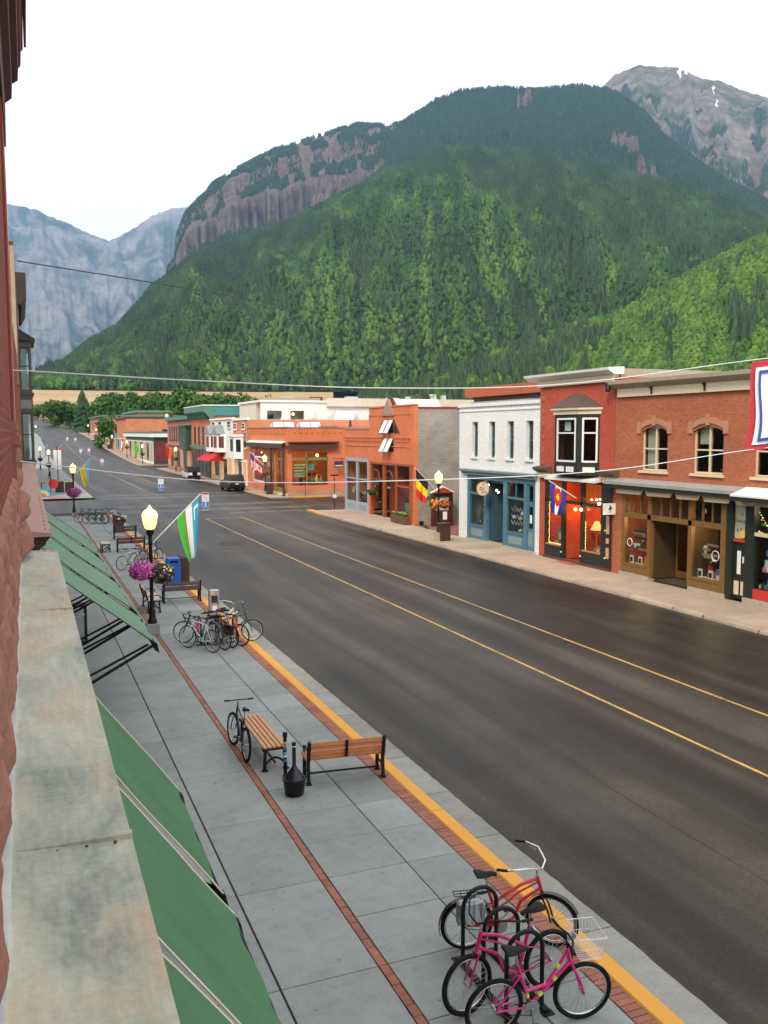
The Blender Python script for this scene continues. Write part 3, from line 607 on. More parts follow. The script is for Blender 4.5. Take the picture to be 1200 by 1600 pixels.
# ================================================================ left side: the sandstone building the view is taken from
LR = -.0078                                        # the left fronts stand a touch off the kerb line
lx = lambda x, y: x + .0078 * y
M_sand = M('red sandstone', (.30, .125, .09), .9, .35, 2.2, .9, fine=26); M_sand2 = M('smooth red sandstone', (.33, .14, .10), .85, .25, 3, .35); M_redbr = BRICK('deep red brick', (.26, .045, .025), (.22, .12, .09), .21, .075, .3)
M_maroon = M('maroon moulded cornice', (.10, .028, .026), .7, .35, 4, .3); M_pink = M('pale pink sandstone slab', (.43, .27, .225), .85, .18, 1.5, .4, fine=18, stretch=(1, .3, 1)); M_dkmould = M('dark brown moulding', (.035, .022, .018), .7, .3, 6)
M_mort = M('pale mortar', (.55, .47, .43), .9, .2, 9)
def rough_block(x0, x1, y0, y1, z0, z1, amp, seed, nx=3, ny=8, nz=6, bev=.03):
    """rock-faced stone: a rounded box whose outer face bulges and breaks unevenly"""
    me = bmesh.new(); r = random.Random(seed); o1, o2 = r.uniform(0, 90), r.uniform(0, 90)
    def P(i, j, k):
        u, v, w = i / nx, j / ny, k / nz; x = x0 + (x1 - x0) * u; y = y0 + (y1 - y0) * v; z = z0 + (z1 - z0) * w
        e = min(1, 4.2 * min(v, 1 - v)) * min(1, 4.2 * min(w, 1 - w))
        f = float(fbm(np.array(o1 + y * 5.0), np.array(o2 + z * 5.0), 3)); g = float(fbm(np.array(o2 + y * 14.0), np.array(o1 + z * 14.0), 2))
        if i == nx: x += amp * (e ** .6) * (.35 + 1.3 * f + .5 * (g - .5)) - bev * (1 - e ** .5)
        return (x, y, z)
    vid = {}
    def V(i, j, k):
        if (i, j, k) not in vid: vid[(i, j, k)] = me.verts.new(P(i, j, k))
        return vid[(i, j, k)]
    for j in range(ny):
        for k in range(nz):
            me.faces.new((V(nx, j, k), V(nx, j + 1, k), V(nx, j + 1, k + 1), V(nx, j, k + 1)))
    for i in range(nx):
        for k in range(nz): me.faces.new((V(i, 0, k), V(i + 1, 0, k), V(i + 1, 0, k + 1), V(i, 0, k + 1))); me.faces.new((V(i, ny, k), V(i, ny, k + 1), V(i + 1, ny, k + 1), V(i + 1, ny, k)))
        for j in range(ny): me.faces.new((V(i, j, 0), V(i, j + 1, 0), V(i + 1, j + 1, 0), V(i + 1, j, 0))); me.faces.new((V(i, j, nz), V(i + 1, j, nz), V(i + 1, j + 1, nz), V(i, j + 1, nz)))
    m = bpy.data.meshes.new('stone'); me.to_mesh(m); me.free(); return m
sb = thing('sandstone_building', 'red sandstone building with green metal ledge along the left edge', 'building', (0, 0, 0), LR)
wl_ = MB(); wl_.box(-3, -.16, -4, 13.2, 5.02, 12.6); wl_.box(-3, 0.02, -4, 13.2, 0, 4.55); wl_.build('wall', M_redbr, sb)
# courses of rock-faced stone above the ledge
k = 0
for z0 in (5.03, 5.37, 5.71, 6.05):
    y = -1.2 + (k % 2) * .35
    while y < 10.6:
        L = random.choice((.62, .78, .95)); y1 = min(y + L, 10.7)
        if y1 > .6 and z0 < 5.9: mobj('stone', rough_block(-.3, -.15, y, y1 - .014, z0, z0 + .326, .045, k), M_sand, sb)
        y = y1 + .002; k += 1
    k += 1
mo = MB(); mo.box(-.28, -.125, .6, 10.7, 5.012, 5.028); mo.build('mortar_bed', M_mort, sb)
# the pier: rock-faced below, stepped caps, plain shaft, moulded cornice on top
pier = MB().box(-.6, -.12, 10.8, 12.6, 5.0, 6.36).build('pier', M_sand, sb)
for i, (z0, z1, xo, am) in enumerate(((5.03, 5.42, -.10, .10), (5.44, 5.80, -.12, .11), (5.82, 6.10, -.13, .06), (6.11, 6.36, -.13, .05))):
    mobj('stone', rough_block(-.3, xo, 10.8 + .1 * (i % 2), 12.6, z0, z1, am, 200 + i, 3, 14, 7), M_sand, pier)
cap = MB(); cap.prism([(-.5, 6.365), (-.075, 6.365), (-.075, 6.44), (-.115, 6.52), (-.5, 6.52)], 10.9, 12.5, 'y'); cap.prism([(-.5, 6.525), (-.10, 6.525), (-.10, 6.58), (-.13, 6.64), (-.5, 6.64)], 10.9, 12.5, 'y'); fixn(cap.build('cap', M_sand2, pier))
MB().box(-.5, -.135, 11.0, 12.4, 6.645, 10.2).build('shaft', M('red painted pilaster', (.27, .035, .018), .65, .25, 2, .2), pier)
MB().box(-.5, -.165, 12.4, 13.1, 6.645, 10.2).build('side_shaft', M_redbr, pier)
c2 = MB(); c2.prism([(-.5, 6.3), (-.085, 6.3), (-.06, 6.42), (-.085, 6.5), (-.12, 6.66), (-.5, 6.66)], 12.62, 13.15, 'y'); fixn(c2.build('cap', M_sand, pier))
co = MB(); co.prism([(-.5, 10.2), (-.12, 10.2), (-.11, 10.75), (-.03, 10.82), (-.02, 11.0), (.05, 11.05), (.06, 11.2), (.09, 11.24), (.10, 11.42), (.125, 11.45), (.135, 13.2), (-.5, 13.2)], 9.8, 12.9, 'y'); fixn(co.build('cornice', M_maroon, sb))
co = MB(); co.box(.136, .165, 9.7, 12.95, 11.5, 13.2); co.build('cornice_edge', M('brown edge board', (.2, .08, .05), .7, .3, 6), sb)
# weathered metal ledge: three folded sheets with raised seams
m, nt, b = new_mat('weathered ledge paint'); p = pos_node(nt); pst = pos_node(nt, (1, .45, 1))
n1 = noise(nt, pst, 2.3, 5, .6, .6); n2 = noise(nt, pst, 1.6, 5, .6, .9); n3 = noise(nt, pos_node(nt, (26, 3, 3)), 1, 4, .6); n4 = noise(nt, p, 30, 4, .7)
c = ramp(nt, n1, [(.32, (.15, .20, .16)), (.46, (.36, .42, .30)), (.62, (.60, .61, .45))])
c = mixc(nt, ramp(nt, n2, [(.45, (0, 0, 0)), (.62, (.78, .78, .78))]), c, (.60, .40, .21))
c = mixc(nt, .30, c, ramp(nt, n3, [(.3, (.12, .15, .13)), (.7, (.55, .5, .4))])); c = mixc(nt, .15, c, ramp(nt, n4, [(.35, (.1, .1, .08)), (.65, (.6, .56, .45))]))
nt.links.new(c, b.inputs['Base Color']); b.inputs['Roughness'].default_value = .55; bump(nt, b, n3, .12, .006); M_ledge = m
M_rust = M('rusty rivet', (.14, .06, .03), .8, .3, 30)
ledge = MB(); ledge.box(-.14, .29, -3, 12.0, 4.56, 4.97); ledge = ledge.build('ledge', M_dkmould, sb)
for y0, y1 in ((-1.25, 3.33), (3.35, 7.97), (7.99, 12.02)):
    s = MB(); n = 10
    for i in range(n):
        a, b_ = y0 + (y1 - y0) * i / n, y0 + (y1 - y0) * (i + 1) / n
        za, zb = [4.995 + .004 * math.sin(i * 1.7 + q * 1.7 + y0) for q in (0, 1)]
        s.add([(-.14, a, za + .02), (.312, a, za), (.312, b_, zb), (-.14, b_, zb + .02), (.316, a, za - .05), (.316, b_, zb - .05)], [(0, 1, 2, 3), (1, 4, 5, 2)])
    s.build('ledge_sheet', M_ledge, ledge)
    s = MB(); s.box(-.13, .314, y1 - .012, y1 + .022, 4.99, 5.014); s.build('seam', M_ledge, ledge)
    for x in (-.05, .05, .15, .25): MB().sphere((x, y1 - .04, 5.003), .007, 6, 4).build('rivet', M_rust, ledge)
MB().box(-.15, -.10, .5, 10.75, 5.0, 5.035).build('flashing', M('white caulk', (.55, .58, .55), .8, .2, 8), ledge)
# ---------------------------------------------------------------- next fronts along the left
nbld = thing('stone_shop_row', 'row front with pale pink stone cornice beyond the green ledge', 'building', (0, 0, 0), LR)
w = MB(); w.box(-3, -.22, 13.2, 43.8, 5.1, 9.0); w.box(-3, .0, 13.2, 43.8, 0, 4.8); w.build('wall', M_redbr, nbld)
s = MB(); s.prism([(-.24, 5.16), (.262, 5.10), (.275, 5.05), (-.24, 5.05)], 13.25, 43.6, 'y'); slab = fixn(s.build('cornice_slab', M_pink, nbld))
s = MB(); s.prism([(-.24, 5.045), (.262, 5.045), (.20, 4.97), (.19, 4.93), (.13, 4.90), (.10, 4.84), (-.24, 4.80)], 13.3, 43.5, 'y'); fixn(s.build('cornice_moulding', M_dkmould, nbld))
for i in range(13):
    for x in (.2,): MB().sphere((x, 13.7 + i * .62, 5.112), .012, 6, 4).build('screw', M_rust, slab)
MB().box(-.24, -.165, 15.5, 15.62, 6.6, 10.6).build('window_trim', M('white window trim', (.7, .7, .68), .6, .1), nbld)
MB().box(-.30, -.18, 30, 31.2, 8.0, 12.2).build('stone_quoin', M('tan stone', (.40, .28, .2), .9, .3, 3, .5), nbld)
MB().box(-3, -.2, 31.4, 43.8, 9.0, 12.6).build('upper_wall', M('dark brown brick', (.09, .05, .04), .85, .3), nbld)
# grey-green bay building
gb = thing('green_bay_building', 'grey-green building at far left with tall bay window', 'building', (0, 45, 0), 0)
M_olive = M('olive grey paint', (.115, .105, .075), .6, .2, 3); M_ollt = M('light olive panel', (.27, .27, .235), .6, .12, 3); M_blkfr = M('black window frame', (.015, .015, .015), .5, .2); M_metroof = M('dark metal roof', (.045, .04, .037), .45, .25, 4, metal=.3)
w = MB(); w.box(-5, .12, 0, 30, 0, 10.6); w.build('wall', M_olive, gb)
bay = MB()
for z0, z1 in ((4.62, 5.2), (7.42, 8.45), (10.45, 10.72)): bay.box(.12, .66, -.3, 3.2, z0, z1)
for z0, z1 in ((5.2, 7.42), (8.45, 10.45)):
    bay.box(.12, .17, -.3, -.1, z0, z1); bay.box(.56, .66, -.3, -.1, z0, z1); bay.box(.58, .66, 1.1, 1.4, z0, z1); bay.box(.58, .66, 3.0, 3.2, z0, z1)
bay = bay.build('bay', M_olive, gb)
MB().box(.14, .60, -.325, -.302, 7.62, 8.02).build('panel', M_ollt, bay); MB().box(.10, .73, -.36, 3.3, 8.26, 8.36).build('moulding', M_olive, bay); MB().box(.10, .74, -.37, 3.3, 5.05, 5.19).build('moulding', M_olive, bay)
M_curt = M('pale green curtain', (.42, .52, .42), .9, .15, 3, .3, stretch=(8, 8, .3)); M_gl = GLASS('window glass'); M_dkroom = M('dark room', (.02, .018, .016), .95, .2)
for z0, z1 in ((5.2, 7.42), (8.45, 10.45)):
    f = MB(); 
    for (a, b2, c3, d) in ((.17, .20, z0, z1), (.53, .56, z0, z1), (.17, .56, z0, z0 + .04), (.17, .56, z1 - .06, z1), (.17, .56, (z0 + z1) / 2 + .1, (z0 + z1) / 2 + .14)): f.box(a, b2, -.285, -.24, c3, d)
    f = f.build('window', M_blkfr, gb); MB().box(.2, .53, -.265, -.26, z0 + .04, z1 - .06).build('pane', M_gl, f)
    cm = MB(); n = 16
    for i in range(n):
        a, c3 = .22 + .22 * i / n, .22 + .22 * (i + 1) / n; ya, yb = -.18 + .02 * math.sin(i * 1.9), -.18 + .02 * math.sin((i + 1) * 1.9)
        cm.add([(a, ya, z0 + .1), (c3, yb, z0 + .1), (c3, yb, z1 - .1), (a, ya, z1 - .1)], [(0, 1, 2, 3)])
    cm.build('curtain', M_curt, f)
r = MB(); r.prism([(.05, 10.73), (.84, 10.73), (.84, 10.80), (.10, 11.25), (.05, 11.25)], -.45, 3.5, 'y'); rf = fixn(r.build('bay_roof', M_metroof, gb))
for i in range(6): MB().bar((.83, -.4 + i * .7, 10.82), (.10, -.4 + i * .7, 11.27), .03, .03).build('standing_seam', M_metroof, rf)
tb = thing('tall_dark_building', 'dark cornice of a taller building peeking past far left edge', 'building', (0, 62, 0)); MB().box(-6, .25, 0, 12, 0, 15.2).build('wall', M_olive, tb); fixn(MB().prism([(-6, 14.6), (.45, 14.6), (.75, 15.2), (.75, 16.6), (-6, 16.6)], -.3, 12, 'y').build('cornice', M_dkmould, tb))
# ---------------------------------------------------------------- awnings
M_green = M('green awning canvas', (.062, .165, .075), .65, .30, 1.1, .3, fine=60, spec=.35, stretch=(1, 1.6, 1)); M_greenl = M('faded sky-sheen awning canvas', (.11, .225, .125), .55, .16, 1.4, .2, fine=90, spec=.5); M_black = M('black metal', (.010, .010, .010), .5, .25, 8, .1, spec=.2); M_cream = M('cream hem', (.55, .5, .38), .8, .15)  # far awnings' canvas: grazing sky sheen put into its paler green
def awning(y0, y1, xw, zw, xo, zo, mat, label, arms=True, hem=True, skew=0.0, valance=.10, hm=None):
    t = thing('awning', label, 'awning', (0, (y0 + y1) / 2, 0), LR, 'green awnings over the left pavement')
    h = (y1 - y0) / 2; off = .0078 * (y0 + y1) / 2; nx, ny = 14, 26; mb = MB(); xw -= 0; rs = random.Random(int(y0 * 10))
    ph = rs.uniform(0, 6)
    def P(i, j, d=0):
        u, v = i / nx, j / ny; x = xw + (xo - xw) * u; z = zw + (zo - zw) * u
        s = -.045 * math.sin(PI * u) * (.6 + .4 * math.cos((v - .5) * 3)) + .014 * math.sin(v * 17 + ph + u * 2) * u ** .6 + .010 * math.sin(v * 7 + u * 9 + ph) + .006 * math.sin(v * 31 - u * 5 + ph)
        return (x - off * 0, -h + 2 * h * v + skew * u * (v - .5), z + s - d)
    for d in (0, .008):
        o = len(mb.v)
        for i in range(nx + 1):
            for j in range(ny + 1): mb.v.append(P(i, j, d))
        for i in range(nx):
            for j in range(ny):
                q = (o + i * (ny + 1) + j, o + (i + 1) * (ny + 1) + j, o + (i + 1) * (ny + 1) + j + 1, o + i * (ny + 1) + j + 1); mb.f.append(q if d == 0 else q[::-1])
    cv = mb.build('canopy', mat, t, True)
    vb = MB(); n = 12
    for j in range(n):
        a, b2 = -h + 2 * h * j / n, -h + 2 * h * (j + 1) / n; wa, wb = .012 * math.sin(j * 1.3), .012 * math.sin((j + 1) * 1.3)
        vb.add([(xo, a, zo), (xo, b2, zo), (xo + .03 + wb, b2, zo - valance), (xo + .03 + wa, a, zo - valance)], [(0, 1, 2, 3)])
    vb.build('valance', mat, cv)
    if hem:
        for s in (-1, 1): MB().tube([tuple(Vector(P(i, 0 if s < 0 else ny)) + Vector((0, 0, .004))) for i in range(nx + 1)], .009, 5).build('hem', hm or M_cream, cv)
    MB().tube([(xo - .02, -h + .02, zo - .02), (xo - .02, h - .02, zo - .02)], .028, 8).build('front_bar', M_black, t)
    MB().tube([(xw + .02, -h, zw + .03), (xw + .02, h, zw + .03)], .06, 8).build('roller', M_black, t)
    for s in (-1, 1):
        y = s * (h - .07)
        if arms:
            el = (xw + (xo - xw) * .35, y, zo - .55); MB().bar((.0, y, zo - 1.25), (xo - .03, y, zo - .05), .04, .05).build('arm', M_black, t); MB().bar((0.0, y - s * .09, zo - 1.05), (xo - .12, y - s * .09, zo - .05), .03, .04).build('arm', M_black, t)
        ec = MB(); ec.prism([(xo - .14, zo + .10), (xo + .03, zo - .02), (xo + .07, zo - .20), (xo - .02, zo - .14)], y - .05, y + .05, 'y'); fixn(ec.build('end_cap', M_black, t))
    return t
GA = 'green'
awning(1.2, 4.60, .10, 4.38, 1.47, 2.62, M_green, 'dark green canvas awning nearest the camera, running out of frame at bottom', False, True, 0)
awning(4.70, 6.86, .10, 4.52, 1.47, 2.60, M_green, 'dark green awning second from the bottom, black gap on its near side', False)
awning(7.20, 9.58, .10, 4.55, 1.47, 2.60, M_green, 'dark green awning third from the bottom, beside bare grey pavement', False)
for y0, y1, lb in ((16.9, 19.4, 'pale green awning with black struts showing beneath its near end'), (20.0, 23.9, 'pale green awning just beyond the one with black struts'), (24.6, 28.7, 'pale green awning third along the far group'), (29.6, 34.0, 'farthest pale green awning next to the pink stone cornice')):
    awning(y0, y1, .10, 4.33, 2.26, 2.55, M_greenl, lb, True, True, 0, .10, M_black)
# ================================================================ right-hand fronts
FX = 25.3
def wall_cells(mb, u0, u1, v0, v1, holes, w0, w1, axis='x'):
    """wall slab between w0 and w1 with rectangular openings, laid out in (u, v)"""
    us = sorted({u0, u1} | {h[i] for h in holes for i in (0, 1) if u0 < h[i] < u1}); vs_ = sorted({v0, v1} | {h[i] for h in holes for i in (2, 3) if v0 < h[i] < v1})
    for a, b_ in zip(us, us[1:]):
        run = None
        for c_, d in zip(vs_, vs_[1:]):
            inh = any(h[0] <= (a + b_) / 2 <= h[1] and h[2] <= (c_ + d) / 2 <= h[3] for h in holes)
            if not inh: run = [c_, d] if run is None else [run[0], d]
            if (inh or d == vs_[-1]) and run:
                mb.box(w0, w1, a, b_, *run) if axis == 'x' else mb.box(a, b_, w0, w1, *run)
                run = None
    return mb
def shell(root, y0, y1, h, depth, mat, holes=(), roofmat=None, roof_z=None, floors=(4.35,), sidemat=None, x0=FX, base=0.0):
    """hollow building: pierced front, side and back walls, floors and roof"""
    wall_cells(MB(), y0, y1, base, h, holes, x0, x0 + .32).build('front_wall', mat, root)
    s = MB(); s.box(x0 + .32, x0 + depth, y0, y0 + .25, base, h); s.box(x0 + .32, x0 + depth, y1 - .25, y1, base, h); s.box(x0 + depth - .25, x0 + depth, y0 + .25, y1 - .25, base, h); s.build('side_wall', sidemat or mat, root)
    rz = roof_z if roof_z else h - .45
    MB().box(x0 + .32, x0 + depth - .25, y0 + .25, y1 - .25, rz - .2, rz).build('roof', roofmat or M_roofg, root)
    for f in floors: MB().box(x0 + .32, x0 + depth - .25, y0 + .25, y1 - .25, f - .15, f + .15).build('floor', M_dkroom, root)
    MB().box(x0 + .35, x0 + depth - .3, y0 + .26, y1 - .26, .0, .05).build('floor', M('shop floor', (.09, .06, .04), .7, .3), root)
def win(root, y0, y1, z0, z1, x, fm, sill=None, rail=True, mull=0, recess=.14, fw=.06, curtain=None, glass=None, name='window'):
    """sash window set into an opening: frame, meeting rail, pane, sill; optional curtain"""
    f = MB(); xf = x + recess
    f.box(xf, xf + .07, y0, y0 + fw, z0, z1); f.box(xf, xf + .07, y1 - fw, y1, z0, z1); f.box(xf, xf + .07, y0 + fw, y1 - fw, z0, z0 + fw); f.box(xf, xf + .07, y0 + fw, y1 - fw, z1 - fw, z1)
    if rail: zm = (z0 + z1) / 2; f.box(xf + .005, xf + .065, y0 + fw, y1 - fw, zm - .03, zm + .03)
    for k in range(mull): ym = y0 + (y1 - y0) * (k + 1) / (mull + 1); f.box(xf - .012, xf + .082, ym - fw * .6, ym + fw * .6, z0 + fw, z1 - fw)
    f = f.build(name, fm, root)
    MB().box(xf + .03, xf + .036, y0 + fw, y1 - fw, z0 + fw, z1 - fw).build('pane', glass or M_gl, f)
    if sill: MB().box(x - .09, x + recess, y0 - .08, y1 + .08, z0 - .11, z0 - .004).build('sill', sill, f)
    if curtain:
        cmat, a, b_, c_, d = curtain; MB().box(xf + .16, xf + .18, y0 + (y1 - y0) * a, y0 + (y1 - y0) * b_, z0 + (z1 - z0) * c_, z0 + (z1 - z0) * d).build('blind', cmat, f)
    return f
def goods(root, y0, y1, z0, z1, x0, x1, n, cols, seed, smin=.06, smax=.2, name='display_goods'):
    """the jumble of goods in a shop window, standing on its shelf or on racks"""
    r = random.Random(seed); byc = [MB() for _ in cols]
    for i in range(n):
        s = r.uniform(smin, smax); y = r.uniform(y0 + s, y1 - s); x = r.uniform(x0, x1); q = r.random(); mb = byc[r.randrange(len(cols))]
        z = z0 if z1 - z0 < .05 else z0 + r.randrange(3) * (z1 - z0) / 3
        if q < .45: mb.box(x - s / 2, x + s / 2, y - s / 2, y + s / 2, z, z + s * r.uniform(.6, 1.8))
        elif q < .75: mb.lathe([(s * .45, 0), (s * .5, s * .5), (s * .3, s), (s * .18, s * 1.2)], (x, y, z), 8)
        else: mb.sphere((x, y, z + s * .5), s * .5, 8, 5)
    for k, mb in enumerate(byc):
        if mb.v: o = mb.build(name, cols[k], root); o['kind'] = 'stuff'
def point(name, loc, e, c, r=.08):
    l = bpy.data.lights.new(name, 'POINT'); l.energy = e; l.color = c; l.shadow_soft_size = r; o = bpy.data.objects.new(name, l); col.objects.link(o); o.location = loc; return o
M_roofg = M('grey roof felt', (.28, .28, .27), .9, .25, 1.5); M_roofw = M('white roof membrane', (.72, .75, .78), .7, .1, 1.0)
M_whbr = BRICK('white painted brick', (.86, .86, .84), (.74, .74, .72), .21, .075, .05, .08, .6)
M_rdbr = BRICK('bright red brick', (.55, .085, .045), (.36, .14, .09), .21, .075, .22, .22)
M_bnbr = BRICK('brown-red brick', (.45, .125, .055), (.40, .20, .125), .21, .075, .28, .18)
M_orbr = BRICK('orange painted brick', (.74, .22, .095), (.52, .17, .085), .21, .075, .12, .18, .5)
M_gyblk = BRICK('grey block', (.34, .31, .27), (.27, .25, .22), .41, .2, .10, .38, .35)
M_blue = M('slate blue paint', (.085, .19, .26), .5, .18, 4); M_bluelt = M('pale blue-grey cornice', (.22, .29, .30), .55, .15, 4)
M_crm = M('cream paint', (.72, .60, .40), .55, .12, 4); M_wht2 = M('white paint', (.80, .79, .74), .5, .08, 4); M_tan = M('tan cornice metal', (.33, .28, .2), .55, .18, 3)
M_dkgrn = M('black-green paint', (.02, .026, .02), .45, .25, 5); M_bronze = M('bronze brown paint', (.20, .105, .03), .45, .2, 4); M_rdwood = M('varnished red wood', (.36, .085, .025), .4, .3, 6, .15, stretch=(1, 1, .15)); M_gyfr = M('grey storefront paint', (.36, .40, .42), .5, .12, 4)
M_stone = M('sill stone', (.42, .36, .29), .85, .2, 4, .3); M_redcop = M('dark red coping', (.30, .045, .03), .6, .2, 4)
M_brown = M('dark brown metal', (.075, .035, .022), .5, .2, 6); M_redin = M('red interior', (.45, .07, .03), .8, .2); M_wood = M('honey wood', (.42, .22, .09), .5, .25, 5, stretch=(1, 1, .2)); M_room = M('shop back wall', (.10, .075, .05), .9, .3)
_gc = {n: M('goods ' + n, c, .6, .2, 12) for n, c in dict(red=(.55, .04, .03), green=(.05, .28, .1), blue=(.06, .2, .45), cyan=(.15, .5, .55), cream=(.7, .62, .45), orange=(.75, .25, .04), white=(.8, .8, .78), dark=(.03, .03, .035), yellow=(.8, .55, .08), tan=(.4, .26, .14), pink=(.7, .2, .35)).items()}
G_ = lambda *n: [_gc[k] for k in n]
M_print = M('dark print', (.02, .02, .02), .6, .1); M_paper = M('white paper', (.82, .82, .8), .7, .05)
WARM = (1.0, .62, .28)
def bulb(name, loc, r, parent, s=18, c=(1.0, .72, .36)): return MB().sphere(loc, r, 8, 6).build(name, EM('glowing bulb', c, s), parent)

# ---------------------------------------------------------------- white brick shop
wb = thing('white_brick_shop', 'white painted brick shop with blue storefront and four narrow windows', 'building')
WW = ((47.1, 47.85), (45.03, 45.75), (42.93, 43.67), (40.9, 41.62)); Z0, Z1 = 5.02, 7.1
shell(wb, 40.22, 49.5, 8.0, 16, M_whbr, [(a, b_, Z0, Z1) for a, b_ in WW] + [(40.64, 48.35, 0, 3.98)], M_roofg, 7.5, (4.45,))
cp = MB(); cp.box(FX - .10, FX + .40, 40.2, 49.55, 8.0, 8.2); cp.box(FX + .4, FX + 16, 49.2, 49.55, 8.0, 8.12); cp.build('coping', M_wht2, wb); MB().box(FX - .05, FX + .0, 40.2, 49.5, 7.72, 7.80).build('string_course', M_whbr, wb); MB().box(FX + .45, FX + 1.6, 40.6, 48.9, 7.52, 8.32).build('roof_curb', M_roofg, wb)
for i, (a, b_) in enumerate(WW):
    win(wb, a, b_, Z0, Z1, FX, M_blue, M_wht2, recess=.20, fw=.07, curtain=(_gc['cream'], .1, .9, .45 if i % 2 else .6, .97))
sf = MB()
for a, b_ in ((48.05, 48.35), (45.95, 46.25), (43.6, 43.98), (41.45, 41.75), (40.64, 40.78)): sf.box(FX - .03, FX + .17, a, b_, .10, 3.72)
sf.box(FX - .03, FX + .17, 40.64, 48.35, 3.70, 3.98); sf = sf.build('storefront_frame', M_blue, wb)
cn = MB(); cn.prism([(FX - .02, 3.96), (FX - .12, 3.96), (FX - .14, 4.05), (FX - .30, 4.16), (FX - .32, 4.27), (FX - .02, 4.30)], 40.45, 48.9, 'y'); cn = fixn(cn.build('storefront_cornice', M_bluelt, wb))
for i in range(42): MB().box(FX - .20, FX - .125, 40.55 + i * .2, 40.65 + i * .2, 3.97, 4.06).build('dentil', M_bluelt, cn)
for a, b_, dr in ((46.25, 48.05, 0), (41.75, 43.6, 0)):
    w = MB(); w.box(FX + .0, FX + .12, a, b_, .10, .86); w.box(FX - .04, FX + .16, a, b_, .86, .95); tb_ = MB().box(FX, FX + .12, a, b_, 2.78, 2.9)
    if a < 43: tb_.box(FX + .02, FX + .1, (a + b_) / 2 - .03, (a + b_) / 2 + .03, 2.9, 3.7)
    w = w.build('shop_window', M_blue, wb); tb_.build('transom_bar', M_blue, w); MB().box(FX + .05, FX + .056, a, b_, .95, 2.78).build('pane', M_gl, w); MB().box(FX + .05, FX + .056, a, b_, 2.9, 3.7).build('pane', M_gl, w)
    MB().box(FX - .012, FX - .001, a + .2, b_ - .2, .28, .70).build('panel', M_bluelt, w); MB().box(FX + .14, FX + .9, a, b_, .80, .86).build('shelf', M_wht2, w)
    goods(w, a, b_, .865, .87, FX + .2, FX + .7, 26, G_('red', 'white', 'dark', 'tan', 'orange', 'green'), int(a))
# christmas tree and garlands in the windows
tr = MB()
for k in range(5): tr.lathe([(.34 - .055 * k, 0), (.05, .32)], (FX + .5, 47.35, .9 + k * .22), 9)
tr = tr.build('display_tree', M('fir green', (.02, .06, .03), .9, .3, 12), wb)
for i in range(14): a = random.uniform(0, 6.28); h = random.uniform(0, 1.0); MB().sphere((FX + .5 - abs(math.cos(a)) * (.32 - .25 * h), 47.35 + math.sin(a) * (.32 - .25 * h), .95 + h), .035, 6, 4).build('bauble', _gc[random.choice(('red', 'white', 'yellow', 'cyan'))], tr)
for k, (y, z, c_) in enumerate(((42.9, 2.15, 'red'), (42.4, 2.0, 'white'), (43.2, 2.3, 'green'), (42.65, 1.7, 'yellow'), (42.1, 2.35, 'orange'), (43.3, 1.75, 'white'), (42.3, 1.45, 'red'))): MB().sphere((FX + .3, y, z), .11, 8, 6).build('ornament', _gc[c_], wb)
for z in (1.55, 1.9, 2.3): MB().tube([(FX + .25, 41.9 + i * .16, z - .22 * math.sin(PI * ((i * .5) % 1))) for i in range(11)], .015, 5).build('garland', _gc['white'], wb)
# recessed entry between the two windows, narrow door at the right end
en = MB(); en.box(FX + .2, FX + 1.3, 45.95, 46.05, .1, 3.7); en.box(FX + .2, FX + 1.3, 43.9, 43.98, .1, 3.7); en.box(FX + .2, FX + 1.3, 43.98, 45.95, 3.55, 3.7); en.build('entry', M('recess-shaded blue paint', (.045, .10, .14), .5, .2), wb)  # entry sides and ceiling: recess shade put into a deeper blue
d = MB(); wall_cells(d, 43.98, 45.95, .1, 3.5, [(44.1, 45.82, .6, 2.66), (44.1, 45.82, 2.78, 3.44)], FX + 1.2, FX + 1.27); d = d.build('door', M_blue, wb); MB().box(FX + 1.23, FX + 1.235, 44.1, 45.82, .6, 3.44).build('pane', M_gl, d)
MB().box(FX + 1.5, FX + 2.0, 44.6, 45.6, 1.2, 1.9).build('red_armchair', _gc['red'], wb); MB().box(FX + 1.5, FX + 2.0, 44.6, 45.6, 1.9, 2.05).build('white_throw', _gc['white'], wb); goods(wb, 44.2, 45.8, .95, .96, FX + 1.5, FX + 1.8, 12, G_('cream', 'red', 'dark'), 12)
d = MB(); wall_cells(d, 40.78, 41.45, .1, 3.7, [(40.9, 41.33, 1.3, 2.5), (40.9, 41.33, 2.75, 3.6)], FX + .05, FX + .11); d = d.build('door', M_blue, wb); MB().box(FX + .07, FX + .076, 40.9, 41.33, 1.3, 3.6).build('pane', M_gl, d); MB().box(FX + .045, FX + .049, 41.0, 41.22, 1.6, 2.05).build('notice', M_paper, d); MB().box(FX + .03, FX + .05, 40.86, 41.37, .35, 1.1).build('panel', M_bluelt, d); MB().sphere((FX + .02, 41.38, 1.05), .035, 6, 5).build('handle', M_black, d)
MB().box(FX - .06, FX + .3, 40.5, 48.5, 0, .10).build('plinth', M_stone, wb); MB().box(FX + 4, FX + 4.1, 40.6, 48.4, .1, 4.2).build('shop_back', M_room, wb)
for i, (y, z) in enumerate(((45.3, 3.45), (44.35, 3.2), (44.15, 3.1))): bulb('lamp_bulb', (FX - .25, y, z), .06, wb, 8); MB().tube([(FX - .02, y, z + .18), (FX - .22, y, z + .2), (FX - .25, y, z + .06)], .012, 5).build('lamp_arm', M_black, wb)
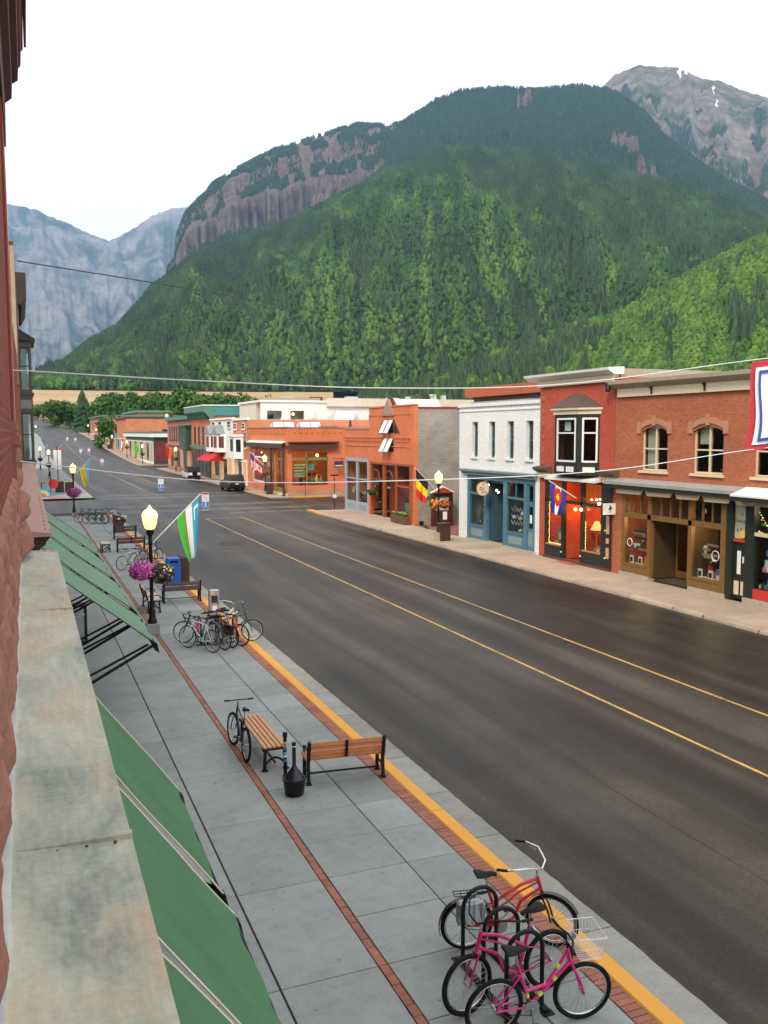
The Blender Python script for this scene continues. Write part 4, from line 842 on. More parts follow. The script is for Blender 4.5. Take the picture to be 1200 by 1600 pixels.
# round hanging sign
sg = thing('hanging_sign', 'round cream hanging sign on the white brick shop', 'sign', (24.62, 45.2, 3.25)); MB().lathe([(.40, -.03), (.41, 0), (.40, .03)], (0, 0, 0), 28, 'y').build('disc', M('cream sign board', (.78, .66, .48), .6, .1), sg)
MB().torus((0, -.02, 0), .40, .022, 32, 5, 'y').build('rim', M_wood, sg); MB().tube([(0, 0, .40), (0, 0, .62), (.7, 0, .62)], .014, 5).build('bracket', M_black, sg)
lettering('Zia', .26, M_print, sg, (-.08, -.036, .02)); lettering('Sun', .26, M_print, sg, (.06, -.036, -.18)); su = MB(); su.lathe([(.05, -.004), (.05, .004)], (.02, -.036, .24), 12, 'y'); [su.bar((.02 + .06 * math.cos(a), -.036, .24 + .06 * math.sin(a)), (.02 + .10 * math.cos(a), -.036, .24 + .10 * math.sin(a)), .006, .014, (0, 1, 0)) for a in np.arange(0, 6.28, .785)]; su.build('sun_mark', _gc['tan'], sg)

# ---------------------------------------------------------------- red brick shop with the bay
rb = thing('red_brick_shop', 'bright red brick shop with black bay window and glowing orange storefront', 'building')
shell(rb, 33.9, 40.2, 9.0, 16, M_rdbr, [(34.75, 39.66, 0, 4.12), (35.1, 38.5, 4.75, 7.2)], M_roofw, 8.9, (4.4,))
cn = MB(); cn.box(FX - .16, FX + .2, 33.95, 40.35, 8.80, 9.12); cn = cn.build('frieze', M_crm, rb); cn = MB(); cn.prism([(FX, 9.12), (FX - .25, 9.12), (FX - .55, 9.30), (FX - .58, 9.42), (FX + .3, 9.46), (FX + .3, 9.12)], 33.7, 41.0, 'y'); fixn(cn.build('cornice', M_wht2, rb)); MB().box(FX + .3, FX + 16, 33.95, 40.2, 9.0, 9.40).build('parapet', M_tan, rb)
# quoin blocks up the left edge
for i in range(12): MB().box(FX - .03, FX + .05, 39.95 if i % 2 else 39.8, 40.21, 4.8 + i * .33, 5.08 + i * .33).build('quoin', M_bnbr, rb)
BX = 24.6; pl = [(FX + .06, 38.62), (BX, 37.8), (BX, 35.8), (FX + .06, 34.95)]     # plan of the bay
def bay_band(z0, z1, mat, name, grow=0.0, par=None):
    mb = MB(); q = [(x - (grow if i in (1, 2) else 0), y + (grow if i < 2 else -grow)) for i, (x, y) in enumerate(pl)]
    q = [(FX + .06, q[0][1])] + q[1:3] + [(FX + .06, q[3][1])]; mb.prism(q, z0, z1, 'z'); return fixn(mb.build(name, mat, par or rb))
bay_band(4.42, 5.02, M_dkgrn, 'bay_base'); bay_band(7.2, 7.34, M_dkgrn, 'bay_head'); bay_band(7.34, 7.55, M_crm, 'bay_frieze', .06); bay_band(7.55, 7.68, M_crm, 'bay_eave', .16)
rf = MB(); e = .2; q = [(FX + .06, 38.62 + e), (BX - e, 37.8 + e), (BX - e, 35.8 - e), (FX + .06, 34.95 - e)]; rf.add([(x, y, 7.68) for x, y in q] + [(FX + .06, 37.3, 8.32), (FX - .15, 37.2, 8.32), (FX - .15, 36.4, 8.32), (FX + .06, 36.3, 8.32)], [(0, 1, 5, 4), (1, 2, 6, 5), (2, 3, 7, 6), (4, 5, 6, 7), (3, 2, 1, 0), (0, 4, 7, 3)]); fixn(rf.build('bay_roof', M('brown shingles', (.10, .068, .055), .85, .35, 9, .5), rb))
def bay_window(p, q, name='bay_window'):
    """window filling one side of the bay between two plan points"""
    p = Vector((p[0], p[1], 0)); q = Vector((q[0], q[1], 0)); d = (q - p).normalized(); L = (q - p).length; nrm = Vector((d.y, -d.x, 0)); nrm = nrm if nrm.dot(Vector((-1, -.3, 0))) > 0 else -nrm
    Q = lambda s, z, o=0: p + d * s + Vector((0, 0, z)) + nrm * o
    wf = MB(); wf.bar(Q(.11, 5.02, -.07), Q(.11, 7.2, -.07), .22, .10, nrm); wf.bar(Q(L - .11, 5.02, -.07), Q(L - .11, 7.2, -.07), .22, .10, nrm); wf = wf.build('bay_post', M_dkgrn, rb)
    f = MB(); a, b_ = .24, L - .24
    for s in (a, b_): f.bar(Q(s, 5.05, -.02), Q(s, 7.17, -.02), .09, .06, nrm)
    for z in (5.09, 7.13): f.bar(Q(a + .046, z, -.02), Q(b_ - .046, z, -.02), .06, .09, Vector((0, 0, 1)))
    f.bar(Q(a + .046, 6.45, -.02), Q(b_ - .046, 6.45, -.02), .055, .07, Vector((0, 0, 1)))
    f = f.build(name, M_wht2, rb); g = MB(); g.bar(Q(a + .04, 6.1, -.04), Q(b_ - .04, 6.1, -.04), .006, 2.05, Vector((0, 0, 1))); g.build('pane', M_gl, f)
    n = 2 if L > 1.5 else 1
    for i in range(n): s0 = a - .05 + (b_ - a + .1) * i / n; s1 = a - .05 + (b_ - a + .1) * (i + 1) / n - .12; g = MB(); g.bar(Q(s0 + .06, 4.70, .012), Q(s1, 4.70, .012), .012, .26, Vector((0, 0, 1))); g.build('panel', M_wht2, rb)
    return Q
Q = bay_window(pl[1], pl[2]); bay_window(pl[2], pl[3]); bay_window(pl[0], pl[1])
MB().box(BX + .2, BX + .22, 36.7, 37.2, 6.55, 7.0).build('notice', M_paper, rb); MB().lathe([(.1, 0), (.12, .15), (.05, .3)], (BX + .35, 36.25, 5.05), 10).build('vase', M_wht2, rb)
fl = MB(); [fl.sphere((BX + .35 + random.uniform(-.12, .12), 36.25 + random.uniform(-.15, .15), 5.4 + random.uniform(0, .35)), .05, 6, 4) for _ in range(16)]; fl.build('bouquet', _gc['pink'], rb)
for y0, y1 in ((39.0, 40.25), (33.5, 34.65)):
    c = MB(); c.prism([(FX, 4.42), (FX - .2, 4.42), (FX - .42, 4.56), (FX - .44, 4.68), (FX, 4.74)], y0, y1, 'y'); fixn(c.build('pilaster_cap', M('brown cornice paint', (.11, .085, .06), .6, .2), rb)); MB().box(FX - .18, FX - .001, y0 + .1, y1 - .1, 4.14, 4.415).build('pilaster_block', M_crm, rb)
    for i in range(5): MB().box(FX - .24, FX - .181, y0 + .16 + i * .2, y0 + .26 + i * .2, 4.3, 4.40).build('dentil', M_crm, rb)
lg = MB(); lg.prism([(FX, 4.18), (FX - .50, 4.10), (FX - .50, 4.22), (FX, 4.34)], 34.66, 38.98, 'y'); fixn(lg.build('canopy_ledge', M_wht2, rb))
sf = MB()
for a, b_ in ((39.5, 39.66), (37.92, 38.12), (36.28, 36.46)): sf.box(FX - .02, FX + .16, a, b_, .12, 4.12)
sf.box(FX - .02, FX + .16, 34.75, 39.66, 2.93, 3.08); sf.box(FX - .02, FX + .16, 34.75, 39.66, 4.0, 4.12); sf.box(FX - .05, FX + .16, 38.12, 39.5, .12, .70); sf.box(FX - .05, FX + .16, 34.75, 36.28, .12, .70); sf = sf.build('storefront_frame', M_dkgrn, rb)
for a, b_ in ((38.12, 39.5), (34.75, 36.28)):
    w = MB(); w.box(FX - .07, FX + .1, a, b_, .70, .76); w = w.build('shop_window', M_wood, rb); MB().box(FX + .05, FX + .056, a, b_, .76, 2.93).build('pane', M_gl, w); MB().box(FX + .05, FX + .056, a, b_, 3.08, 4.0).build('pane', M_gl, w); MB().box(FX + .17, FX + 1.0, a, b_, .62, .68).build('shelf', M_wood, w)
    goods(w, a, b_, .68, .69, FX + .2, FX + .8, 16, G_('tan', 'cream', 'orange', 'red'), int(a * 3), .08, .25)
MB().box(FX + .3, FX + .8, 38.35, 38.9, .9, 1.6).build('display_chest', _gc['tan'], rb); MB().box(FX + .29, FX + .295, 38.55, 38.75, 1.0, 1.35).build('price_card', M_paper, rb); MB().lathe([(.22, 0), (.2, .2), (.24, .22)], (FX + .4, 38.7, .69), 12).build('display_drum', _gc['orange'], rb)
MB().lathe([(.3, 0), (.1, .42)], (FX + .55, 35.9, 1.75), 12).build('display_lampshade', M('lit lampshade', (.8, .45, .15), .8, .1, emit=(1, .45, .12), es=1.2), rb); MB().tube([(FX + .55, 35.9, .7), (FX + .55, 35.9, 1.75)], .03, 6).build('display_lamp_stem', _gc['tan'], rb)
pf = MB(); [pf.sphere((FX + .35 + random.uniform(0, .2), 35.3 + random.uniform(-.35, .35), 1.5 + random.uniform(-.05, .12)), .1, 7, 5) for _ in range(12)]; pf.build('display_blooms', _gc['red'], rb)
# glowing back room, red door recess with mat and shelves
MB().box(FX + 2.6, FX + 2.7, 34.2, 39.9, .1, 4.2).build('shop_back', M('amber plaster', (.62, .25, .08), .85, .2), rb); MB().box(FX + .17, FX + 1.2, 38.0, 38.06, .1, 2.93).build('entry_side', M_redin, rb); MB().box(FX + .17, FX + 1.2, 36.32, 36.38, .1, 2.93).build('entry_side', M_redin, rb)
d = MB(); wall_cells(d, 36.38, 38.0, .1, 2.9, [(36.55, 37.85, .7, 2.65)], FX + 1.2, FX + 1.26); d = d.build('door', M_dkgrn, rb); MB().box(FX + 1.22, FX + 1.226, 36.55, 37.85, .7, 2.65).build('pane', M_gl, d); MB().box(FX - .5, FX + 1.15, 36.5, 37.85, .012, .028).build('door_mat', M('red mat', (.4, .1, .06), .95, .2), rb)
for z in (.8, 1.15, 1.5, 1.85): MB().box(FX + 1.5, FX + 1.9, 36.45, 37.9, z, z + .03).build('shelf', M_wood, rb)
goods(rb, 36.45, 37.9, .83, 1.88, FX + 1.55, FX + 1.8, 40, G_('red', 'cream', 'dark', 'orange', 'white'), 61, .07, .16)
for y, z, x in ((36.65, 2.72, -.18), (36.2, 2.74, -.16), (34.85, 3.12, -.10), (35.2, 3.3, .2), (35.6, 3.25, .3), (36.0, 3.22, .3)): bulb('light_bulb', (FX + x, y, z), .075 if x < 0 else .05, rb, 30, (1.0, .6, .2))
bulb('light_bulb', (FX + .6, 38.75, 2.5), .06, rb, 25, (1.0, .55, .2))
st = MB(); [st.sphere((FX + .12, 39.42 + .02 * math.sin(i), .8 + i * .07), .014, 5, 4) for i in range(31)]; [st.sphere((FX + .12, 39.4 - i * .08, .78), .014, 5, 4) for i in range(16)]; [st.sphere((FX + .12, 36.2, .8 + i * .07), .014, 5, 4) for i in range(20)]; st.build('string_lights', EM('string light', (1, .5, .12), 12), rb)
for y in (39.0, 37.2, 35.3): point('shop_lamp', (FX + 1.0, y, 2.7), 85, (1.0, .40, .10), .12)
MB().box(FX - .06, FX + .14, 33.97, 34.74, .1, 4.14).build('column', M_dkgrn, rb); MB().box(FX - .1, FX + .3, 34.0, 39.7, 0, .12).build('plinth', M('dark brick plinth', (.14, .05, .035), .9, .4, 9), rb)
for y, z in ((34.35, 1.9), (34.35, .6), (36.3, .45), (37.98, .45)): MB().sphere((FX - .1, y, z), .05, 8, 6).build('knob', _gc['cream'], rb)
pn = MB(); [pn.box(FX - .085, FX - .061, 33.99 + .1, 34.3, z0, z1) for z0, z1 in ((.6, 1.1), (1.3, 1.55), (1.75, 2.6))]; pn.build('column_panel', M('salmon panel', (.62, .33, .2), .6, .1), rb)
sg = thing('hanging_sign', 'small white bird sign on the black column by red shop', 'sign', (24.95, 33.7, 2.98)); MB().box(-.36, .32, -.02, .02, -.26, .26).build('board', M_paper, sg); brd = MB(); brd.prism([(-.02, .16), (.03, .18), (.05, .12), (.14, .02), (.05, -.02), (.02, -.2), (0, -.2), (0, -.03), (-.1, -.04), (-.02, .05)], -.027, -.022, 'y'); fixn(brd.build('bird_mark', M_print, sg)); MB().bar((.3, 0, .3), (-.36, 0, .3), .02, .02).build('bracket', M_black, sg)

# ---------------------------------------------------------------- brown-red brick shop
bb = thing('brown_brick_shop', 'brown-red brick shop with arched paired windows and bronze storefront', 'building')
AW = ((30.28, 32.0), (27.05, 28.76), (23.8, 25.5))
shell(bb, 19.0, 33.86, 8.45, 16, M_bnbr, [(a, b_, 4.82, 6.72) for a, b_ in AW] + [(26.74, 33.2, 0, 3.95), (19.3, 26.5, 0, 3.95)], M_roofw, 8.2, (4.42,))
cn = MB(); cn.box(FX - .14, FX + .0, 19, 33.6, 8.06, 8.42); fr = cn.build('frieze', M_crm, bb); cn = MB(); cn.prism([(FX + .3, 8.42), (FX - .15, 8.42), (FX - .35, 8.52), (FX - .50, 8.62), (FX - .50, 8.78), (FX + .3, 8.84)], 19, 34.0, 'y'); fixn(cn.build('cornice', M_tan, bb))
MB().lathe([(.1, 0), (.13, .12), (.11, .3), (.15, .42)], (FX - .42, 33.92, 8.3), 10).build('corner_finial', M_dkgrn, bb)
for y in (31.2, 28.0, 24.7): b3 = MB(); b3.prism([(FX - .30, 8.42), (FX - .15, 8.42), (FX - .15, 8.12), (FX - .19, 8.12), (FX - .2, 8.3)], y - .04, y + .04, 'y'); fixn(b3.build('bracket', M_dkgrn, bb))
for k, (a, b_) in enumerate(AW):
    f = win(bb, a, b_, 4.82, 6.72, FX, M_crm, M_crm, mull=1, recess=.12, fw=.075, curtain=(_gc['cream'], .52, .93, .06 if k == 0 else .62, .95))
    # segmental brick arch fills the head of the opening, pale stone hood with key and ears
    n = 8; c_ = (a + b_) / 2; ar = MB(); hd = MB()
    arc = lambda y: 6.72 - .22 * ((y - c_) / ((b_ - a) / 2)) ** 2
    for i in range(n):
        y0, y1 = a + (b_ - a) * i / n, a + (b_ - a) * (i + 1) / n
        ar.add([(FX - .004, y0, arc(y0)), (FX - .004, y1, arc(y1)), (FX - .004, y1, 6.73), (FX - .004, y0, 6.73), (FX + .12, y0, arc(y0)), (FX + .12, y1, arc(y1))], [(0, 1, 2, 3), (0, 4, 5, 1)])
        hd.prism([(y0, arc(y0) + .12), (y1, arc(y1) + .12), (y1, arc(y1) + .36), (y0, arc(y0) + .36)], FX - .05, FX - .008, 'x')
    fixn(ar.build('arch', M_bnbr, bb)); fixn(hd.build('hood', M('pink stone trim', (.46, .22, .13), .85, .15), bb)); MB().box(FX - .08, FX - .009, c_ - .09, c_ + .09, 6.76, 7.2).build('keystone', MATS['pink stone trim'], bb)
    for y in (a - .13, b_ + .13): MB().box(FX - .07, FX - .009, y - .12, y + .12, 6.42, 6.92).build('hood_stop', MATS['pink stone trim'], bb)
bulb('window_lamp', (FX + .6, 30.6, 5.15), .13, bb, 4, (1.0, .42, .08)); MB().lathe([(.3, 0), (.3, .06)], (FX + .7, 27.5, 4.95), 10).build('table', _gc['tan'], bb)
aw = MB(); aw.prism([(FX, 4.36), (FX - .50, 4.20), (FX - .52, 4.14), (FX - .52, 4.27), (FX, 4.42)], 25.85, 33.95, 'y'); fixn(aw.build('canopy', M('grey canopy metal', (.36, .35, .33), .5, .2, 3, metal=.1), bb)); aw = MB(); aw.box(FX - .48, FX - .02, 25.9, 33.9, 3.98, 4.13); aw.build('canopy_soffit', M_dkgrn, bb)
aw = MB(); aw.prism([(FX, 4.36), (FX - .80, 4.10), (FX - .80, 4.16), (FX, 4.43)], 19.0, 25.80, 'y'); fixn(aw.build('canopy', M_wht2, bb)); MB().box(FX - .79, FX - .02, 19, 25.8, 3.94, 4.08).build('canopy_soffit', M_dkgrn, bb)
for a, b_ in ((31.5, 33.4), (29.6, 31.3), (28.0, 29.4), (26.3, 27.8), (24.2, 26.1)): c = MB(); c.prism([(a, 3.96), (a + .12, 3.76), (b_ - .12, 3.74), (b_, 3.96)], FX - .30, FX - .24, 'x'); fixn(c.build('valance_panel', M_crm, bb))
sf = MB()
for a, b_ in ((33.0, 33.2), (31.2, 31.42), (28.66, 28.86), (26.74, 27.02)): sf.box(FX - .04, FX + .16, a, b_, .18, 3.95)
sf.box(FX - .04, FX + .16, 27.02, 33.0, 2.68, 2.90); sf.box(FX - .04, FX + .16, 27.02, 33.0, 3.72, 3.95)
for a, b_, n in ((31.42, 33.0, 3), (28.86, 31.2, 4), (27.02, 28.66, 3)):
    for k in range(1, n): y = a + (b_ - a) * k / n; sf.box(FX + .02, FX + .1, y - .03, y + .03, 2.9, 3.72)
for a, b_ in ((31.42, 33.0), (27.02, 28.66)): sf.box(FX - .04, FX + .16, a, b_, .18, .52); sf.box(FX - .07, FX + .16, a, b_, .52, .60)
sf = sf.build('storefront_frame', M_bronze, bb); MB().box(FX + .05, FX + .056, 27.02, 33.0, 2.9, 3.72).build('pane', M_gl, sf)
M_warmshelf = M('lit shelf', (.7, .5, .25), .6, .1)
for a, b_ in ((31.42, 33.0), (27.02, 28.66)):
    w = MB(); w.box(FX + .03, FX + .07, a, a + .03, .6, 2.68); w = w.build('shop_window', M_bronze, bb); MB().box(FX + .05, FX + .056, a + .03, b_, .6, 2.68).build('pane', M_gl, w); MB().box(FX + .17, FX + .95, a, b_, .50, .56).build('shelf', M_warmshelf, w)
    for i in range(5): y = a + .2 + i * .3; q = MB(); q.box(FX + .25 + (i % 2) * .25, FX + .29 + (i % 2) * .25, y - .12, y + .12, .57, .57 + (.5 if i % 2 else .36)); q.build('picture_card', M_paper if i % 2 == 0 else _gc[('cyan', 'dark', 'cream', 'red', 'blue')[i]], w); MB().box(FX + .24 + (i % 2) * .25, FX + .249 + (i % 2) * .25, y - .08, y + .08, .64, .84).build('picture', _gc['dark'], w)
    goods(w, a, b_, .565, .57, FX + .5, FX + .8, 14, G_('cyan', 'white', 'orange', 'dark', 'blue', 'red'), int(a * 5), .1, .28); point('display_lamp', (FX + .45, (a + b_) / 2, 2.5), 60, (1, .62, .25), .1)
    for k in range(9): MB().box(FX + .3, FX + .31, a + .2 + random.random() * 1.2, a + .36 + random.random() * 1.2, 1.2 + k * .1, 1.3 + k * .1).build('hanging_card', random.choice((M_paper, _gc['dark'], _gc['tan'])), w)
MB().torus((FX + .045, 32.7, 1.55), .17, .015, 20, 5, 'x').build('window_decal', M_paper, bb); MB().torus((FX + .045, 27.35, 1.6), .2, .015, 20, 5, 'x').build('window_decal', M_paper, bb); MB().lathe([(.11, -.01), (.11, .01)], (FX + .3, 28.3, 3.3), 14, 'x').build('hanging_plate', M_paper, bb)
# recessed entry
[MB().box(FX + .16, FX + 1.4, ya, yb, .1, 2.7).build('entry_side', M('recess-shaded bronze', (.075, .045, .02), .5, .25), bb) for ya, yb in ((31.22, 31.30), (28.70, 28.78))]; d = MB(); wall_cells(d, 28.78, 31.22, .1, 2.68, [(28.9, 29.95, .4, 2.58), (30.05, 31.12, .4, 2.58)], FX + 1.4, FX + 1.46); d = d.build('door', M_bronze, bb); MB().box(FX + 1.42, FX + 1.426, 28.9, 31.12, .4, 2.58).build('pane', M_gl, d); MB().box(FX + .45, FX + 1.3, 28.95, 29.95, .012, .03).build('door_mat', _gc['dark'], bb); MB().box(FX + 4, FX + 4.1, 20, 33.2, .1, 4.2).build('shop_back', M_dkroom, bb)  # entry sides: shade of the recess put into a darker bronze
goods(bb, 28.9, 31.1, .5, 1.8, FX + 2.2, FX + 3.0, 34, G_('dark', 'tan', 'red', 'white'), 77)
MB().box(FX - .09, FX + .3, 31.25, 33.3, 0, .18).build('plinth', M_stone, bb); MB().box(FX - .09, FX + .3, 26.7, 28.75, 0, .18).build('plinth', M_stone, bb)
# narrow stair door and the crowded gift window at the frame's right edge
dp = MB(); dp.box(FX - .04, FX + .16, 26.42, 26.72, .05, 3.95); dp.box(FX - .06, FX + .2, 25.3, 25.74, .05, 3.95); dp.build('column', M_dkgrn, bb); MB().box(FX + .1, FX + .16, 25.74, 26.42, 2.42, 3.75).build('sign_board', M('pale sage board', (.52, .54, .36), .6, .15), bb)
for s, z in (('of', 3.35), ('Delicate', 3.1), ('& Rep', 2.75)): lettering(s, .2, M_print, bb, (FX + .095, 26.08, z), FACE_W)
MB().lathe([(.16, -.02), (.16, .02)], (FX + .06, 25.95, 2.62), 14, 'x').build('yellow_disc', _gc['yellow'], bb); MB().box(FX + .02, FX + .16, 25.74, 26.42, 2.3, 2.4).build('door_head', _gc['red'], bb)
d = MB(); d.box(FX + .1, FX + .16, 25.76, 26.4, .1, 2.28); d = d.build('stair_door', M_dkgrn, bb)
for y in (25.9, 26.25): MB().box(FX + .08, FX + .099, y - .12, y + .12, .25, .78).build('door_panel', M_crm, d)
for y, z0, z1 in ((26.15, 1.05, 1.95), (25.88, 1.5, 1.75)): MB().box(FX + .085, FX + .099, y - .09, y + .09, z0, z1).build('notice', M_paper, d)
sf = MB(); sf.box(FX - .03, FX + .12, 19.5, 25.3, .25, .62); sf.build('window_base', _gc['red'], bb); MB().box(FX - .03, FX + .1, 19.5, 25.3, 2.62, 2.75).build('transom_bar', M_crm, bb); MB().box(FX + .05, FX + .056, 19.5, 25.3, .62, 3.7).build('pane', M_gl, bb); MB().box(FX - .09, FX + .3, 19.3, 25.75, 0, .24).build('plinth', M_stone, bb)
goods(bb, 22.5, 25.3, .66, 2.5, FX + .2, FX + .45, 90, G_('cyan', 'white', 'red', 'dark', 'blue', 'tan', 'pink'), 91, .1, .26); goods(bb, 22.5, 25.3, 2.8, 3.4, FX + .15, FX + .3, 40, G_('red', 'green', 'tan', 'yellow'), 92, .05, .12); MB().box(FX + .6, FX + .65, 19.5, 25.3, .6, 3.9).build('display_back', M_dkroom, bb); point('display_lamp', (FX + .35, 24.6, 3.5), 40, (1, .8, .5), .1)
for k in range(16): MB().sphere((FX + .1, 25.2 - .12 * (k % 8) * .6, 3.5 - .09 * k if k < 8 else 2.95 - .02 * k), .022, 6, 4).build('string_light', EM('coloured bulb %d' % (k % 3), ((1, .05, .03), (.05, .9, .1), (1, .6, .1))[k % 3], 4), bb)
# roofs showing behind
rr = thing('red_roof_house', 'maroon metal roofed house behind the brown brick shop', 'building', (36, 26, 0)); MB().box(-2, 8, -8, 7, 0, 8.4).build('wall', M_tan, rr); r = MB(); r.add([(-3, -9, 8.3), (-3, 8, 8.3), (9, 8, 8.3), (9, -9, 8.3), (3, -3, 11.2), (3, 2, 11.2)], [(0, 1, 5, 4), (1, 2, 5), (2, 3, 4, 5), (3, 0, 4), (3, 2, 1, 0)]); fixn(r.build('roof', M('maroon metal roof', (.16, .03, .03), .5, .15, 2), rr))
pt = thing('rust_penthouse', 'rust-red flat penthouse behind the white brick shop', 'building', (34, 56, 0)); MB().box(0, 12, -3.8, 8.0, 7.0, 9.25).build('wall', M_brown, pt); MB().box(-.5, 12, -4.4, 8.6, 9.25, 10.0).build('roof', M('rust red fascia', (.40, .10, .035), .6, .2, 3), pt); MB().box(0, 12, -3.8, 8.0, 0, 7.0).build('lower_wall', M_redcop, pt)
# ================================================================ stepped-window orange shop and the block beyond the side street
tu = thing('orange_brick_shop', 'orange brick shop with triangular gable and white tilted window flaps', 'building')
TW = [(60.0, 61.9, 5.05, 6.08), (60.0, 61.9, 6.42, 7.42), (62.0, 63.1, 6.42, 7.42), (58.9, 59.9, 6.42, 7.42)]
wall_cells(MB(), 56.42, 64.88, 0, 8.35, TW[:2] + [(56.95, 64.65, 0, 4.2)], FX, FX + .32).build('front_wall', M_orbr, tu)
wall_cells(MB(), 64.88, 70.7, 0, 6.75, [(65.15, 70.45, 0, 4.42)], FX + .02, FX + .34).build('front_wall', M_orbr, tu)
s = MB(); s.box(FX + .32, FX + 18, 56.42, 56.7, 0, 8.15); s.build('block_wall', M_gyblk, tu); s = MB(); s.box(FX + .34, FX + 18, 70.42, 70.7, 0, 6.6); s.box(FX + 17.7, FX + 18, 56.7, 70.42, 0, 6.6); s.box(FX + .32, FX + 17.7, 64.6, 64.88, 4.3, 8.2); s.build('side_wall', M_orbr, tu)
MB().box(FX + .32, FX + 17.7, 56.7, 64.6, 7.6, 7.8).build('roof', M_roofg, tu); MB().box(FX + .34, FX + 17.7, 64.88, 70.42, 6.0, 6.2).build('roof', M_roofg, tu); MB().box(FX + .34, FX + 17.7, 56.7, 70.42, 4.3, 4.5).build('floor', M_dkroom, tu)
MB().box(FX + .36, FX + 18.05, 56.36, 56.74, 8.15, 8.28).build('coping', M_redcop, tu); MB().box(FX - .06, FX + .36, 56.36, 64.9, 8.35, 8.45).build('coping', M_orbr, tu); MB().box(FX - .03, FX + .4, 64.9, 70.75, 6.75, 6.86).build('coping', M('tan coping', (.42, .28, .18), .8, .2), tu)
MB().box(FX - .035, FX - .001, 56.42, 56.95, 4.25, 8.35).build('corner_pilaster', M_orbr, tu)
for z in (5.42, 7.75): MB().box(FX - .04, FX - .001, 56.96, 64.86, z, z + .08).build('string_course', M_orbr, tu)
MB().box(FX - .03, FX + .019, 64.9, 70.68, 5.40, 5.48).build('string_course', M_orbr, tu)
for i in range(46):
    y = 57.3 + i * .29
    if not (59.8 < y < 62.1): MB().box(FX - .07, FX - .001 + (.02 if y > 64.9 else 0), y, y + .13, 5.80, 6.06).build('corbel', M_orbr, tu)
for a, b_ in ((56.96, 59.85), (62.05, 70.66)): MB().box(FX - .09, FX - .0 + (.018 if a > 60 else -.001), a, b_, 6.06, 6.16).build('corbel_band', M_orbr, tu)
# gable peak with brown soffit; flaps pushed open from the top; dark side triangles
g = MB(); g.prism([(59.8, 7.7), (62.2, 7.7), (61.0, 8.95)], FX - .10, FX + .5, 'x'); fixn(g.build('gable', M('pinkish gable board', (.42, .22, .16), .7, .2), tu)); g = MB(); g.prism([(60.15, 7.82), (61.85, 7.82), (61.0, 8.68)], FX - .115, FX - .102, 'x'); fixn(g.build('gable_panel', M_tan, tu))
for s_ in (-1, 1): MB().bar((FX + .15, 61.0, 9.0), (FX + .15, 61.0 + s_ * 1.35, 7.63), .62, .06, (1, 0, 0)).build('gable_trim', M_brown, tu)
g = MB(); g.add([(FX + .5, 59.8, 7.9), (FX + .5, 61, 8.95), (FX + 4, 61, 8.95), (FX + 4, 59.8, 7.9), (FX + .5, 62.2, 7.9), (FX + 4, 62.2, 7.9)], [(0, 1, 2, 3), (1, 4, 5, 2)]); g.build('gable_roof', M_wht2, tu)
MB().lathe([(.12, 0), (.12, 1.1), (.2, 1.15), (.2, 1.3)], (29.5, 62.4, 8.1), 10).build('flue', M('galvanised flue', (.5, .52, .52), .4, .15, metal=.5), tu)
for (z0, z1) in ((5.05, 6.08), (6.42, 7.42)):
    for y0, y1 in ((60.05, 60.9), (61.0, 61.85)):
        f = MB(); f.box(FX + .1, FX + .16, y0, y0 + .05, z0, z1); f.box(FX + .1, FX + .16, y1 - .05, y1, z0, z1); f.box(FX + .1, FX + .16, y0 + .05, y1 - .05, z1 - .05, z1); f.box(FX + .1, FX + .16, y0 + .05, y1 - .05, z0, z0 + .05); f = f.build('window', M_brown, tu); MB().box(FX + .12, FX + .126, y0 + .05, y1 - .05, z0 + .05, z1 - .05).build('pane', M_gl, f)
        fl = MB(); fl.bar((FX - .02, (y0 + y1) / 2, z1 - .04), (FX - .48, (y0 + y1) / 2, z0 + .02), .70, .04, (1, 0, 0)); fl.build('flap', M_wht2, f)
    if z0 > 6:
        for tri in ([(62.0, z0), (63.1, z0), (62.0, z1)], [(59.9, z0), (58.85, z0), (59.9, z1)]):
            g = MB(); g.prism(tri, FX - .03, FX + .01, 'x'); fixn(g.build('side_light', M_brown, tu)); c_ = (sum(p[0] for p in tri) / 3, sum(p[1] for p in tri) / 3); g = MB(); g.prism([(c_[0] + (p[0] - c_[0]) * .7, c_[1] + (p[1] - c_[1]) * .7) for p in tri], FX - .036, FX - .032, 'x'); fixn(g.build('side_pane', M('dark glass', (.02, .02, .02), .1, .1), tu))
# red wood storefront
sf = MB()
for a, b_ in ((64.45, 64.65), (61.85, 62.1), (59.45, 59.7)): sf.box(FX - .03, FX + .18, a, b_, .1, 4.1)
sf.box(FX - .10, FX + .18, 56.6, 56.98, .0, 4.1); sf.box(FX - .06, FX + .2, 56.6, 64.65, 4.08, 4.24); sf.box(FX - .02, FX + .15, 56.98, 59.45, 2.55, 2.68); sf.box(FX - .02, FX + .15, 56.98, 59.45, .1, .62); sf.box(FX, FX + .15, 62.1, 64.45, 2.85, 2.97); sf = sf.build('storefront_frame', M_rdwood, tu)
MB().box(FX + .05, FX + .056, 56.98, 59.45, .62, 2.55).build('pane', M_gl, sf); MB().box(FX + .05, FX + .056, 56.98, 64.45, 2.97, 4.08).build('pane', M_gl, sf)
en = MB(); en.box(FX + .18, FX + 1.6, 59.62, 59.7, .1, 4.1); en.build('entry_side', M_redin, tu); en = MB(); en.box(FX + 1.6, FX + 1.7, 59.6, 64.6, .1, 4.1); en.build('entry_back', M_redin, tu)
d = MB(); d.box(FX + 1.52, FX + 1.58, 62.3, 63.1, .1, 2.2); d = d.build('door', M_dkgrn, tu); MB().box(FX + 1.50, FX + 1.515, 62.6, 62.8, 1.2, 1.9).build('notice', M_paper, d)
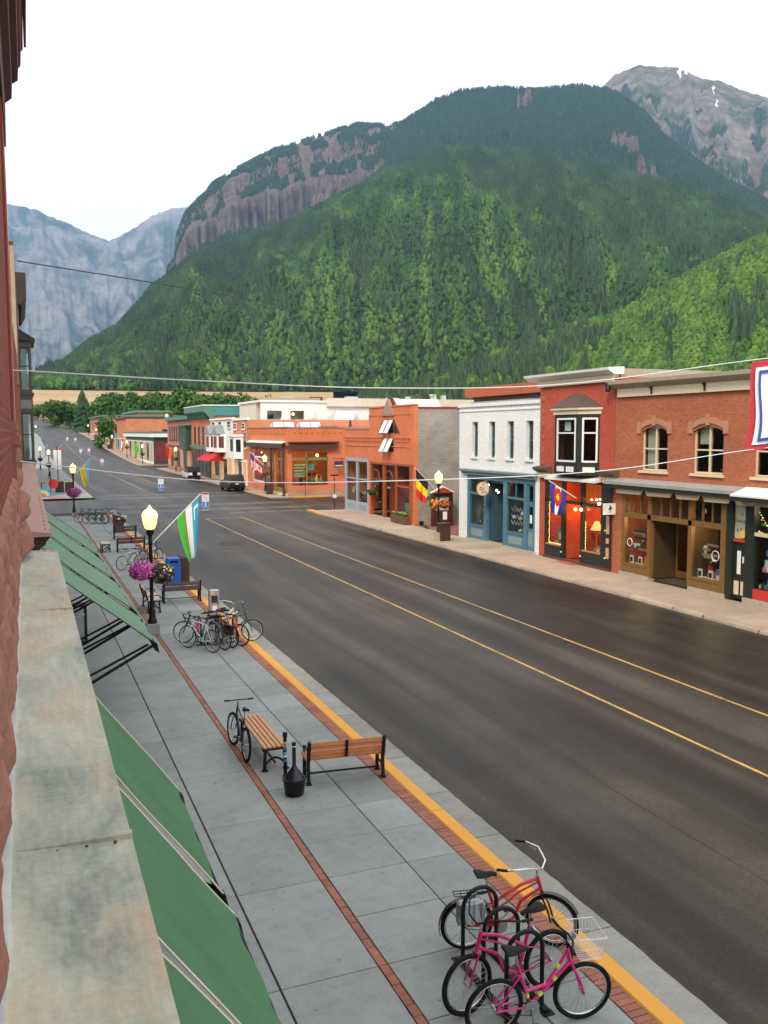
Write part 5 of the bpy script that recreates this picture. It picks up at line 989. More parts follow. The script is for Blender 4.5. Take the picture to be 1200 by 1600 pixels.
for y, z in ((63.4, 2.9), (60.8, 2.9)):
    MB().torus((FX - .05, y, z), .75, .035, 24, 6, 'x', 0, PI).build('arched_hoop', M_rdwood, tu)
MB().box(FX - .10, FX - .05, 62.75, 64.05, 2.45, 2.9).build('oval_sign', M_brown, tu); MB().box(FX - .04, FX - .0, 60.2, 61.5, 2.3, 2.5).build('name_board', M_dkgrn, tu); lettering('JEWELRY', .17, M_paper, tu, (FX - .048, 60.85, 2.4), FACE_W)
hb = MB(); [hb.sphere((FX - .3 + random.uniform(-.2, .2), 63.7 + random.uniform(-.35, .35), 1.95 + random.uniform(-.2, .12)), .13, 6, 4) for _ in range(24)]; hb.build('hanging_fern', M('dark foliage', (.03, .06, .02), .9, .4, 12), tu)
MB().box(FX - .45, FX - .05, 57.0, 59.5, .05, .58).build('planter_box', M('planter wood', (.13, .075, .04), .8, .3), tu); pb = MB(); [pb.sphere((FX - .25 + random.uniform(-.18, .18), random.uniform(57.05, 59.45), .62 + random.uniform(-.02, .14)), random.uniform(.06, .1), 6, 4) for _ in range(60)]; pb.build('planter_leaves', M('leafy green', (.07, .13, .03), .9, .35, 12), tu); pb = MB(); [pb.sphere((FX - .25 + random.uniform(-.2, .18), random.uniform(57.05, 59.45), .72 + random.uniform(0, .1)), .04, 5, 4) for _ in range(30)]; pb.build('planter_flowers', _gc['yellow'], tu)
MB().box(FX + .3, FX + .6, 57.6, 58.6, .62, 1.4).build('window_box', M('mint box', (.12, .42, .25), .6, .15), tu); MB().box(FX + 2.2, FX + 2.3, 56.8, 59.5, .1, 4.1).build('shop_back', M_room, tu); MB().box(FX + .15, FX + 1.5, 60.2, 61.8, .012, .03).build('door_mat', _gc['red'], tu); point('shop_lamp', (FX + .9, 61.5, 3.6), 45, (1, .5, .2), .1)
# grey storefront of its lower half
sf = MB()
for a, b_ in ((70.2, 70.45), (67.55, 67.85), (65.15, 65.35)): sf.box(FX - .02, FX + .18, a, b_, .1, 4.15)
sf.box(FX - .05, FX + .2, 65.15, 70.45, 4.15, 4.42); sf.box(FX, FX + .15, 65.35, 70.2, 2.7, 2.8); sf.box(FX, FX + .15, 65.35, 70.2, .1, .9); sf = sf.build('storefront_frame', M_gyfr, tu)
for a, b_ in ((65.35, 67.55), (67.85, 70.2)): MB().box(FX + .05, FX + .056, a, b_, .9, 4.15).build('pane', M_gl, sf); MB().box(FX - .012, FX - .001, a + .25, b_ - .25, .25, .7).build('panel', M('grey panel', (.28, .32, .33), .6, .1), sf)
MB().box(FX + 3, FX + 3.1, 65.2, 70.4, .1, 4.1).build('shop_back', M_room, tu); goods(tu, 65.4, 67.5, .9, 2.6, FX + .4, FX + 1.2, 40, G_('tan', 'cream', 'yellow', 'dark', 'orange'), 31, .1, .3); goods(tu, 67.9, 70.1, .9, 1.8, FX + .4, FX + 1.2, 26, G_('dark', 'cream', 'tan'), 32, .1, .3); point('shop_lamp', (FX + 1.2, 67, 3.4), 32, WARM, .1)
MB().box(FX - .06, FX + .3, 56.5, 70.6, 0, .1).build('plinth', M_stone, tu)
db = thing('red_parapet_building', 'dark red parapet building behind the orange brick shop', 'building', (44, 66, 0)); MB().box(0, 14, -10, 12, 0, 9.3).build('wall', M_redcop, db); MB().box(2, 10, -9, -3, 9.3, 10.2).build('penthouse', M('rust block', (.33, .09, .04), .7, .2), db)

# ---------------------------------------------------------------- corner shop across the side street
cs = thing('corner_brick_shop', 'orange brick corner shop with brown awnings and lit display windows', 'building')
CH = 7.0; FH = [(89.6, 92.6, .55, 4.55), (93.2, 97.0, .2, 4.55), (97.4, 102.6, .9, 4.55)]
wall_cells(MB(), 88.0, 104.8, 0, CH, FH, FX, FX + .35).build('front_wall', M_orbr, cs)
wall_cells(MB(), FX + .36, 45, 0, CH - .02, [(25.8, 29.7, 1.05, 4.5)], 88.0, 88.35, 'y').build('side_wall', M_orbr, cs)
s = MB(); s.box(44.7, 45, 88.35, 104.8, 0, CH); s.box(FX + .35, 44.7, 104.5, 104.8, 0, CH); s.build('back_wall', M_orbr, cs); MB().box(FX + .35, 44.7, 88.35, 104.5, 6.2, 6.4).build('roof', M_roofw, cs); MB().box(FX + .35, 44.7, 88.35, 104.5, 4.7, 4.8).build('ceiling', M_crm, cs); MB().box(FX + .35, 44.7, 88.35, 104.5, 0, .06).build('floor', M_wood, cs)
MB().box(FX - .1, FX + .5, 87.9, 104.8, CH, CH + .1).build('coping', M_tan, cs); MB().box(FX + .5, 45, 87.9, 88.4, CH, CH + .1).build('coping', M_tan, cs)
for i in range(36): MB().box(FX - .08, FX - .001, 88.4 + i * .45, 88.6 + i * .45, 6.35, 6.85).build('corbel', M_orbr, cs)
for i in range(10): MB().box(26.0 + i * .62, 26.2 + i * .62, 87.92, 87.999, 6.45, 6.8).build('corbel', M_orbr, cs)
fa = MB(); fa.prism([(FX, 5.6), (FX - .5, 5.42), (FX - .5, 5.36), (FX, 5.5)], 88.5, 103.8, 'y'); fixn(fa.build('awning_roll', M_wht2, cs)); MB().box(FX - .5, FX - .44, 88.2, 103.8, 4.85, 5.36).build('awning_valance', M_brown, cs); MB().box(FX - .35, 30.7, 87.55, 87.62, 4.8, 5.2).build('awning_valance', M_brown, cs); MB().box(25.4, 30.8, 87.5, 87.99, 5.42, 5.55).build('awning_roll', M_brown, cs)
M_olv = M('olive trim', (.20, .21, .07), .55, .15)
w = MB(); w.box(25.8, 29.7, 88.06, 88.2, 3.62, 3.92); w.box(27.35, 27.45, 88.06, 88.2, 1.05, 4.5); w.box(25.8, 29.7, 88.03, 88.2, .98, 1.05); w.box(29.65, 29.72, 88.06, 88.2, 1.05, 4.5); w = w.build('shop_window', M_olv, cs); MB().box(25.8, 29.65, 88.15, 88.156, 1.05, 4.5).build('pane', M_gl, w)
for a, b_, z0, z1 in FH:
    w = MB(); w.box(FX + .05, FX + .18, a, b_, 3.62, 3.8); w.box(FX + .05, FX + .18, a, b_, z0, z0 + .12); w.box(FX + .05, FX + .18, a, a + .08, z0, z1); w.box(FX + .05, FX + .18, b_ - .08, b_, z0, z1); w = w.build('shop_window', M_olv if a < 97 else M_wht2, cs); MB().box(FX + .1, FX + .106, a + .08, b_ - .08, z0 + .12, z1).build('pane', M_gl, w)
MB().box(FX - .12, FX + .2, 88.4, 92.6, .0, .55).build('base_panel', M_olv, cs); MB().box(FX - .14, FX - .02, 88.0, 93.0, 0, .25).build('plinth', M_crm, cs); MB().box(25.3, 31.5, 87.9, 87.999, 0, .6).build('plinth', BRICK('tan stone plinth', (.45, .26, .17), (.3, .2, .14), .4, .16, .2), cs)
for y in (88.2, 93.0): MB().box(FX - .45, FX - .25, y - .1, y + .1, .1, 4.95).build('column', M_brown, cs); MB().box(FX - .52, FX - .18, y - .17, y + .17, 0, .1).build('column_base', M_brown, cs)
MB().box(25.3, 40, 93.5, 93.6, .1, 4.6).build('partition', M('orange lit wall', (.65, .22, .06), .8, .2), cs); MB().box(34, 34.1, 88.4, 104, .1, 4.6).build('partition', M_room, cs); MB().box(29.5, 29.6, 93.6, 104, .1, 4.6).build('partition', M('red lit wall', (.6, .1, .04), .8, .2), cs)
for z in (1.2, 1.7, 2.2, 2.7, 3.1): MB().box(27.6, 29.6, 90.2, 90.6, z, z + .05).build('shelf', M_wood, cs)
goods(cs, 90.25, 90.55, 1.25, 3.2, 27.7, 29.5, 70, G_('orange', 'red', 'tan', 'yellow', 'dark'), 41, .1, .25)
for k, (x, z, c_) in enumerate(((26.0, 1.3, 'tan'), (26.5, 1.3, 'pink'), (27.0, 1.3, 'dark'), (27.7, 1.3, 'red'), (28.2, 1.3, 'green'), (28.7, 1.4, 'yellow'), (29.2, 1.3, 'tan'))): MB().lathe([(.18, 0), (.22, .35), (.16, .6), (.06, .7), (.1, .85), (.02, .95)], (x, 88.8, z - .2), 9).build('mannequin', _gc[c_], cs)
for z in (3.1, 2.8, 2.5, 2.2, 1.95): MB().box(26.05, 27.2, 88.10, 88.14, z, z + .12).build('window_lettering', M('green lettering', (.1, .4, .2), .6, .1), cs)
MB().box(27.55, 28.3, 88.45, 88.47, 2.6, 3.2).build('poster', _gc['cyan'], cs); MB().box(27.55, 28.3, 88.45, 88.47, 3.25, 3.55).build('poster', _gc['orange'], cs); MB().box(FX + .6, FX + .62, 94.0, 96.2, 2.3, 3.1).build('banner', M_paper, cs)
goods(cs, 97.6, 102.4, 1.0, 3.4, FX + .7, FX + 1.4, 60, G_('red', 'dark', 'cream', 'orange', 'white'), 44, .15, .4); goods(cs, 93.4, 96.8, .1, 2.4, FX + .7, FX + 1.6, 30, G_('dark', 'white', 'green', 'tan'), 45, .2, .45)
for x, y, e_ in ((28.5, 90, 150), (26.5, 90, 90), (27.5, 95.5, 180), (27.5, 100, 150)): point('shop_lamp', (x, y, 4.2), e_, (1.0, .55, .2), .15)
bulb('light_bulb', (28.9, 89.2, 4.1), .16, cs, 22, (1, .62, .15)); bulb('light_bulb', (25.95, 89.2, 4.1), .10, cs, 22, (1, .5, .12)); [bulb('light_bulb', (FX + .8, y, 4.2), .08, cs, 16) for y in (94.5, 96, 99, 101.5)]
# hanging picture sign on its bracket
sg = thing('hanging_sign', 'dark blue sunset picture sign hung on bracket at corner shop', 'sign', (30.6, 87.2, 3.2)); MB().box(-.5, .5, -.03, .03, -.32, .32).build('board', M('indigo board', (.05, .03, .12), .5, .1), sg); MB().box(-.42, .42, -.04, -.031, -.2, -.08).build('light_band', M('pale band', (.75, .6, .35), .5, .1), sg); MB().bar((-.7, 0, .62), (.9, 0, .62), .04, .04).build('bracket', M_black, sg); [MB().bar((x, 0, .32), (x, 0, .6), .02, .02).build('hanger', M_black, sg) for x in (-.3, .3)]
MB().bar((.6, 0, .62), (.6, .79, .62), .04, .04).build('bracket', M_black, sg)
# cream balcony block behind it
M_crmst = M('cream stucco', (.60, .52, .42), .85, .12, 2); M_crmlt = M('pale stucco', (.74, .71, .64), .85, .1, 2)
cb = thing('cream_apartment_block', 'cream stucco apartment block with recessed balconies behind corner shop', 'building')
wall_cells(MB(), 28.8, 60, 0, 10.4, [(29.6, 31.6, 6.9, 9.3), (32.0, 34.6, 6.9, 9.3)], 112, 112.4, 'y').build('front_wall', M_crmlt, cb); b2 = MB(); b2.box(28.8, 60, 114.5, 124, 0, 10.4); b2.build('body', M_crmst, cb); MB().box(28.6, 60.2, 111.8, 124.2, 10.4, 10.65).build('parapet', M_crmlt, cb); MB().box(37.6, 60, 111.6, 111.99, 9.9, 11.0).build('upper_parapet', M_crmst, cb)
for x0, x1 in ((29.6, 31.6), (32.0, 34.6)):
    MB().box(x0, x1, 112.4, 114.4, 6.7, 6.9).build('balcony_floor', M_crmst, cb); d = MB(); d.box(x0 + .3, x0 + 1.5, 114.35, 114.45, 6.9, 8.9); d = d.build('balcony_door', M_wood, cb); MB().box(x0 + .4, x0 + 1.4, 114.3, 114.34, 7.1, 8.8).build('pane', M('dark glass', (.02, .02, .02), .1, .1), d)
for (xa, za, xb, zb) in ((30.6, 6.9, 32.0, 9.4), (33.6, 6.9, 35.2, 9.4)):
    s = MB(); s.prism([(xa, za), (xb, zb), (xb + .5, zb), (xb + .5, za)], 111.3, 111.98, 'y'); fixn(s.build('slanted_fin', M_crmlt, cb))
bulb('balcony_lamp', (33.4, 113.2, 8.9), .16, cb, 12, (1, .55, .15))
s = MB(); s.add([(35.4, 106, 5.6), (38.9, 111.5, 9.3), (41.6, 111.5, 9.3), (38.1, 106, 5.6), (35.4, 106, 5.4), (41.6, 111.5, 5.4), (38.1, 106, 5.4)], [(0, 3, 2, 1), (3, 6, 5, 2)]); s.build('stair_cover', M_roofw, cb)
for i in range(8): MB().box(34.9 + i * .33, 34.98 + i * .33, 110.9, 110.98, 7.2, 8.6).build('baluster', M_wht2, cb)
MB().box(34.8, 37.4, 110.88, 111.0, 8.6, 8.7).build('rail', M_wht2, cb); w = MB(); w.box(43.6, 44.3, 111.93, 111.99, 7.2, 8.8); w.build('window', M('green-brown glass', (.08, .09, .05), .2, .2), cb)
for i, (x, h) in enumerate(((32, .5), (36, .5), (39, .35), (41, .6), (44, .6), (47, .5), (50, .7), (52, .8), (54, 1.0), (55.5, .9))): MB().box(x, x + (1.6 if i < 6 else .35), 113.5, 114.5, 10.65, 10.65 + h * 1.1).build('rooftop_unit', M_brown if i % 3 == 1 else M('galvanised flue', (.5, .52, .52), .4, .15), cb)
MB().box(28.9, 36.8, 112.1, 112.8, 10.66, 11.0).build('roof_edge', M_tan, cb)
# skylight frames on the corner shop roof
for x in (27.0, 30.2):
    sk = MB(); sk.prism([(0, 0), (2.0, 0), (2.0, .9), (.9, 1.3)], x, x + 2.6, 'x'); sk = fixn(sk.build('skylight', M('frosted skylight', (.62, .66, .66), .35, .1), cs)); sk.location = (0, 99, 6.4)
    for e_ in (0, 1.3, 2.56): MB().bar((x + e_, 99 - .02, 6.4), (x + e_, 99.9, 7.72), .05, .05).build('skylight_bar', M_black, cs)
MB().lathe([(.02, 0), (.32, .1), (.1, 1.5), (.02, 1.6)], (36.2, 99, 6.4), 8).build('folded_parasol', M_dkgrn, cs); MB().box(31.6, 33.6, 96, 97, 6.4, 7.2).build('roof_unit', M_black, cs)

# ---------------------------------------------------------------- the row beyond
M_teal = M('teal cornice paint', (.06, .22, .22), .55, .15, 3); M_tealg = M('green cornice paint', (.09, .20, .13), .55, .15, 3); M_dgl = M('dark glass', (.02, .02, .02), .1, .1); M_fgrn = M('dark green paint', (.025, .075, .045), .5, .2, 4); M_orb2 = BRICK('row orange brick', (.60, .21, .11), (.44, .18, .10), .21, .075, .15, .2); M_pkbr = BRICK('pinkish brick', (.50, .20, .15), (.42, .22, .17), .21, .075, .2, .2); M_whsid = BRICK('white clapboard', (.76, .75, .71), (.55, .55, .52), 6.0, .14, .03, .08)
def block(name, label, y0, y1, h, mat, depth=18, x0=FX, roof=None, z=0):
    t = thing(name, label, 'building', (0, 0, z)); MB().box(x0, x0 + depth, y0, y1, -1, h).build('wall', mat, t); MB().box(x0 + .3, x0 + depth - .3, y0 + .3, y1 - .3, h, h + .05).build('roof', roof or M_roofg, t); return t
def fwin(t, y0, y1, z0, z1, fm, x=FX, gl=None, lit=None):
    f = MB(); f.box(x - .06, x - .001, y0, y1, z0, z1); f = f.build('window', fm, t); MB().box(x - .075, x - .062, y0 + .1, y1 - .1, z0 + .1, (z0 + z1) / 2 - .04).build('pane', gl or M_dgl, f); MB().box(x - .075, x - .062, y0 + .1, y1 - .1, (z0 + z1) / 2 + .04, z1 - .1).build('pane', gl or M_dgl, f); MB().box(x - .14, x - .061, y0 - .1, y1 + .1, z0 - .12, z0 - .001).build('sill', fm, f); return f
M_litwin = M('lit shop window', (.4, .22, .1), .3, .4, 1.3, emit=(1.0, .45, .14), es=.42); M_litdim = M('dim lit window', (.3, .2, .12), .3, .3, emit=(1, .5, .18), es=.25)
def shopfront(t, y0, y1, h, fm, gl, n=2, x=FX, door=True):
    f = MB(); f.box(x - .10, x - .001, y0, y1, .1, .6); f.box(x - .12, x - .001, y0, y1, h - .3, h)
    for k in range(n + 1): y = y0 + (y1 - y0 - .25) * k / n; f.box(x - .11, x - .001, y, y + .25, .6, h - .3)
    f = f.build('shopfront', fm, t)
    for k in range(n): a = y0 + (y1 - y0 - .25) * k / n + .27; b_ = y0 + (y1 - y0 - .25) * (k + 1) / n - .02; MB().box(x - .06, x - .04, a, b_, .62, h - .32).build('pane', gl if k % 2 == 0 else M_dgl, f)
    return f
# peach brick with pale bay
t = block('peach_brick_house', 'narrow peach brick front with white bay window beside corner shop', 104.8, 112.6, 8.0, M_orb2); shopfront(t, 105.2, 112.2, 3.2, M_wht2, M_litwin, 3); MB().box(FX - .15, FX + .3, 104.8, 112.6, 8.0, 8.3).build('cornice', M_wht2, t)
b_ = MB(); b_.prism([(FX, 111.9), (FX - .9, 111.0), (FX - .9, 108.2), (FX, 107.3)], 3.3, 6.0, 'z'); b_ = fixn(b_.build('bay', M_wht2, t)); b2 = MB(); b2.prism([(FX, 112.1), (FX - 1.05, 111.1), (FX - 1.05, 108.1), (FX, 107.1)], 6.0, 6.25, 'z'); fixn(b2.build('bay_roof', M_wht2, b_)); MB().box(FX - .93, FX - .901, 108.9, 110.3, 4.2, 5.7).build('pane', M_dgl, b_)
g = MB(); g.bar((FX - .72, 107.98, 4.9), (FX - .26, 107.53, 4.9), .05, 1.5); g.build('pane', M_dgl, b_); fwin(t, 105.4, 106.6, 4.6, 6.6, M_crm); 
for y in (106.2, 110.6): fwin(t, y, y + 1.4, 6.9, 7.7, M_wht2)
# white bay house
t = block('white_bay_house', 'white clapboard house with twin gabled bays and red awning', 112.7, 127.0, 8.2, M_whsid); MB().box(FX - .2, FX + .3, 112.7, 127, 8.2, 8.42).build('cornice', M_wht2, t); shopfront(t, 113.2, 126.6, 3.3, M_crm, M_litwin, 5)
for y in (119.0, 124.2):
    b_ = MB(); b_.prism([(FX, y + 2.3), (FX - 1.0, y + 1.5), (FX - 1.0, y - 1.3), (FX, y - 2.1)], 3.9, 6.3, 'z'); b_ = fixn(b_.build('bay', M_wht2, t)); g = MB(); g.prism([(y - 1.7, 6.3), (y + 1.7, 6.3), (y, 7.5)], FX - 1.15, FX, 'x'); fixn(g.build('bay_gable', M('grey shingles', (.25, .26, .28), .9, .2), b_)); MB().box(FX - 1.03, FX - 1.001, y - .8, y + 1.0, 4.5, 6.0).build('pane', M('maroon blind', (.16, .03, .03), .4, .2), b_)
    g = MB(); g.bar((FX - .86, y - 1.43, 5.25), (FX - .3, y - 1.92, 5.25), .05, 1.5); g.build('pane', M('maroon blind', (.16, .03, .03), .4, .2), b_)
for y in (114.0, 119.5, 124.0): fwin(t, y, y + 1.9, 7.1, 8.0, M_crm)
a = MB(); a.add([(FX, 118.4, 4.0), (FX, 127.2, 4.0), (FX - 2.2, 127.2, 2.7), (FX - 2.2, 118.4, 2.7), (FX, 118.4, 2.7)], [(0, 3, 2, 1), (0, 4, 3)]); a.build('awning', M('red canvas', (.45, .02, .02), .8, .15), t)
# teal cornice brick
t = block('teal_cornice_building', 'tall orange brick building with teal and green cornice', 127.1, 142.0, 8.9, M_orb2); c = MB(); c.prism([(FX + .5, 8.6), (FX - .1, 8.6), (FX - 1.0, 9.5), (FX - 1.0, 10.3), (FX + .5, 10.3)], 126.9, 143.0, 'y'); fixn(c.build('cornice', M_tealg, t)); MB().box(FX + .51, FX + 18, 126.9, 127.4, 8.91, 10.25).build('cornice_side', M_teal, t); MB().box(FX - 1.05, FX + 18, 126.8, 143.1, 10.31, 10.45).build('coping', M_wht2, t)
for i in range(7): MB().box(FX - .85, FX - .101, 128 + i * 2.1, 128.5 + i * 2.1, 8.5, 9.3).build('bracket', M_fgrn, t)
for y in (128.5, 132.0, 135.3, 138.6): fwin(t, y, y + 1.2, 4.9, 7.4, M_brown)
shopfront(t, 127.5, 141.6, 4.4, M_fgrn, M_dgl, 5); MB().box(FX - .25, FX - .001, 127.3, 141.8, 4.0, 4.6).build('fascia', M_tealg, t)
# dark green corner bay + brick
t = block('brick_green_bay_building', 'brick building with dark green hanging corner bay and green roof edge', 142.1, 167.0, 8.6, M_pkbr); MB().box(FX - .8, FX - .001, 142.6, 149.4, 3.8, 7.4).build('bay', M_fgrn, t); MB().box(FX - 1.0, FX, 142.3, 149.7, 7.41, 7.7).build('bay_roof', M_fgrn, t); MB().box(FX - .5, FX + 18, 142.0, 167.4, 8.61, 9.2).build('cornice', M_tealg, t); MB().box(FX - .3, FX - .001, 142.1, 166.9, 4.25, 4.5).build('string_course', M_pkbr, t)
for y in (151, 153.5, 156, 158.5, 161, 163.5): fwin(t, y, y + 1.2, 5.2, 7.6, M_brown)
for y in (143.3, 146.2): MB().box(FX - .82, FX - .801, y, y + 1.8, 4.6, 6.9).build('pane', M_dgl, t)
shopfront(t, 143, 166.5, 3.9, M_pkbr, M_litdim, 7)
# low white-roofed shop across the second side street, long brick wall behind it
t = block('low_white_roof_shop', 'low shop with broad white roof edge past second side street', 185.5, 234.5, 5.6, M_fgrn); c = MB(); c.box(FX - .8, FX + 18, 184.8, 235, 5.61, 6.5); c.build('cornice', M_wht2, t); MB().box(FX - 1.0, FX + 18.2, 184.6, 235.2, 6.51, 6.75).build('cornice_top', M_tealg, t); shopfront(t, 186, 234, 4.8, M_wht2, M_litdim, 9); s = MB(); s.box(FX + .3, FX + 9, 185.4, 185.49, .6, 4.6); s.build('side_shopfront', M('maroon shopfront', (.16, .025, .025), .6, .2), t)
for i in range(7): MB().box(28 + i * 1.9, 28.9 + i * 1.9, 190, 192, 6.76, 7.2 + (i % 3) * .4).build('roof_vent', M_wht2 if i % 2 else M_black, t)
t = block('long_brick_building', 'long plain brick side wall rising behind the low white-roofed shop', 235.3, 258, 9.2, M_orb2, 40, z=.9); shopfront(t, 236, 257.5, 4.2, M_crm, M_litdim, 4); MB().box(FX - .4, FX + 40, 235.2, 258.2, 9.21, 9.6).build('cornice', M_brown, t); MB().lathe([(.45, 0), (.5, .5), (.1, .9)], (36, 238, 9.6), 8).build('roof_vent', M_wht2, t)
t = block('far_brick_building', 'farthest brick fronts at the end of the right-hand row', 298, 358, 9.5, M_pkbr, 30, z=2.2); MB().box(FX - .6, FX + 30, 297.8, 358.3, 9.51, 10.0).build('cornice', M_tealg, t); shopfront(t, 299, 357, 4, M_crm, M_litdim, 8)
for y in range(302, 356, 6): fwin(t, y, y + 2.2, 5.2, 8.2, M_crm)
MB().box(FX - 1.2, FX - .9, 297.2, 300.4, 5.0, 9.0).build('projecting_sign', M_dkgrn, t)
for z in (8.0, 7.0, 6.0): MB().lathe([(.4, -.02), (.4, .02)], (FX - 1.05, 297.15, z), 10, 'y').build('sign_disc', _gc['yellow'], t)
t = block('green_cornice_building', 'far brick building with pale green cornice under the trees', 300, 340, 11.5, M_orb2, 40, x0=36, z=1.5); MB().box(35.2, 77, 299.4, 340.5, 11.51, 12.3).build('cornice', M_tealg, t); [fwin(t, y, y + 2, 7, 9.5, M_wht2, x=36) for y in (302, 308)]
for x in (40, 44.5, 49): MB().box(x, x + 2, 299.9, 299.99, 9.2, 10.2).build('window', M_wht2, t)
for x0, y0, y1, h, nm, lb in ((25.3, 262, 296, 5.2, 'small_shop', 'small pale shop front half hidden behind street tree'),):
    t = block(nm, lb, y0, y1, h, M('pale teal paint', (.14, .30, .32), .6, .2), 14, z=1.2); shopfront(t, y0 + 1, y1 - 1, 3.8, M_crm, M_litdim, 4)
# left row far beyond the side street
for y0, y1, h, nm, lb, m_ in ((96, 128, 7.5, 'left_corner_shop', 'shop front across the side street at far left', M_olive), (129, 170, 8.5, 'left_row_shop', 'farther shop front along the left row', M_bnbr)):
    t = thing(nm, lb, 'building'); MB().box(-14, .9, y0, y1, 0, h).build('wall', m_, t); MB().box(.9, 1.2, y0, y1, h - .8, h).build('cornice', M_tan, t)
# ================================================================ street furniture
M_iron = M('black cast iron', (.010, .010, .010), .45, .25, 9, .1, spec=.22); M_slat = M('honey bench slat', (.50, .235, .09), .5, .22, 6, .2, stretch=(1, 1, 1)); M_slat2 = M('orange bench slat', (.44, .155, .045), .5, .2, 6, .2); M_slatl = M('bleached slat', (.62, .50, .36), .6, .15, 6, .2); M_slatd = M('dark purple-brown slat', (.07, .05, .055), .55, .2, 6, .2); M_slatr = M('dark red slat', (.11, .03, .03), .5, .2, 6, .2)
M_rub = M('tyre rubber', (.010, .010, .010), .8, .2, 20, spec=.15); M_chrome = M('polished alloy', (.62, .62, .62), .25, .1, 10, 0, metal=1.0); M_alu = M('dull alloy', (.42, .42, .42), .4, .15, 10, 0, metal=.8); M_wwall = M('cream tyre wall', (.62, .60, .52), .7, .1); M_sadd = M('black vinyl', (.010, .009, .009), .55, .2, spec=.2)
M_glow = EM('lit lamp glass', (1.0, .68, .27), 1.5); M_glow2 = EM('lit lamp cap', (1.0, .74, .42), 1.0)
# ---------------------------------------------------------------- lamp posts
def lamp_post(loc, label, base=True):
    t = thing('street_lamp', label, 'street lamp', loc, 0, 'acorn street lamps')
    MB().bbox(-.2, .2, -.2, .2, 0, .34, .02).build('plinth', M_conc, t)
    MB().lathe([(.15, .34), (.15, .42), (.11, .5), (.10, .75), (.075, .82), (.06, 1.2), (.055, 2.9), (.075, 2.95), (.075, 3.0), (.05, 3.05), (.06, 3.18), (.12, 3.28), (.13, 3.33)], (0, 0, 0), 14).build('post', M_iron, t, True)
    MB().lathe([(.11, 3.335), (.13, 3.37), (.10, 3.40)], (0, 0, 0), 14).build('collar', M_iron, t, True)
    MB().lathe([(.10, 3.40), (.16, 3.44), (.215, 3.60), (.245, 3.78), (.25, 3.86)], (0, 0, 0), 18).build('globe', M_glow, t, True)
    MB().lathe([(.255, 3.862), (.25, 3.90), (.19, 4.0), (.10, 4.06), (.055, 4.10), (.05, 4.14), (.01, 4.19)], (0, 0, 0), 18).build('globe_cap', M_glow2, t, True)
    return t
lamp_post((3.80, 29.2, 0), 'lit lamp post with pink flower basket in the left foreground')
lp0 = lamp_post((3.76, 72.6, 0), 'lit lamp post at the near corner of left block, round pink basket')
for x, y, lb in ((23.5, 48.7, 'lit lamp post in front of the grey block wall on right'), (24.0, 92.0, 'lit lamp post in front of the corner brick shop'), (3.8, 135, 'small lit lamp post behind the red flag at left'), (3.3, 166, 'farthest lit lamp on the left pavement'),
                 (24.0, 150, 'lit lamp post before the dark green corner bay'), (23.2, 187, 'lit lamp post at the low white-roofed shop corner'), (23.2, 215, 'lit lamp post midway along the low white-roofed shop'), (23.2, 250, 'lit lamp before the long brick wall far down right side'), (23.0, 300, 'tiny lit lamp near the farthest brick fronts'), (23.0, 335, 'tiniest lit lamp at the far end of right row')):
    dup(lp0, (x, y, max(0, gzs(14, y))), label=lb)
# ---------------------------------------------------------------- flower baskets
def leafy(n, R, cols, seed, flat=.75, cards=.055):
    """round hanging basket: many small petals and leaves over a ball"""
    r = random.Random(seed); out = [MB() for _ in cols]
    for i in range(n):
        while True:
            d = Vector((r.uniform(-1, 1), r.uniform(-1, 1), r.uniform(-1, 1)))
            if .2 < d.length < 1: break
        d.normalize(); k = r.uniform(.72, 1.08); c = Vector((d.x * R * k, d.y * R * k, d.z * R * flat * k)); a = math.atan2(d.y, d.x)
        ci = min(len(cols) - 1, int(r.random() * len(cols))); nn = (d + Vector((r.gauss(0, .5), r.gauss(0, .5), r.gauss(0, .5)))).normalized(); u = nn.orthogonal().normalized(); w = nn.cross(u); s = cards * r.uniform(.6, 1.3)
        b = out[ci]; o = len(b.v); b.v += [tuple(c + u * s), tuple(c + w * s), tuple(c - u * s), tuple(c - w * s), tuple(c + nn * s * .5)]; b.f += [(o, o + 1, o + 4), (o + 1, o + 2, o + 4), (o + 2, o + 3, o + 4), (o + 3, o, o + 4)]
    return out
M_pet = M('pink petals', (.66, .13, .40), .7, .35, 20); M_pet2 = M('purple petals', (.33, .05, .30), .7, .3, 20); M_lf = M('basket leaves', (.03, .055, .02), .8, .4, 20); M_ypet = M('yellow petals', (.75, .68, .12), .7, .2, 20); M_opet = M('orange petals', (.72, .16, .03), .7, .3, 20); M_dpet = M('dark violet leaves', (.035, .02, .04), .8, .3, 20)
def basket(loc, R, mats, label, seed, n=900):
    t = thing('flower_basket', label, 'flower basket', loc, 0, 'flower baskets hung on lamp posts')
    MB().lathe([(.04, -R * .8), (R * .55, -R * .55), (R * .8, 0), (R * .6, R * .25)], (0, 0, 0), 12).build('bowl', M_lf, t)
    for (m_, nm), mb in zip(mats, leafy(n, R, mats, seed)): o = mb.build(nm, m_, t); o['kind'] = 'stuff'
    return t
t = basket((3.50, 29.0, 2.10), .38, ((M_pet, 'pink_blooms'), (M_pet2, 'purple_blooms'), (M_pet, 'pink_blooms')), 'pink petunia basket on left side of near lamp post', 3)
t = basket((4.08, 28.95, 1.98), .40, ((M_lf, 'leaves'), (M_dpet, 'dark_leaves'), (M_lf, 'leaves'), (M_dpet, 'dark_leaves'), (M_pet2, 'purple_blooms'), (M_lf, 'leaves'), (M_ypet, 'yellow_blooms')), 'dark leafy basket with yellow blooms on near lamp post', 4)
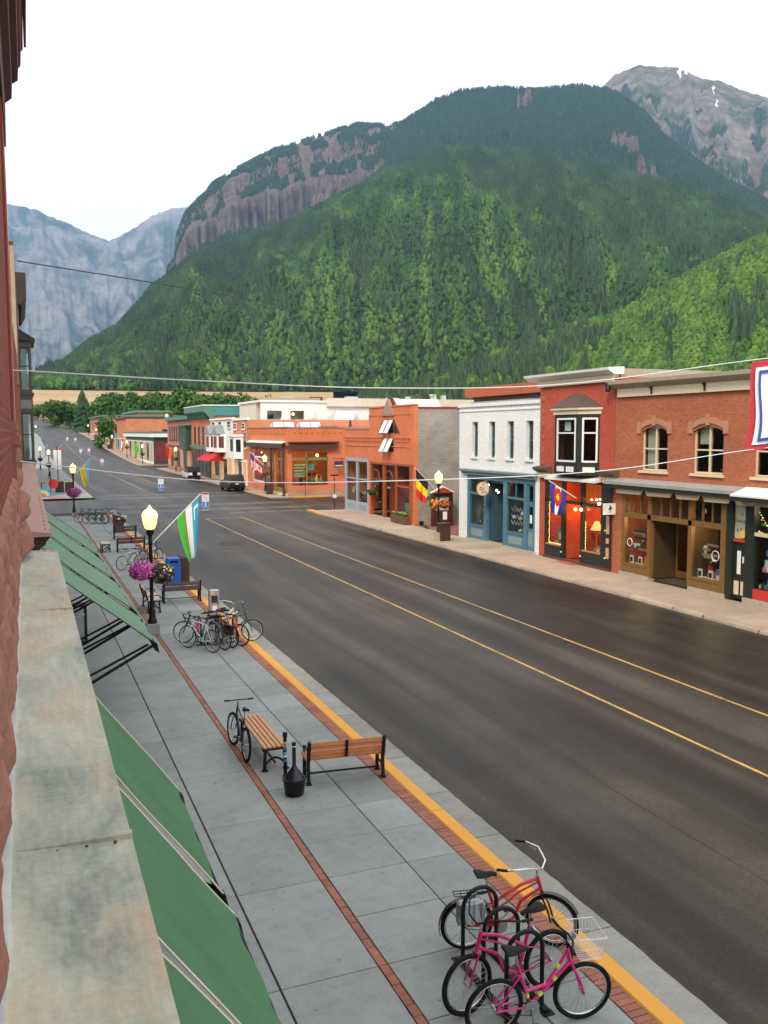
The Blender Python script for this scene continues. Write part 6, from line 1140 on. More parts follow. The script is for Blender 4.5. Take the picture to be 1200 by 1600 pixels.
MB().bar((3.45, 29.2, 2.45), (4.2, 29.2, 2.45), .03, .03).build('basket_arm', M_iron, bpy.data.objects['street_lamp']).matrix_parent_inverse = Matrix.Translation((-3.80, -29.2, 0))
basket((3.78, 72.5, 1.9), .52, ((M_pet, 'pink_blooms'), (M_pet2, 'purple_blooms')), 'round magenta flower basket on corner lamp post', 5, 500)
basket((23.2, 48.6, 2.15), .36, ((M_opet, 'orange_blooms'), (M_lf, 'leaves'), (M_ypet, 'yellow_blooms'), (M_opet, 'orange_blooms')), 'orange flower basket on lamp before grey block wall, left ball', 6, 500); basket((23.85, 48.6, 2.15), .36, ((M_opet, 'orange_blooms'), (M_lf, 'leaves'), (M_opet, 'orange_blooms')), 'orange flower basket on lamp before grey block wall, right ball', 7, 500)
basket((24.0, 91.9, 2.2), .42, ((M_lf, 'leaves'), (M_opet, 'orange_blooms')), 'dark flower basket on corner shop lamp post', 8, 200); basket((24.0, 149.9, 2.2), .5, ((M_lf, 'leaves'), (M_opet, 'orange_blooms')), 'orange flower basket on lamp before green bay', 9, 150); basket((23.2, 186.9, 2.2), .55, ((M_lf, 'leaves'), (M_pet2, 'purple_blooms')), 'flower basket on lamp by low white-roofed shop', 10, 120); basket((3.8, 134.9, 2.0), .5, ((M_lf, 'leaves'), (M_dpet, 'dark_leaves')), 'dark basket on small lamp behind the red flag', 11, 120); basket((3.3, 165.9, 2.0), .55, ((M_lf, 'leaves'), (M_dpet, 'dark_leaves')), 'dark basket on farthest left lamp', 12, 120)
for y, lb in ((214.9, 'red hanging basket midway along the low white-roofed shop'), (249.9, 'orange hanging basket before the long brick wall')): basket((23.2, y, 2.6 + gzs(14, y)), .6, ((M_lf, 'leaves'), (M_opet, 'orange_blooms')), lb, int(y), 120)
# ---------------------------------------------------------------- flags
CLOTH = {n: M('flag ' + n, c, .75, .10, 2, .1) for n, c in dict(turq=(.05, .36, .55), white=(.80, .82, .84), green=(.08, .48, .05), red=(.62, .02, .015), yellow=(.85, .62, .01), sky=(.22, .46, .72), black=(.015, .015, .018), navy=(.03, .05, .30), pink=(.6, .1, .3), blue=(.1, .2, .6), orange=(.75, .12, .02)).items()}
def flag(label, base, tip, hl, fly, mats, by='u', seed=0, gather=.35, sway=(0, 0, 0), marks=None):
    """cloth hung from a slanting pole: hoist along the pole's upper end, fly edge fallen in folds"""
    base = Vector(base); tip = Vector(tip); t = thing('flag', label, 'flag', base, 0, 'flags flown from poles along the street'); tip = tip - base; base = Vector((0, 0, 0))
    MB().tube([base, tip], .017, 7).build('pole', M_wht2, t); MB().sphere(tip, .03, 8, 6).build('finial', M_wht2, t)
    d = (base - tip).normalized(); h0 = tip + d * .04; nu, nv = 24, 18; r = random.Random(seed); side = Vector((d.y, -d.x, 0)).normalized() if abs(d.x) + abs(d.y) > 0 else Vector((0, 1, 0)); p1 = r.uniform(0, 6)
    V = []
    for j in range(nv + 1):
        v = j / nv
        for i in range(nu + 1):
            u = i / nu; hp = h0 + d * hl * u; low = Vector((h0.x + d.x * hl * .22, h0.y + d.y * hl * .22, 0)); f = v ** 1.3 * gather
            x = hp.x * (1 - f) + low.x * f; y = hp.y * (1 - f) + low.y * f
            z = hp.z - fly * v * (1 - .25 * u * v)
            w = .10 * v ** .7 * math.sin(u * 9 + p1 + v * 1.5) * (.4 + f) + .04 * v * math.sin(u * 17 + p1 * 2)
            V.append((x + side.x * w + sway[0] * v, y + side.y * w + sway[1] * v, z))
    n = len(mats)
    groups = {}
    for j in range(nv):
        for i in range(nu):
            k = by((i + .5) / nu, (j + .5) / nv) if callable(by) else (int(i * n / nu) if by == 'u' else int(j * n / nv))
            groups.setdefault(k, []).append((j * (nu + 1) + i, j * (nu + 1) + i + 1, (j + 1) * (nu + 1) + i + 1, (j + 1) * (nu + 1) + i))
    me = bpy.data.meshes.new('cloth'); fs = []; mi = []
    for k, g in groups.items(): fs += g; mi += [k] * len(g)
    me.from_pydata(V, [], fs); [me.materials.append(CLOTH[m]) for m in mats]; me.polygons.foreach_set('material_index', mi); me.polygons.foreach_set('use_smooth', [True] * len(fs)); me.update()
    mobj('cloth', me, None, t); return t
def cres(u, v):
    if .02 < u < .30 and ((u - .15) / .12) ** 2 + ((v - .22) / .13) ** 2 < 1 and ((u - .13) / .10) ** 2 + ((v - .28) / .12) ** 2 > 1: return 1
    return 0 if u < .32 else (3 if u < .35 else (1 if u < .64 else (3 if u < .67 else 2)))
flag('turquoise, white and green flag on the near left lamp post', (3.86, 29.2, 2.95), (5.42, 29.2, 4.48), 1.02, 1.95, ('turq', 'white', 'green', 'red'), cres, 1, .62)
flag('blue and yellow flag on the corner lamp post at left', (3.82, 72.6, 3.2), (5.1, 72.6, 4.55), 1.15, 1.85, ('sky', 'yellow'), 'u', 2, .55)
flag('red flag with small yellow sun far down left pavement', (3.86, 135, 3.2), (5.6, 135, 4.7), 1.6, 1.9, ('red', 'yellow'), lambda u, v: 1 if (u - .5) ** 2 + (v - .45) ** 2 < .02 else 0, 3, .6); flag('pale blue flag on the farthest left lamp', (3.36, 166, 3.2), (4.6, 166, 4.5), 1.4, 1.7, ('sky', 'white'), 'u', 4, .6)
flag('black, yellow and red flag before the grey block wall', (23.42, 48.7, 2.9), (21.95, 48.7, 4.35), 1.15, 1.75, ('black', 'yellow', 'red'), 'v', 5, .30)
flag('striped flag with starry blue corner on corner shop lamp', (23.94, 92.05, 3.1), (22.5, 92.4, 4.45), 1.15, 1.6, ('red', 'white', 'navy'), lambda u, v: 2 if (u < .52 and v < .45) else (0 if int(u * 13) % 2 == 0 else 1), 6, .4)
flag('red and white maple leaf flag on corner shop lamp', (23.94, 91.95, 2.9), (22.75, 91.6, 3.9), 1.1, 1.7, ('red', 'white'), lambda u, v: 0 if v < .27 or v > .73 or (abs(u - .5) + abs(v - .5) * .8 < .16) else 1, 7, .35, (.25, 0))
flag('blue and white state flag with red ring on red brick shop', (24.85, 36.2, 3.3), (23.95, 37.2, 4.12), 1.0, 1.55, ('navy', 'white', 'red', 'yellow'), lambda u, v: (3 if (u - .5) ** 2 + (v - .35) ** 2 < .012 else 2) if (u - .5) ** 2 + ((v - .35) * .8) ** 2 < .065 else (1 if .34 < u < .66 else 0), 8, .45)
for (x, y, m_, lb) in ((23.94, 150, ('red', 'orange'), 'red and orange flag before the dark green bay'), (23.1, 187, ('green', 'green'), 'green flag at the low white-roofed shop corner'), (23.1, 215, ('blue', 'white', 'pink'), 'blue, white and pink flag along the low white-roofed shop')): z = gzs(14, y); flag(lb, (x, y, 3.1 + z), (x - 1.6, y, 4.6 + z), 1.5, 2.0, m_, 'u', int(y), .5)
# ---------------------------------------------------------------- benches
def bench(loc, rz, label, slat, L=1.55, back=True, nsplit=2):
    """park bench: iron ends with arms, slats each their own board; sits facing local +y"""
    t = thing('park_bench', label, 'bench', loc, rz, 'benches on the left pavement'); h = L / 2
    for s in (-1, 1):
        x = s * (h - .06); e = MB()
        e.bar((x, -.20, .02), (x, -.17, .42), .05, .06, (1, 0, 0)); e.bar((x, .22, .02), (x, .20, .42), .05, .06, (1, 0, 0)); e.bar((x, -.22, .43), (x, .26, .43), .055, .05, (1, 0, 0)); e.build('iron_end', M_iron, t, False)
        a = MB(); a.tube([(x, -.19 + .4 * i / 8, .12 + .13 * math.sin(PI * i / 8)) for i in range(9)], .022, 6); a.build('iron_arch', M_iron, t)
        for y in (-.2, .22): MB().box(x - .05, x + .05, y - .06, y + .05, 0, .03).build('foot', M_iron, t)
        if back:
            MB().bar((x, -.19, .42), (x, -.30, .84), .055, .06, (1, 0, 0)).build('back_post', M_iron, t); MB().tube([(x, .22, .43), (x, .24, .60), (x, .10, .64), (x, -.23, .62)], .02, 6).build('armrest', M_iron, t)
    MB().bar((-h + .08, 0, .14), (h - .08, 0, .14), .03, .03).build('stretcher', M_iron, t)
    for k in range(5): y = -.16 + k * .092; MB().bbox(-h + (.0 if back else -.0), h, y - .038, y + .038, .456, .488, .006).build('slat', slat, t)
    if back:
        for k, z in enumerate((.515, .592, .69, .767)):
            y = -.20 - (z - .42) * .26 + .035
            for q in range(nsplit): a0 = -h + .09 + (L - .18) * q / nsplit + .01; a1 = -h + .09 + (L - .18) * (q + 1) / nsplit - .01; MB().bar((a0, y, z), (a1, y, z), .03, .066, (0, .26, 1)).build('slat', slat, t)
        if nsplit == 2: MB().bar((0, -.225, .48), (0, -.295, .82), .03, .05, (1, 0, 0)).build('back_strap', M_iron, t)
    return t
bench((5.47, 15.42, 0), -.11, 'orange slatted bench seen from behind, nearest bench to the camera', M_slat2, 1.55)
bench((4.37, 17.22, 0), PI / 2, 'backless honey slatted bench under the black mountain bike', M_slat, 2.05, False)
bench((5.60, 34.4, 0), 0.0, 'dark brown slatted bench with back beside the blue bin', M_slatd, 1.5, True, 1); bench((4.30, 33.3, 0), -PI / 2, 'bleached slat bench seen end-on beside near lamp post', M_slatl, 1.6)
bench((5.85, 56.6, 0), 0.0, 'dark grey bench farther back beside brown bin', M_slatd, 1.4, True, 1); bench((5.5, 50.3, 0), 0.0, 'dark red bench in front of the white bicycle', M_slatr, 1.55, True, 2); bench((4.2, 50.8, 0), PI / 2, 'small bleached backless bench beside the dark red bench', M_slatl, 1.1, False)
# ash bucket, stickered post, display case, bins, kiosk
t = thing('ash_bucket', 'black round ash bucket with tall neck beside backless bench', 'ashtray', (4.37, 14.98, 0)); MB().lathe([(.15, 0), (.17, .02), (.20, .26), (.215, .28), (.215, .31), (.19, .31)], (0, 0, 0), 20).build('bucket', M_iron, t, True); MB().lathe([(.185, .30), (.14, .38), (.05, .50), (.034, .56), (.034, .92), (.04, .93), (.04, .97), (.01, .98)], (0, 0, 0), 14).build('neck', M('black plastic', (.012, .013, .018), .3, .2), t, True); MB().lathe([(.036, .885), (.036, .90)], (0, 0, 0), 12).build('band', M_paper, t)
t = thing('sticker_post', 'short black post wrapped in colourful stickers between the benches', 'post', (4.45, 15.85, 0)); MB().lathe([(.06, 0), (.06, .02), (.035, .03), (.035, .78), (.045, .78), (.045, .86), (.02, .87)], (0, 0, 0), 12).build('tube', M_iron, t, True)
for k, (z, c) in enumerate(((.30, 'blue'), (.38, 'white'), (.44, 'cyan'), (.52, 'blue'), (.58, 'orange'), (.64, 'cyan'))): MB().lathe([(.0362, z), (.0362, z + .05)], (0, 0, 0), 12).build('sticker', _gc[c], t)
t = thing('display_case', 'black framed glass display case under the pale awnings', 'display case', (1.5, 28.8, 0)); fr = MB(); [fr.box(x - .03, x + .03, y - .03, y + .03, 0, 1.15) for x in (-.22, .22) for y in (-.22, .22)]; fr.box(-.25, .25, -.25, .25, 1.151, 1.2); fr.box(-.25, .25, -.25, .25, .03, .08); fr = fr.build('frame', M_iron, t); MB().box(-.19, .19, -.19, .19, .85, .88).build('shelf', M_paper, t); MB().box(-.19, .19, -.235, -.23, .1, 1.15).build('pane', M_gl, t)
def bin_(loc, w, d, h, mat, label, kind='box', cat='bin'):
    t = thing('litter_bin', label, cat, loc, 0, 'bins along the pavements'); MB().bbox(-w / 2, w / 2, -d / 2, d / 2, .03, h, .02).build('body', mat, t); MB().box(-w / 2 + .04, w / 2 - .04, -d / 2 + .04, d / 2 - .04, 0, .03).build('foot', M_black, t); return t
M_bblue = M('blue plastic', (.01, .11, .50), .45, .12, 4); M_bbrn = M('brown metal bin', (.065, .03, .018), .55, .25, 5)
t = bin_((5.92, 38.4, 0), .55, .55, .88, M_bblue, 'blue recycling bin behind the dark brown bench'); l = MB(); l.prism([(-.29, .885), (.29, .885), (.29, 1.0), (.24, 1.16), (-.24, 1.16), (-.29, 1.0)], -.29, .29, 'y'); fixn(l.build('lid', M_bblue, t)); MB().box(-.17, .17, -.30, -.292, .97, 1.07).build('slot', M_black, t)
t = bin_((6.35, 38.9, 0), .6, .6, 1.12, M_bbrn, 'tall brown bin next to the blue recycling bin'); MB().lathe([(.18, 1.125), (.15, 1.16), (.05, 1.18)], (0, 0, 0), 12).build('lid', M_bbrn, t)
t = bin_((23.45, 47.9, 0), .62, .62, 1.0, M_bbrn, 'dark brown bin on the right pavement by the alley mouth'); MB().bbox(-.34, .34, -.34, .34, 1.001, 1.07, .04).build('lid', M_bbrn, t); MB().lathe([(.1, 1.071), (.1, 1.09)], (0, 0, 0), 12).build('opening', M_alu, t); MB().box(-.62, -.33, -.2, .1, 0, .5).build('block', M_stone, t)
t = bin_((24.3, 91.4, 0), .6, .6, 1.0, M_bbrn, 'brown bin beside corner shop lamp post'); t = bin_((5.85, 60.4, 0), .65, .6, .8, M_bbrn, 'brown bin with slanted lid behind the dark grey bench'); l = MB(); l.prism([(-.35, .81), (.35, .81), (.35, .95), (-.35, 1.2)], -.33, .33, 'y'); fixn(l.build('lid', M_bbrn, t)); MB().box(-.08, .08, -.335, -.331, .86, .94).build('label_plate', M_paper, t)
t = bin_((23.3, 258, gzs(14, 258)), 1.4, .9, 1.2, M_bbrn, 'far dark bin and box by the street tree on right')
def paybox(loc, label, h=1.0):
    t = thing('pay_box', label, 'pay station', loc); MB().bbox(-.17, .17, -.13, .13, .12, h, .03).build('cabinet', M_alu, t); MB().bbox(-.2, .2, -.16, .16, 0, .12, .02).build('foot', M_iron, t); MB().box(-.11, .11, -.138, -.131, h - .45, h - .2).build('panel', M('dark screen', (.03, .035, .03), .3, .2), t); MB().box(-.08, .08, -.138, -.131, h - .72, h - .55).build('notice', M_paper, t); MB().box(-.12, .0, -.14, -.132, h - .16, h - .06).build('sticker', _gc['yellow'], t); return t
paybox((6.15, 30.9, 0), 'grey pay box behind the cluster of bicycles'); paybox((6.3, 61.2, 0), 'pale pay box behind the brown slanted bin')
# information kiosk, planters, black bird in the alley mouth
M_kw = M('dark red kiosk wood', (.07, .02, .016), .5, .25, 5)
t = thing('notice_kiosk', 'dark red wooden notice kiosk with white curved roof in alley', 'kiosk', (27.0, 55.4, .01)); k = MB(); k.box(-.75, -.62, -.2, .2, 0, 2.3); k.box(.62, .75, -.2, .2, 0, 2.3); k.box(-.62, .62, -.12, .2, 0, 1.05); k.box(-.62, .62, -.1, .2, 2.0, 2.3); k = k.build('frame', M_kw, t); MB().box(-.5, .5, 0.0, .05, 1.1, 1.95).build('board', M('notice board', (.5, .5, .46), .7, .2, 8), t)
for i in range(9): MB().box(-.45 + (i % 3) * .32, -.2 + (i % 3) * .32, -.012, -.002, 1.15 + (i // 3) * .27, 1.36 + (i // 3) * .27).build('notice', random.choice((M_paper, _gc['cream'], _gc['cyan'])), t)
r = MB(); r.tube([(-.9, 0, 2.32), (-.6, 0, 2.42), (-.25, 0, 2.62), (0, 0, 2.72), (.25, 0, 2.62), (.6, 0, 2.42), (.9, 0, 2.32)], .07, 8); r.build('roof_trim', M_wht2, t); r = MB(); r.prism([(-.85, 2.3), (.85, 2.3), (.6, 2.4), (.25, 2.58), (0, 2.68), (-.25, 2.58), (-.6, 2.4)], -.3, .3, 'y'); fixn(r.build('roof', M_redcop, t)); MB().box(.0, .32, -.14, -.125, .45, 1.0).build('poster', M_paper, t)
t = thing('hanging_sign', 'pale green scalloped sign on the grey block wall', 'sign', (25.95, 56.2, 2.35)); g = MB(); g.prism([(-.42, -.3), (-.2, -.36), (0, -.3), (.2, -.36), (.42, -.3), (.46, 0), (.42, .26), (.2, .32), (0, .26), (-.2, .32), (-.42, .26), (-.46, 0)], -.03, .03, 'y'); fixn(g.build('board', M('mint sign', (.25, .46, .36), .6, .15), t)); [MB().box(-.3, .3, -.036, -.031, z, z + .06).build('lettering_line', M_dkgrn, t) for z in (-.12, .08)]; MB().bar((-.42, .0, .42), (.5, .0, .42), .03, .03).build('bracket', M_black, t); MB().bar((0, .0, .3), (0, .2, .42), .03, .03).build('strap', M_black, t)
t = thing('alley_planter', 'small planter with green plant against the white shop side', 'planter', (27.6, 50.6, .012)); MB().lathe([(.28, 0), (.36, .4), (.36, .44)], (0, 0, 0), 12).build('pot', M_dkgrn, t); o = leafy(220, .36, [M_lf], 31)[0].build('leaves', M('bright leaves', (.06, .2, .05), .8, .3), t); o.location = (0, 0, .62)
t = thing('alley_pot', 'small black pot at the foot of the grey block wall', 'pot', (25.75, 56.1, .012)); MB().lathe([(.13, 0), (.17, .3), (.15, .3)], (0, 0, 0), 12).build('pot', M_black, t)
t = thing('bird', 'black bird standing on the right pavement by the alley', 'bird', (24.85, 53.4, 0), 2.4); b_ = MB(); b_.tube([(-.30, 0, .10), (-.20, 0, .14), (-.08, 0, .18), (.04, 0, .21), (.11, 0, .26), (.15, 0, .30), (.19, 0, .31), (.25, 0, .30)], [.012, .03, .07, .075, .05, .042, .035, .006], 9); b_.build('body', M('black feathers', (.01, .01, .012), .5, .3, 20), t, True)
for s in (-1, 1): MB().tube([(.0, s * .03, .15), (.02, s * .03, .07), (0, s * .03, .005), (.05, s * .03, .004)], .007, 5).build('leg', M_black, t)
# corner street sign posts
t = thing('street_sign_post', 'thin street sign post at the side street corner', 'sign', (25.2, 73.0, -.12)); MB().tube([(0, 0, 0), (0, 0, 2.9)], .035, 8).build('post', M_iron, t); MB().bar((-.35, 0, 2.92), (.35, 0, 2.92), .03, .12).build('name_plate', M_iron, t); MB().lathe([(.18, -.015), (.18, .015)], (0, -.05, 1.1), 14, 'y').build('round_notice', M_paper, t)
t = thing('street_sign_post', 'thin dark post before the corner shop side window', 'sign', (26.75, 86.6, 0)); MB().tube([(0, 0, 0), (0, 0, 2.6)], .03, 8).build('post', M_iron, t); MB().box(-.02, .02, -.15, .15, 2.3, 2.7).build('plate', M_alu, t)
# ---------------------------------------------------------------- signs standing in the road
M_sred = M('sign red', (.6, .04, .05), .5, .1); M_sblue = M('sign blue', (.05, .25, .65), .5, .1); M_swht = M('sign white', (.82, .84, .86), .5, .06)
def road_sign(loc, label):
    t = thing('crossing_sign', label, 'road sign', loc, 0, 'crossing signs standing on the centre line'); MB().bbox(-.3, .3, -.2, .2, 0, .05, .02).build('base', M_alu, t); [MB().tube([(x, 0, .05), (x, 0, .3)], .02, 6).build('leg', M_alu, t) for x in (-.15, .15)]
    MB().box(-.30, .30, -.02, .02, .28, 1.55).build('panel', M_swht, t); MB().box(-.28, .28, -.028, -.021, 1.36, 1.53).build('red_heading', M_sred, t); MB().box(-.28, .28, -.028, -.021, .30, .78).build('blue_field', M_sblue, t)
    for z in (1.22, 1.08, .94): MB().box(-.2, .2, -.027, -.021, z, z + .05).build('text_line', M('sign grey text', (.35, .35, .38), .6, .1), t)
    s_ = MB(); s_.lathe([(.055, -.002), (.055, .002)], (0, -.031, .68), 10, 'y'); s_.bar((0, -.031, .62), (0, -.031, .45), .004, .07, (1, 0, 0)); s_.bar((0, -.031, .46), (-.1, -.031, .34), .004, .04, (1, 0, 0)); s_.bar((0, -.031, .46), (.1, -.031, .34), .004, .04, (1, 0, 0)); s_.build('walking_mark', M_swht, t)
    return t
for (x, y, lb) in ((14.5, 75.6, 'nearest red, white and blue crossing sign, beside turquoise flag'), (14.8, 103.5, 'second crossing sign in the road past the side street'), (15.2, 186, 'crossing sign at the second side street'), (14.0, 232, 'left one of the pair of far crossing signs'), (16.2, 236, 'right one of the pair of far crossing signs'), (14.2, 300, 'tiny white crossing sign farthest up the street, left'), (16.4, 296, 'tiny white crossing sign farthest up the street, right')): road_sign((x + bend(y), y, RZ + .006 + max(0, gzs(14, y))), lb)
# ================================================================ bicycles
_whl = {}
def wheel_meshes(R, tw, ww):
    """tyre, rim, spokes and hub of one wheel as shared meshes (axle along y)"""
    key = (R, tw, ww)
    if key in _whl: return _whl[key]
    ty = MB().torus((0, 0, 0), R - tw, tw, 36, 8, 'y').mesh('tyre'); ty.materials.append(M_rub); ty.polygons.foreach_set('use_smooth', [True] * len(ty.polygons))
    rm = MB().torus((0, 0, 0), R - 2 * tw - .006, .012, 36, 6, 'y').mesh('rim'); rm.materials.append(M_wwall if ww == 2 else M_chrome); rm.polygons.foreach_set('use_smooth', [True] * len(rm.polygons))
    s = MB(); r0 = R - 2 * tw
    for i in range(24):
        a = 2 * PI * i / 24; b = a + (.5 if i % 2 else -.5); y = .03 if i % 4 < 2 else -.03
        s.bar((.02 * math.cos(b), y, .02 * math.sin(b)), (r0 * math.cos(a), 0, r0 * math.sin(a)), .003, .003)
    s.lathe([(.012, -.05), (.025, -.04), (.018, 0), (.025, .04), (.012, .05)], (0, 0, 0), 10, 'y'); sp = s.mesh('spokes'); sp.materials.append(M_alu)
    wwm = None
    if ww == 1: wwm = MB().torus((0, 0, 0), R - 2 * tw + .008, .016, 36, 6, 'y').mesh('white_wall'); wwm.materials.append(M_wwall)
    _whl[key] = (ty, rm, sp, wwm); return _whl[key]
def bicycle(loc, rz, label, c, style='mtb', lean=0.0, steer=0.0, basket_=False, rack=False, fenders=None, R=.345, tw=.024, ww=0, extra=None, tape=None, group='bicycles parked along the left pavement', bar=None, fc=None):
    """bicycle heading local +x, wheels on the ground at z = 0"""
    t = thing('bicycle', label, 'bicycle', loc, rz, group); t.rotation_euler = (lean, 0, rz)
    pm = M('bike paint %s' % c[0], c[1], .35, .12, 8, 0, coat=.25); fm = fc or pm; wb = 1.06 if style != 'cruiser' else 1.12
    rx, fx = -wb / 2, wb / 2; bb = Vector((rx + .43, 0, .29)); ra = Vector((rx, 0, R)); fa = Vector((fx, 0, R)); ht = Vector((fx - .20, 0, .86)); hb = Vector((fx - .155, 0, .72)); st = Vector((rx + .26, 0, .80))
    f = MB(); tr = .021
    if style == 'cruiser':
        f.tube([hb + Vector((-.01, 0, .0)), Vector((fx - .42, 0, .58)), Vector((rx + .62, 0, .36)), bb], tr, 8); f.tube([ht, Vector((fx - .42, 0, .80)), Vector((rx + .52, 0, .70)), st * .5 + bb * .5 + Vector((0, 0, .05))], tr, 8); f.tube([ht + Vector((0, 0, -.05)), Vector((fx - .45, 0, .70)), Vector((rx + .52, 0, .58)), bb * .6 + st * .4], .012, 7)
        f.tube([st, bb], tr, 8)
        for s in (-1, 1): f.tube([st * .55 + bb * .45 + Vector((0, s * .02, 0)), Vector((rx + .15, s * .05, .55)), ra + Vector((0, s * .055, 0))], .009, 6); f.tube([bb + Vector((0, s * .03, 0)), ra + Vector((0, s * .055, 0))], .010, 6)
    elif style == 'step':
        f.tube([hb, bb], .021, 8); f.tube([ht + Vector((0, 0, -.02)), Vector((rx + .62, 0, .50)), bb * .65 + st * .35], .019, 8); f.tube([st, bb], .019, 8)
        for s in (-1, 1): f.tube([st * .8 + bb * .2 + Vector((0, s * .02, 0)), ra + Vector((0, s * .06, 0))], .010, 6); f.tube([bb + Vector((0, s * .03, 0)), ra + Vector((0, s * .06, 0))], .011, 6)
    else:
        tp = st if style == 'road' else st * .85 + bb * .15
        f.tube([hb, bb], .021 if style == 'mtb' else .016, 8); f.tube([ht, tp], .017, 8); f.tube([st, bb], .016, 8)
        for s in (-1, 1): f.tube([tp + Vector((0, s * .02, 0)), ra + Vector((0, s * .06, 0))], .009, 6); f.tube([bb + Vector((0, s * .03, 0)), ra + Vector((0, s * .06, 0))], .010, 6)
    f.tube([hb + Vector((.02, 0, -.06)), ht + Vector((-.01, 0, .03))], .023, 8); f.build('frame', pm, t, True)
    if tape:
        for (p, q, k) in ((hb, bb, .35), (ht, Vector((rx + .62, 0, .5)), .4), (st, bb, .7), (hb, bb, .7)): a = p + (q - p) * k; MB().tube([a, a + (q - p).normalized() * .05], .024, 8).build('frame_band', tape, t)
    # steering group turned about the head tube
    piv = bpy.data.objects.new('steering', None)
    ca, sa = math.cos(steer), math.sin(steer)
    def S(v): v = Vector(v); d = v - Vector((ht.x, 0, 0)); return Vector((ht.x + d.x * ca - d.y * sa, d.x * sa + d.y * ca, v.z))
    fk = MB()
    for s in (-1, 1): fk.tube([S((hb.x + .02, s * .045, hb.z - .06)), S((fx - .06, s * .055, .52)), S((fa.x, s * .055, fa.z))], .013, 7)
    fk.tube([S((hb.x + .02, -.05, hb.z - .055)), S((hb.x + .02, .05, hb.z - .055))], .016, 7); fk.build('fork', fm, t, True)
    hbz = 1.0 if style != 'road' else .93; hd = MB(); hd.tube([ht, S((ht.x - .02, 0, hbz - .02))], .013, 7); hd.build('stem', M_chrome if style == 'cruiser' else M_black, t)
    hbm = MB()
    if style == 'cruiser': pts = [(-.42, .40, hbz + .08), (-.28, .40, hbz + .10), (-.08, .30, hbz + .12), (.06, .12, hbz + .06), (.05, 0, hbz), (.06, -.12, hbz + .06), (-.08, -.30, hbz + .12), (-.28, -.40, hbz + .10), (-.42, -.40, hbz + .08)]; gi = ((0, 1), (8, 7))
    elif style == 'road': pts = [(.02, .21, hbz - .12), (.10, .21, hbz - .10), (.14, .21, hbz - .02), (.10, .21, hbz + .02), (.03, .20, hbz), (.02, 0, hbz), (.03, -.20, hbz), (.10, -.21, hbz + .02), (.14, -.21, hbz - .02), (.10, -.21, hbz - .10), (.02, -.21, hbz - .12)]; gi = ((0, 3), (10, 7))
    else: pts = [(-.06, .31, hbz + .03), (-.04, .20, hbz + .02), (.03, .06, hbz), (.03, -.06, hbz), (-.04, -.20, hbz + .02), (-.06, -.31, hbz + .03)]; gi = ((0, 1), (5, 4))
    P3 = [S((ht.x + p[0], p[1], p[2])) for p in pts]; hbm.tube(P3, .012, 7); hbm.build('handlebar', bar or (M_chrome if style == 'cruiser' else M_black), t, True)
    for a, b in gi:
        sl = P3[min(a, b):max(a, b) + 1]; MB().tube(sl, .018, 7).build('grip', M_sadd, t)
    for s in (-1, 1): a = P3[1] if s > 0 else P3[-2]; MB().tube([a, a + S((ht.x + .10, 0, 0)) - S((ht.x, 0, 0)) + Vector((0, -s * .10, -.04))], .006, 5).build('brake_lever', M_alu, t)
    # wheels
    for wx, rot in ((rx, 0), (fx, steer)):
        w = bpy.data.objects.new('wheel', None); col.objects.link(w); w.parent = t; w.empty_display_size = .1; cpos = S(fa) if wx > 0 else ra; w.location = cpos; w.rotation_euler = (0, random.uniform(0, 3), 0) if not rot else (0, 0, rot)
        ty, rm, sp, wwm = wheel_meshes(R, tw, ww); mobj('tyre', ty, None, w); mobj('rim', rm, None, w); mobj('spokes', sp, None, w)
        if wwm: mobj('white_wall', wwm, None, w)
    if fenders:
        for cx, a0, a1, rot in ((rx, .25, PI + .35, 0), (fx, .15 * PI, PI * .95, steer)):
            mb = MB(); n = 16
            for i in range(n + 1):
                a = a0 + (a1 - a0) * i / n
                for y in (-.035, 0, .035):
                    q = Vector((cx + (R + .018 + (.008 if y == 0 else 0)) * math.cos(a), y, R + (R + .018 + (.008 if y == 0 else 0)) * math.sin(a))); q = S(q) if cx > 0 else q; mb.v.append(tuple(q))
            for i in range(n):
                for k in range(2): mb.f.append((i * 3 + k, i * 3 + k + 1, (i + 1) * 3 + k + 1, (i + 1) * 3 + k))
            mb.build('mudguard', fenders, t, True)
    # saddle, cranks, chain
    sp0 = st + Vector((-.03, 0, .16)); MB().tube([st, sp0], .012, 7).build('seat_post', M_alu, t)
    sd_ = MB(); prof = [(-.14, .085 if style in ('cruiser', 'step') else .07), (-.10, .10 if style in ('cruiser', 'step') else .075), (0, .06), (.08, .03), (.14, .018)]
    for x, hw in prof:
        for a in range(7): an = PI * a / 6; sd_.v.append((sp0.x + x, hw * math.cos(an), sp0.z + .01 + .05 * math.sin(an) - (.02 if x > .1 else 0) + (.02 if x < -.08 else 0)))
    for i in range(len(prof) - 1):
        for a in range(6): sd_.f.append((i * 7 + a, i * 7 + a + 1, (i + 1) * 7 + a + 1, (i + 1) * 7 + a))
    sd_.f.append(tuple(range(7))); sd_.f.append(tuple(range(28, 35))[::-1]); sd_.build('saddle', M_sadd, t, True)
    ck = MB(); ck.lathe([(.09, -.004), (.09, .004)], (bb.x, -.05, bb.z), 18, 'y'); ck.build('chainring', M_alu, t); an = random.uniform(0, 3); cr = Vector((math.cos(an), 0, math.sin(an))) * .17
    for s in (-1, 1): e = bb + cr * s + Vector((0, s * .08, 0)); MB().bar(bb + Vector((0, s * .06, 0)), e, .014, .022).build('crank', M_alu, t); MB().cbox(e + Vector((0, s * .06, 0)), (.09, .09, .022)).build('pedal', M_black, t)
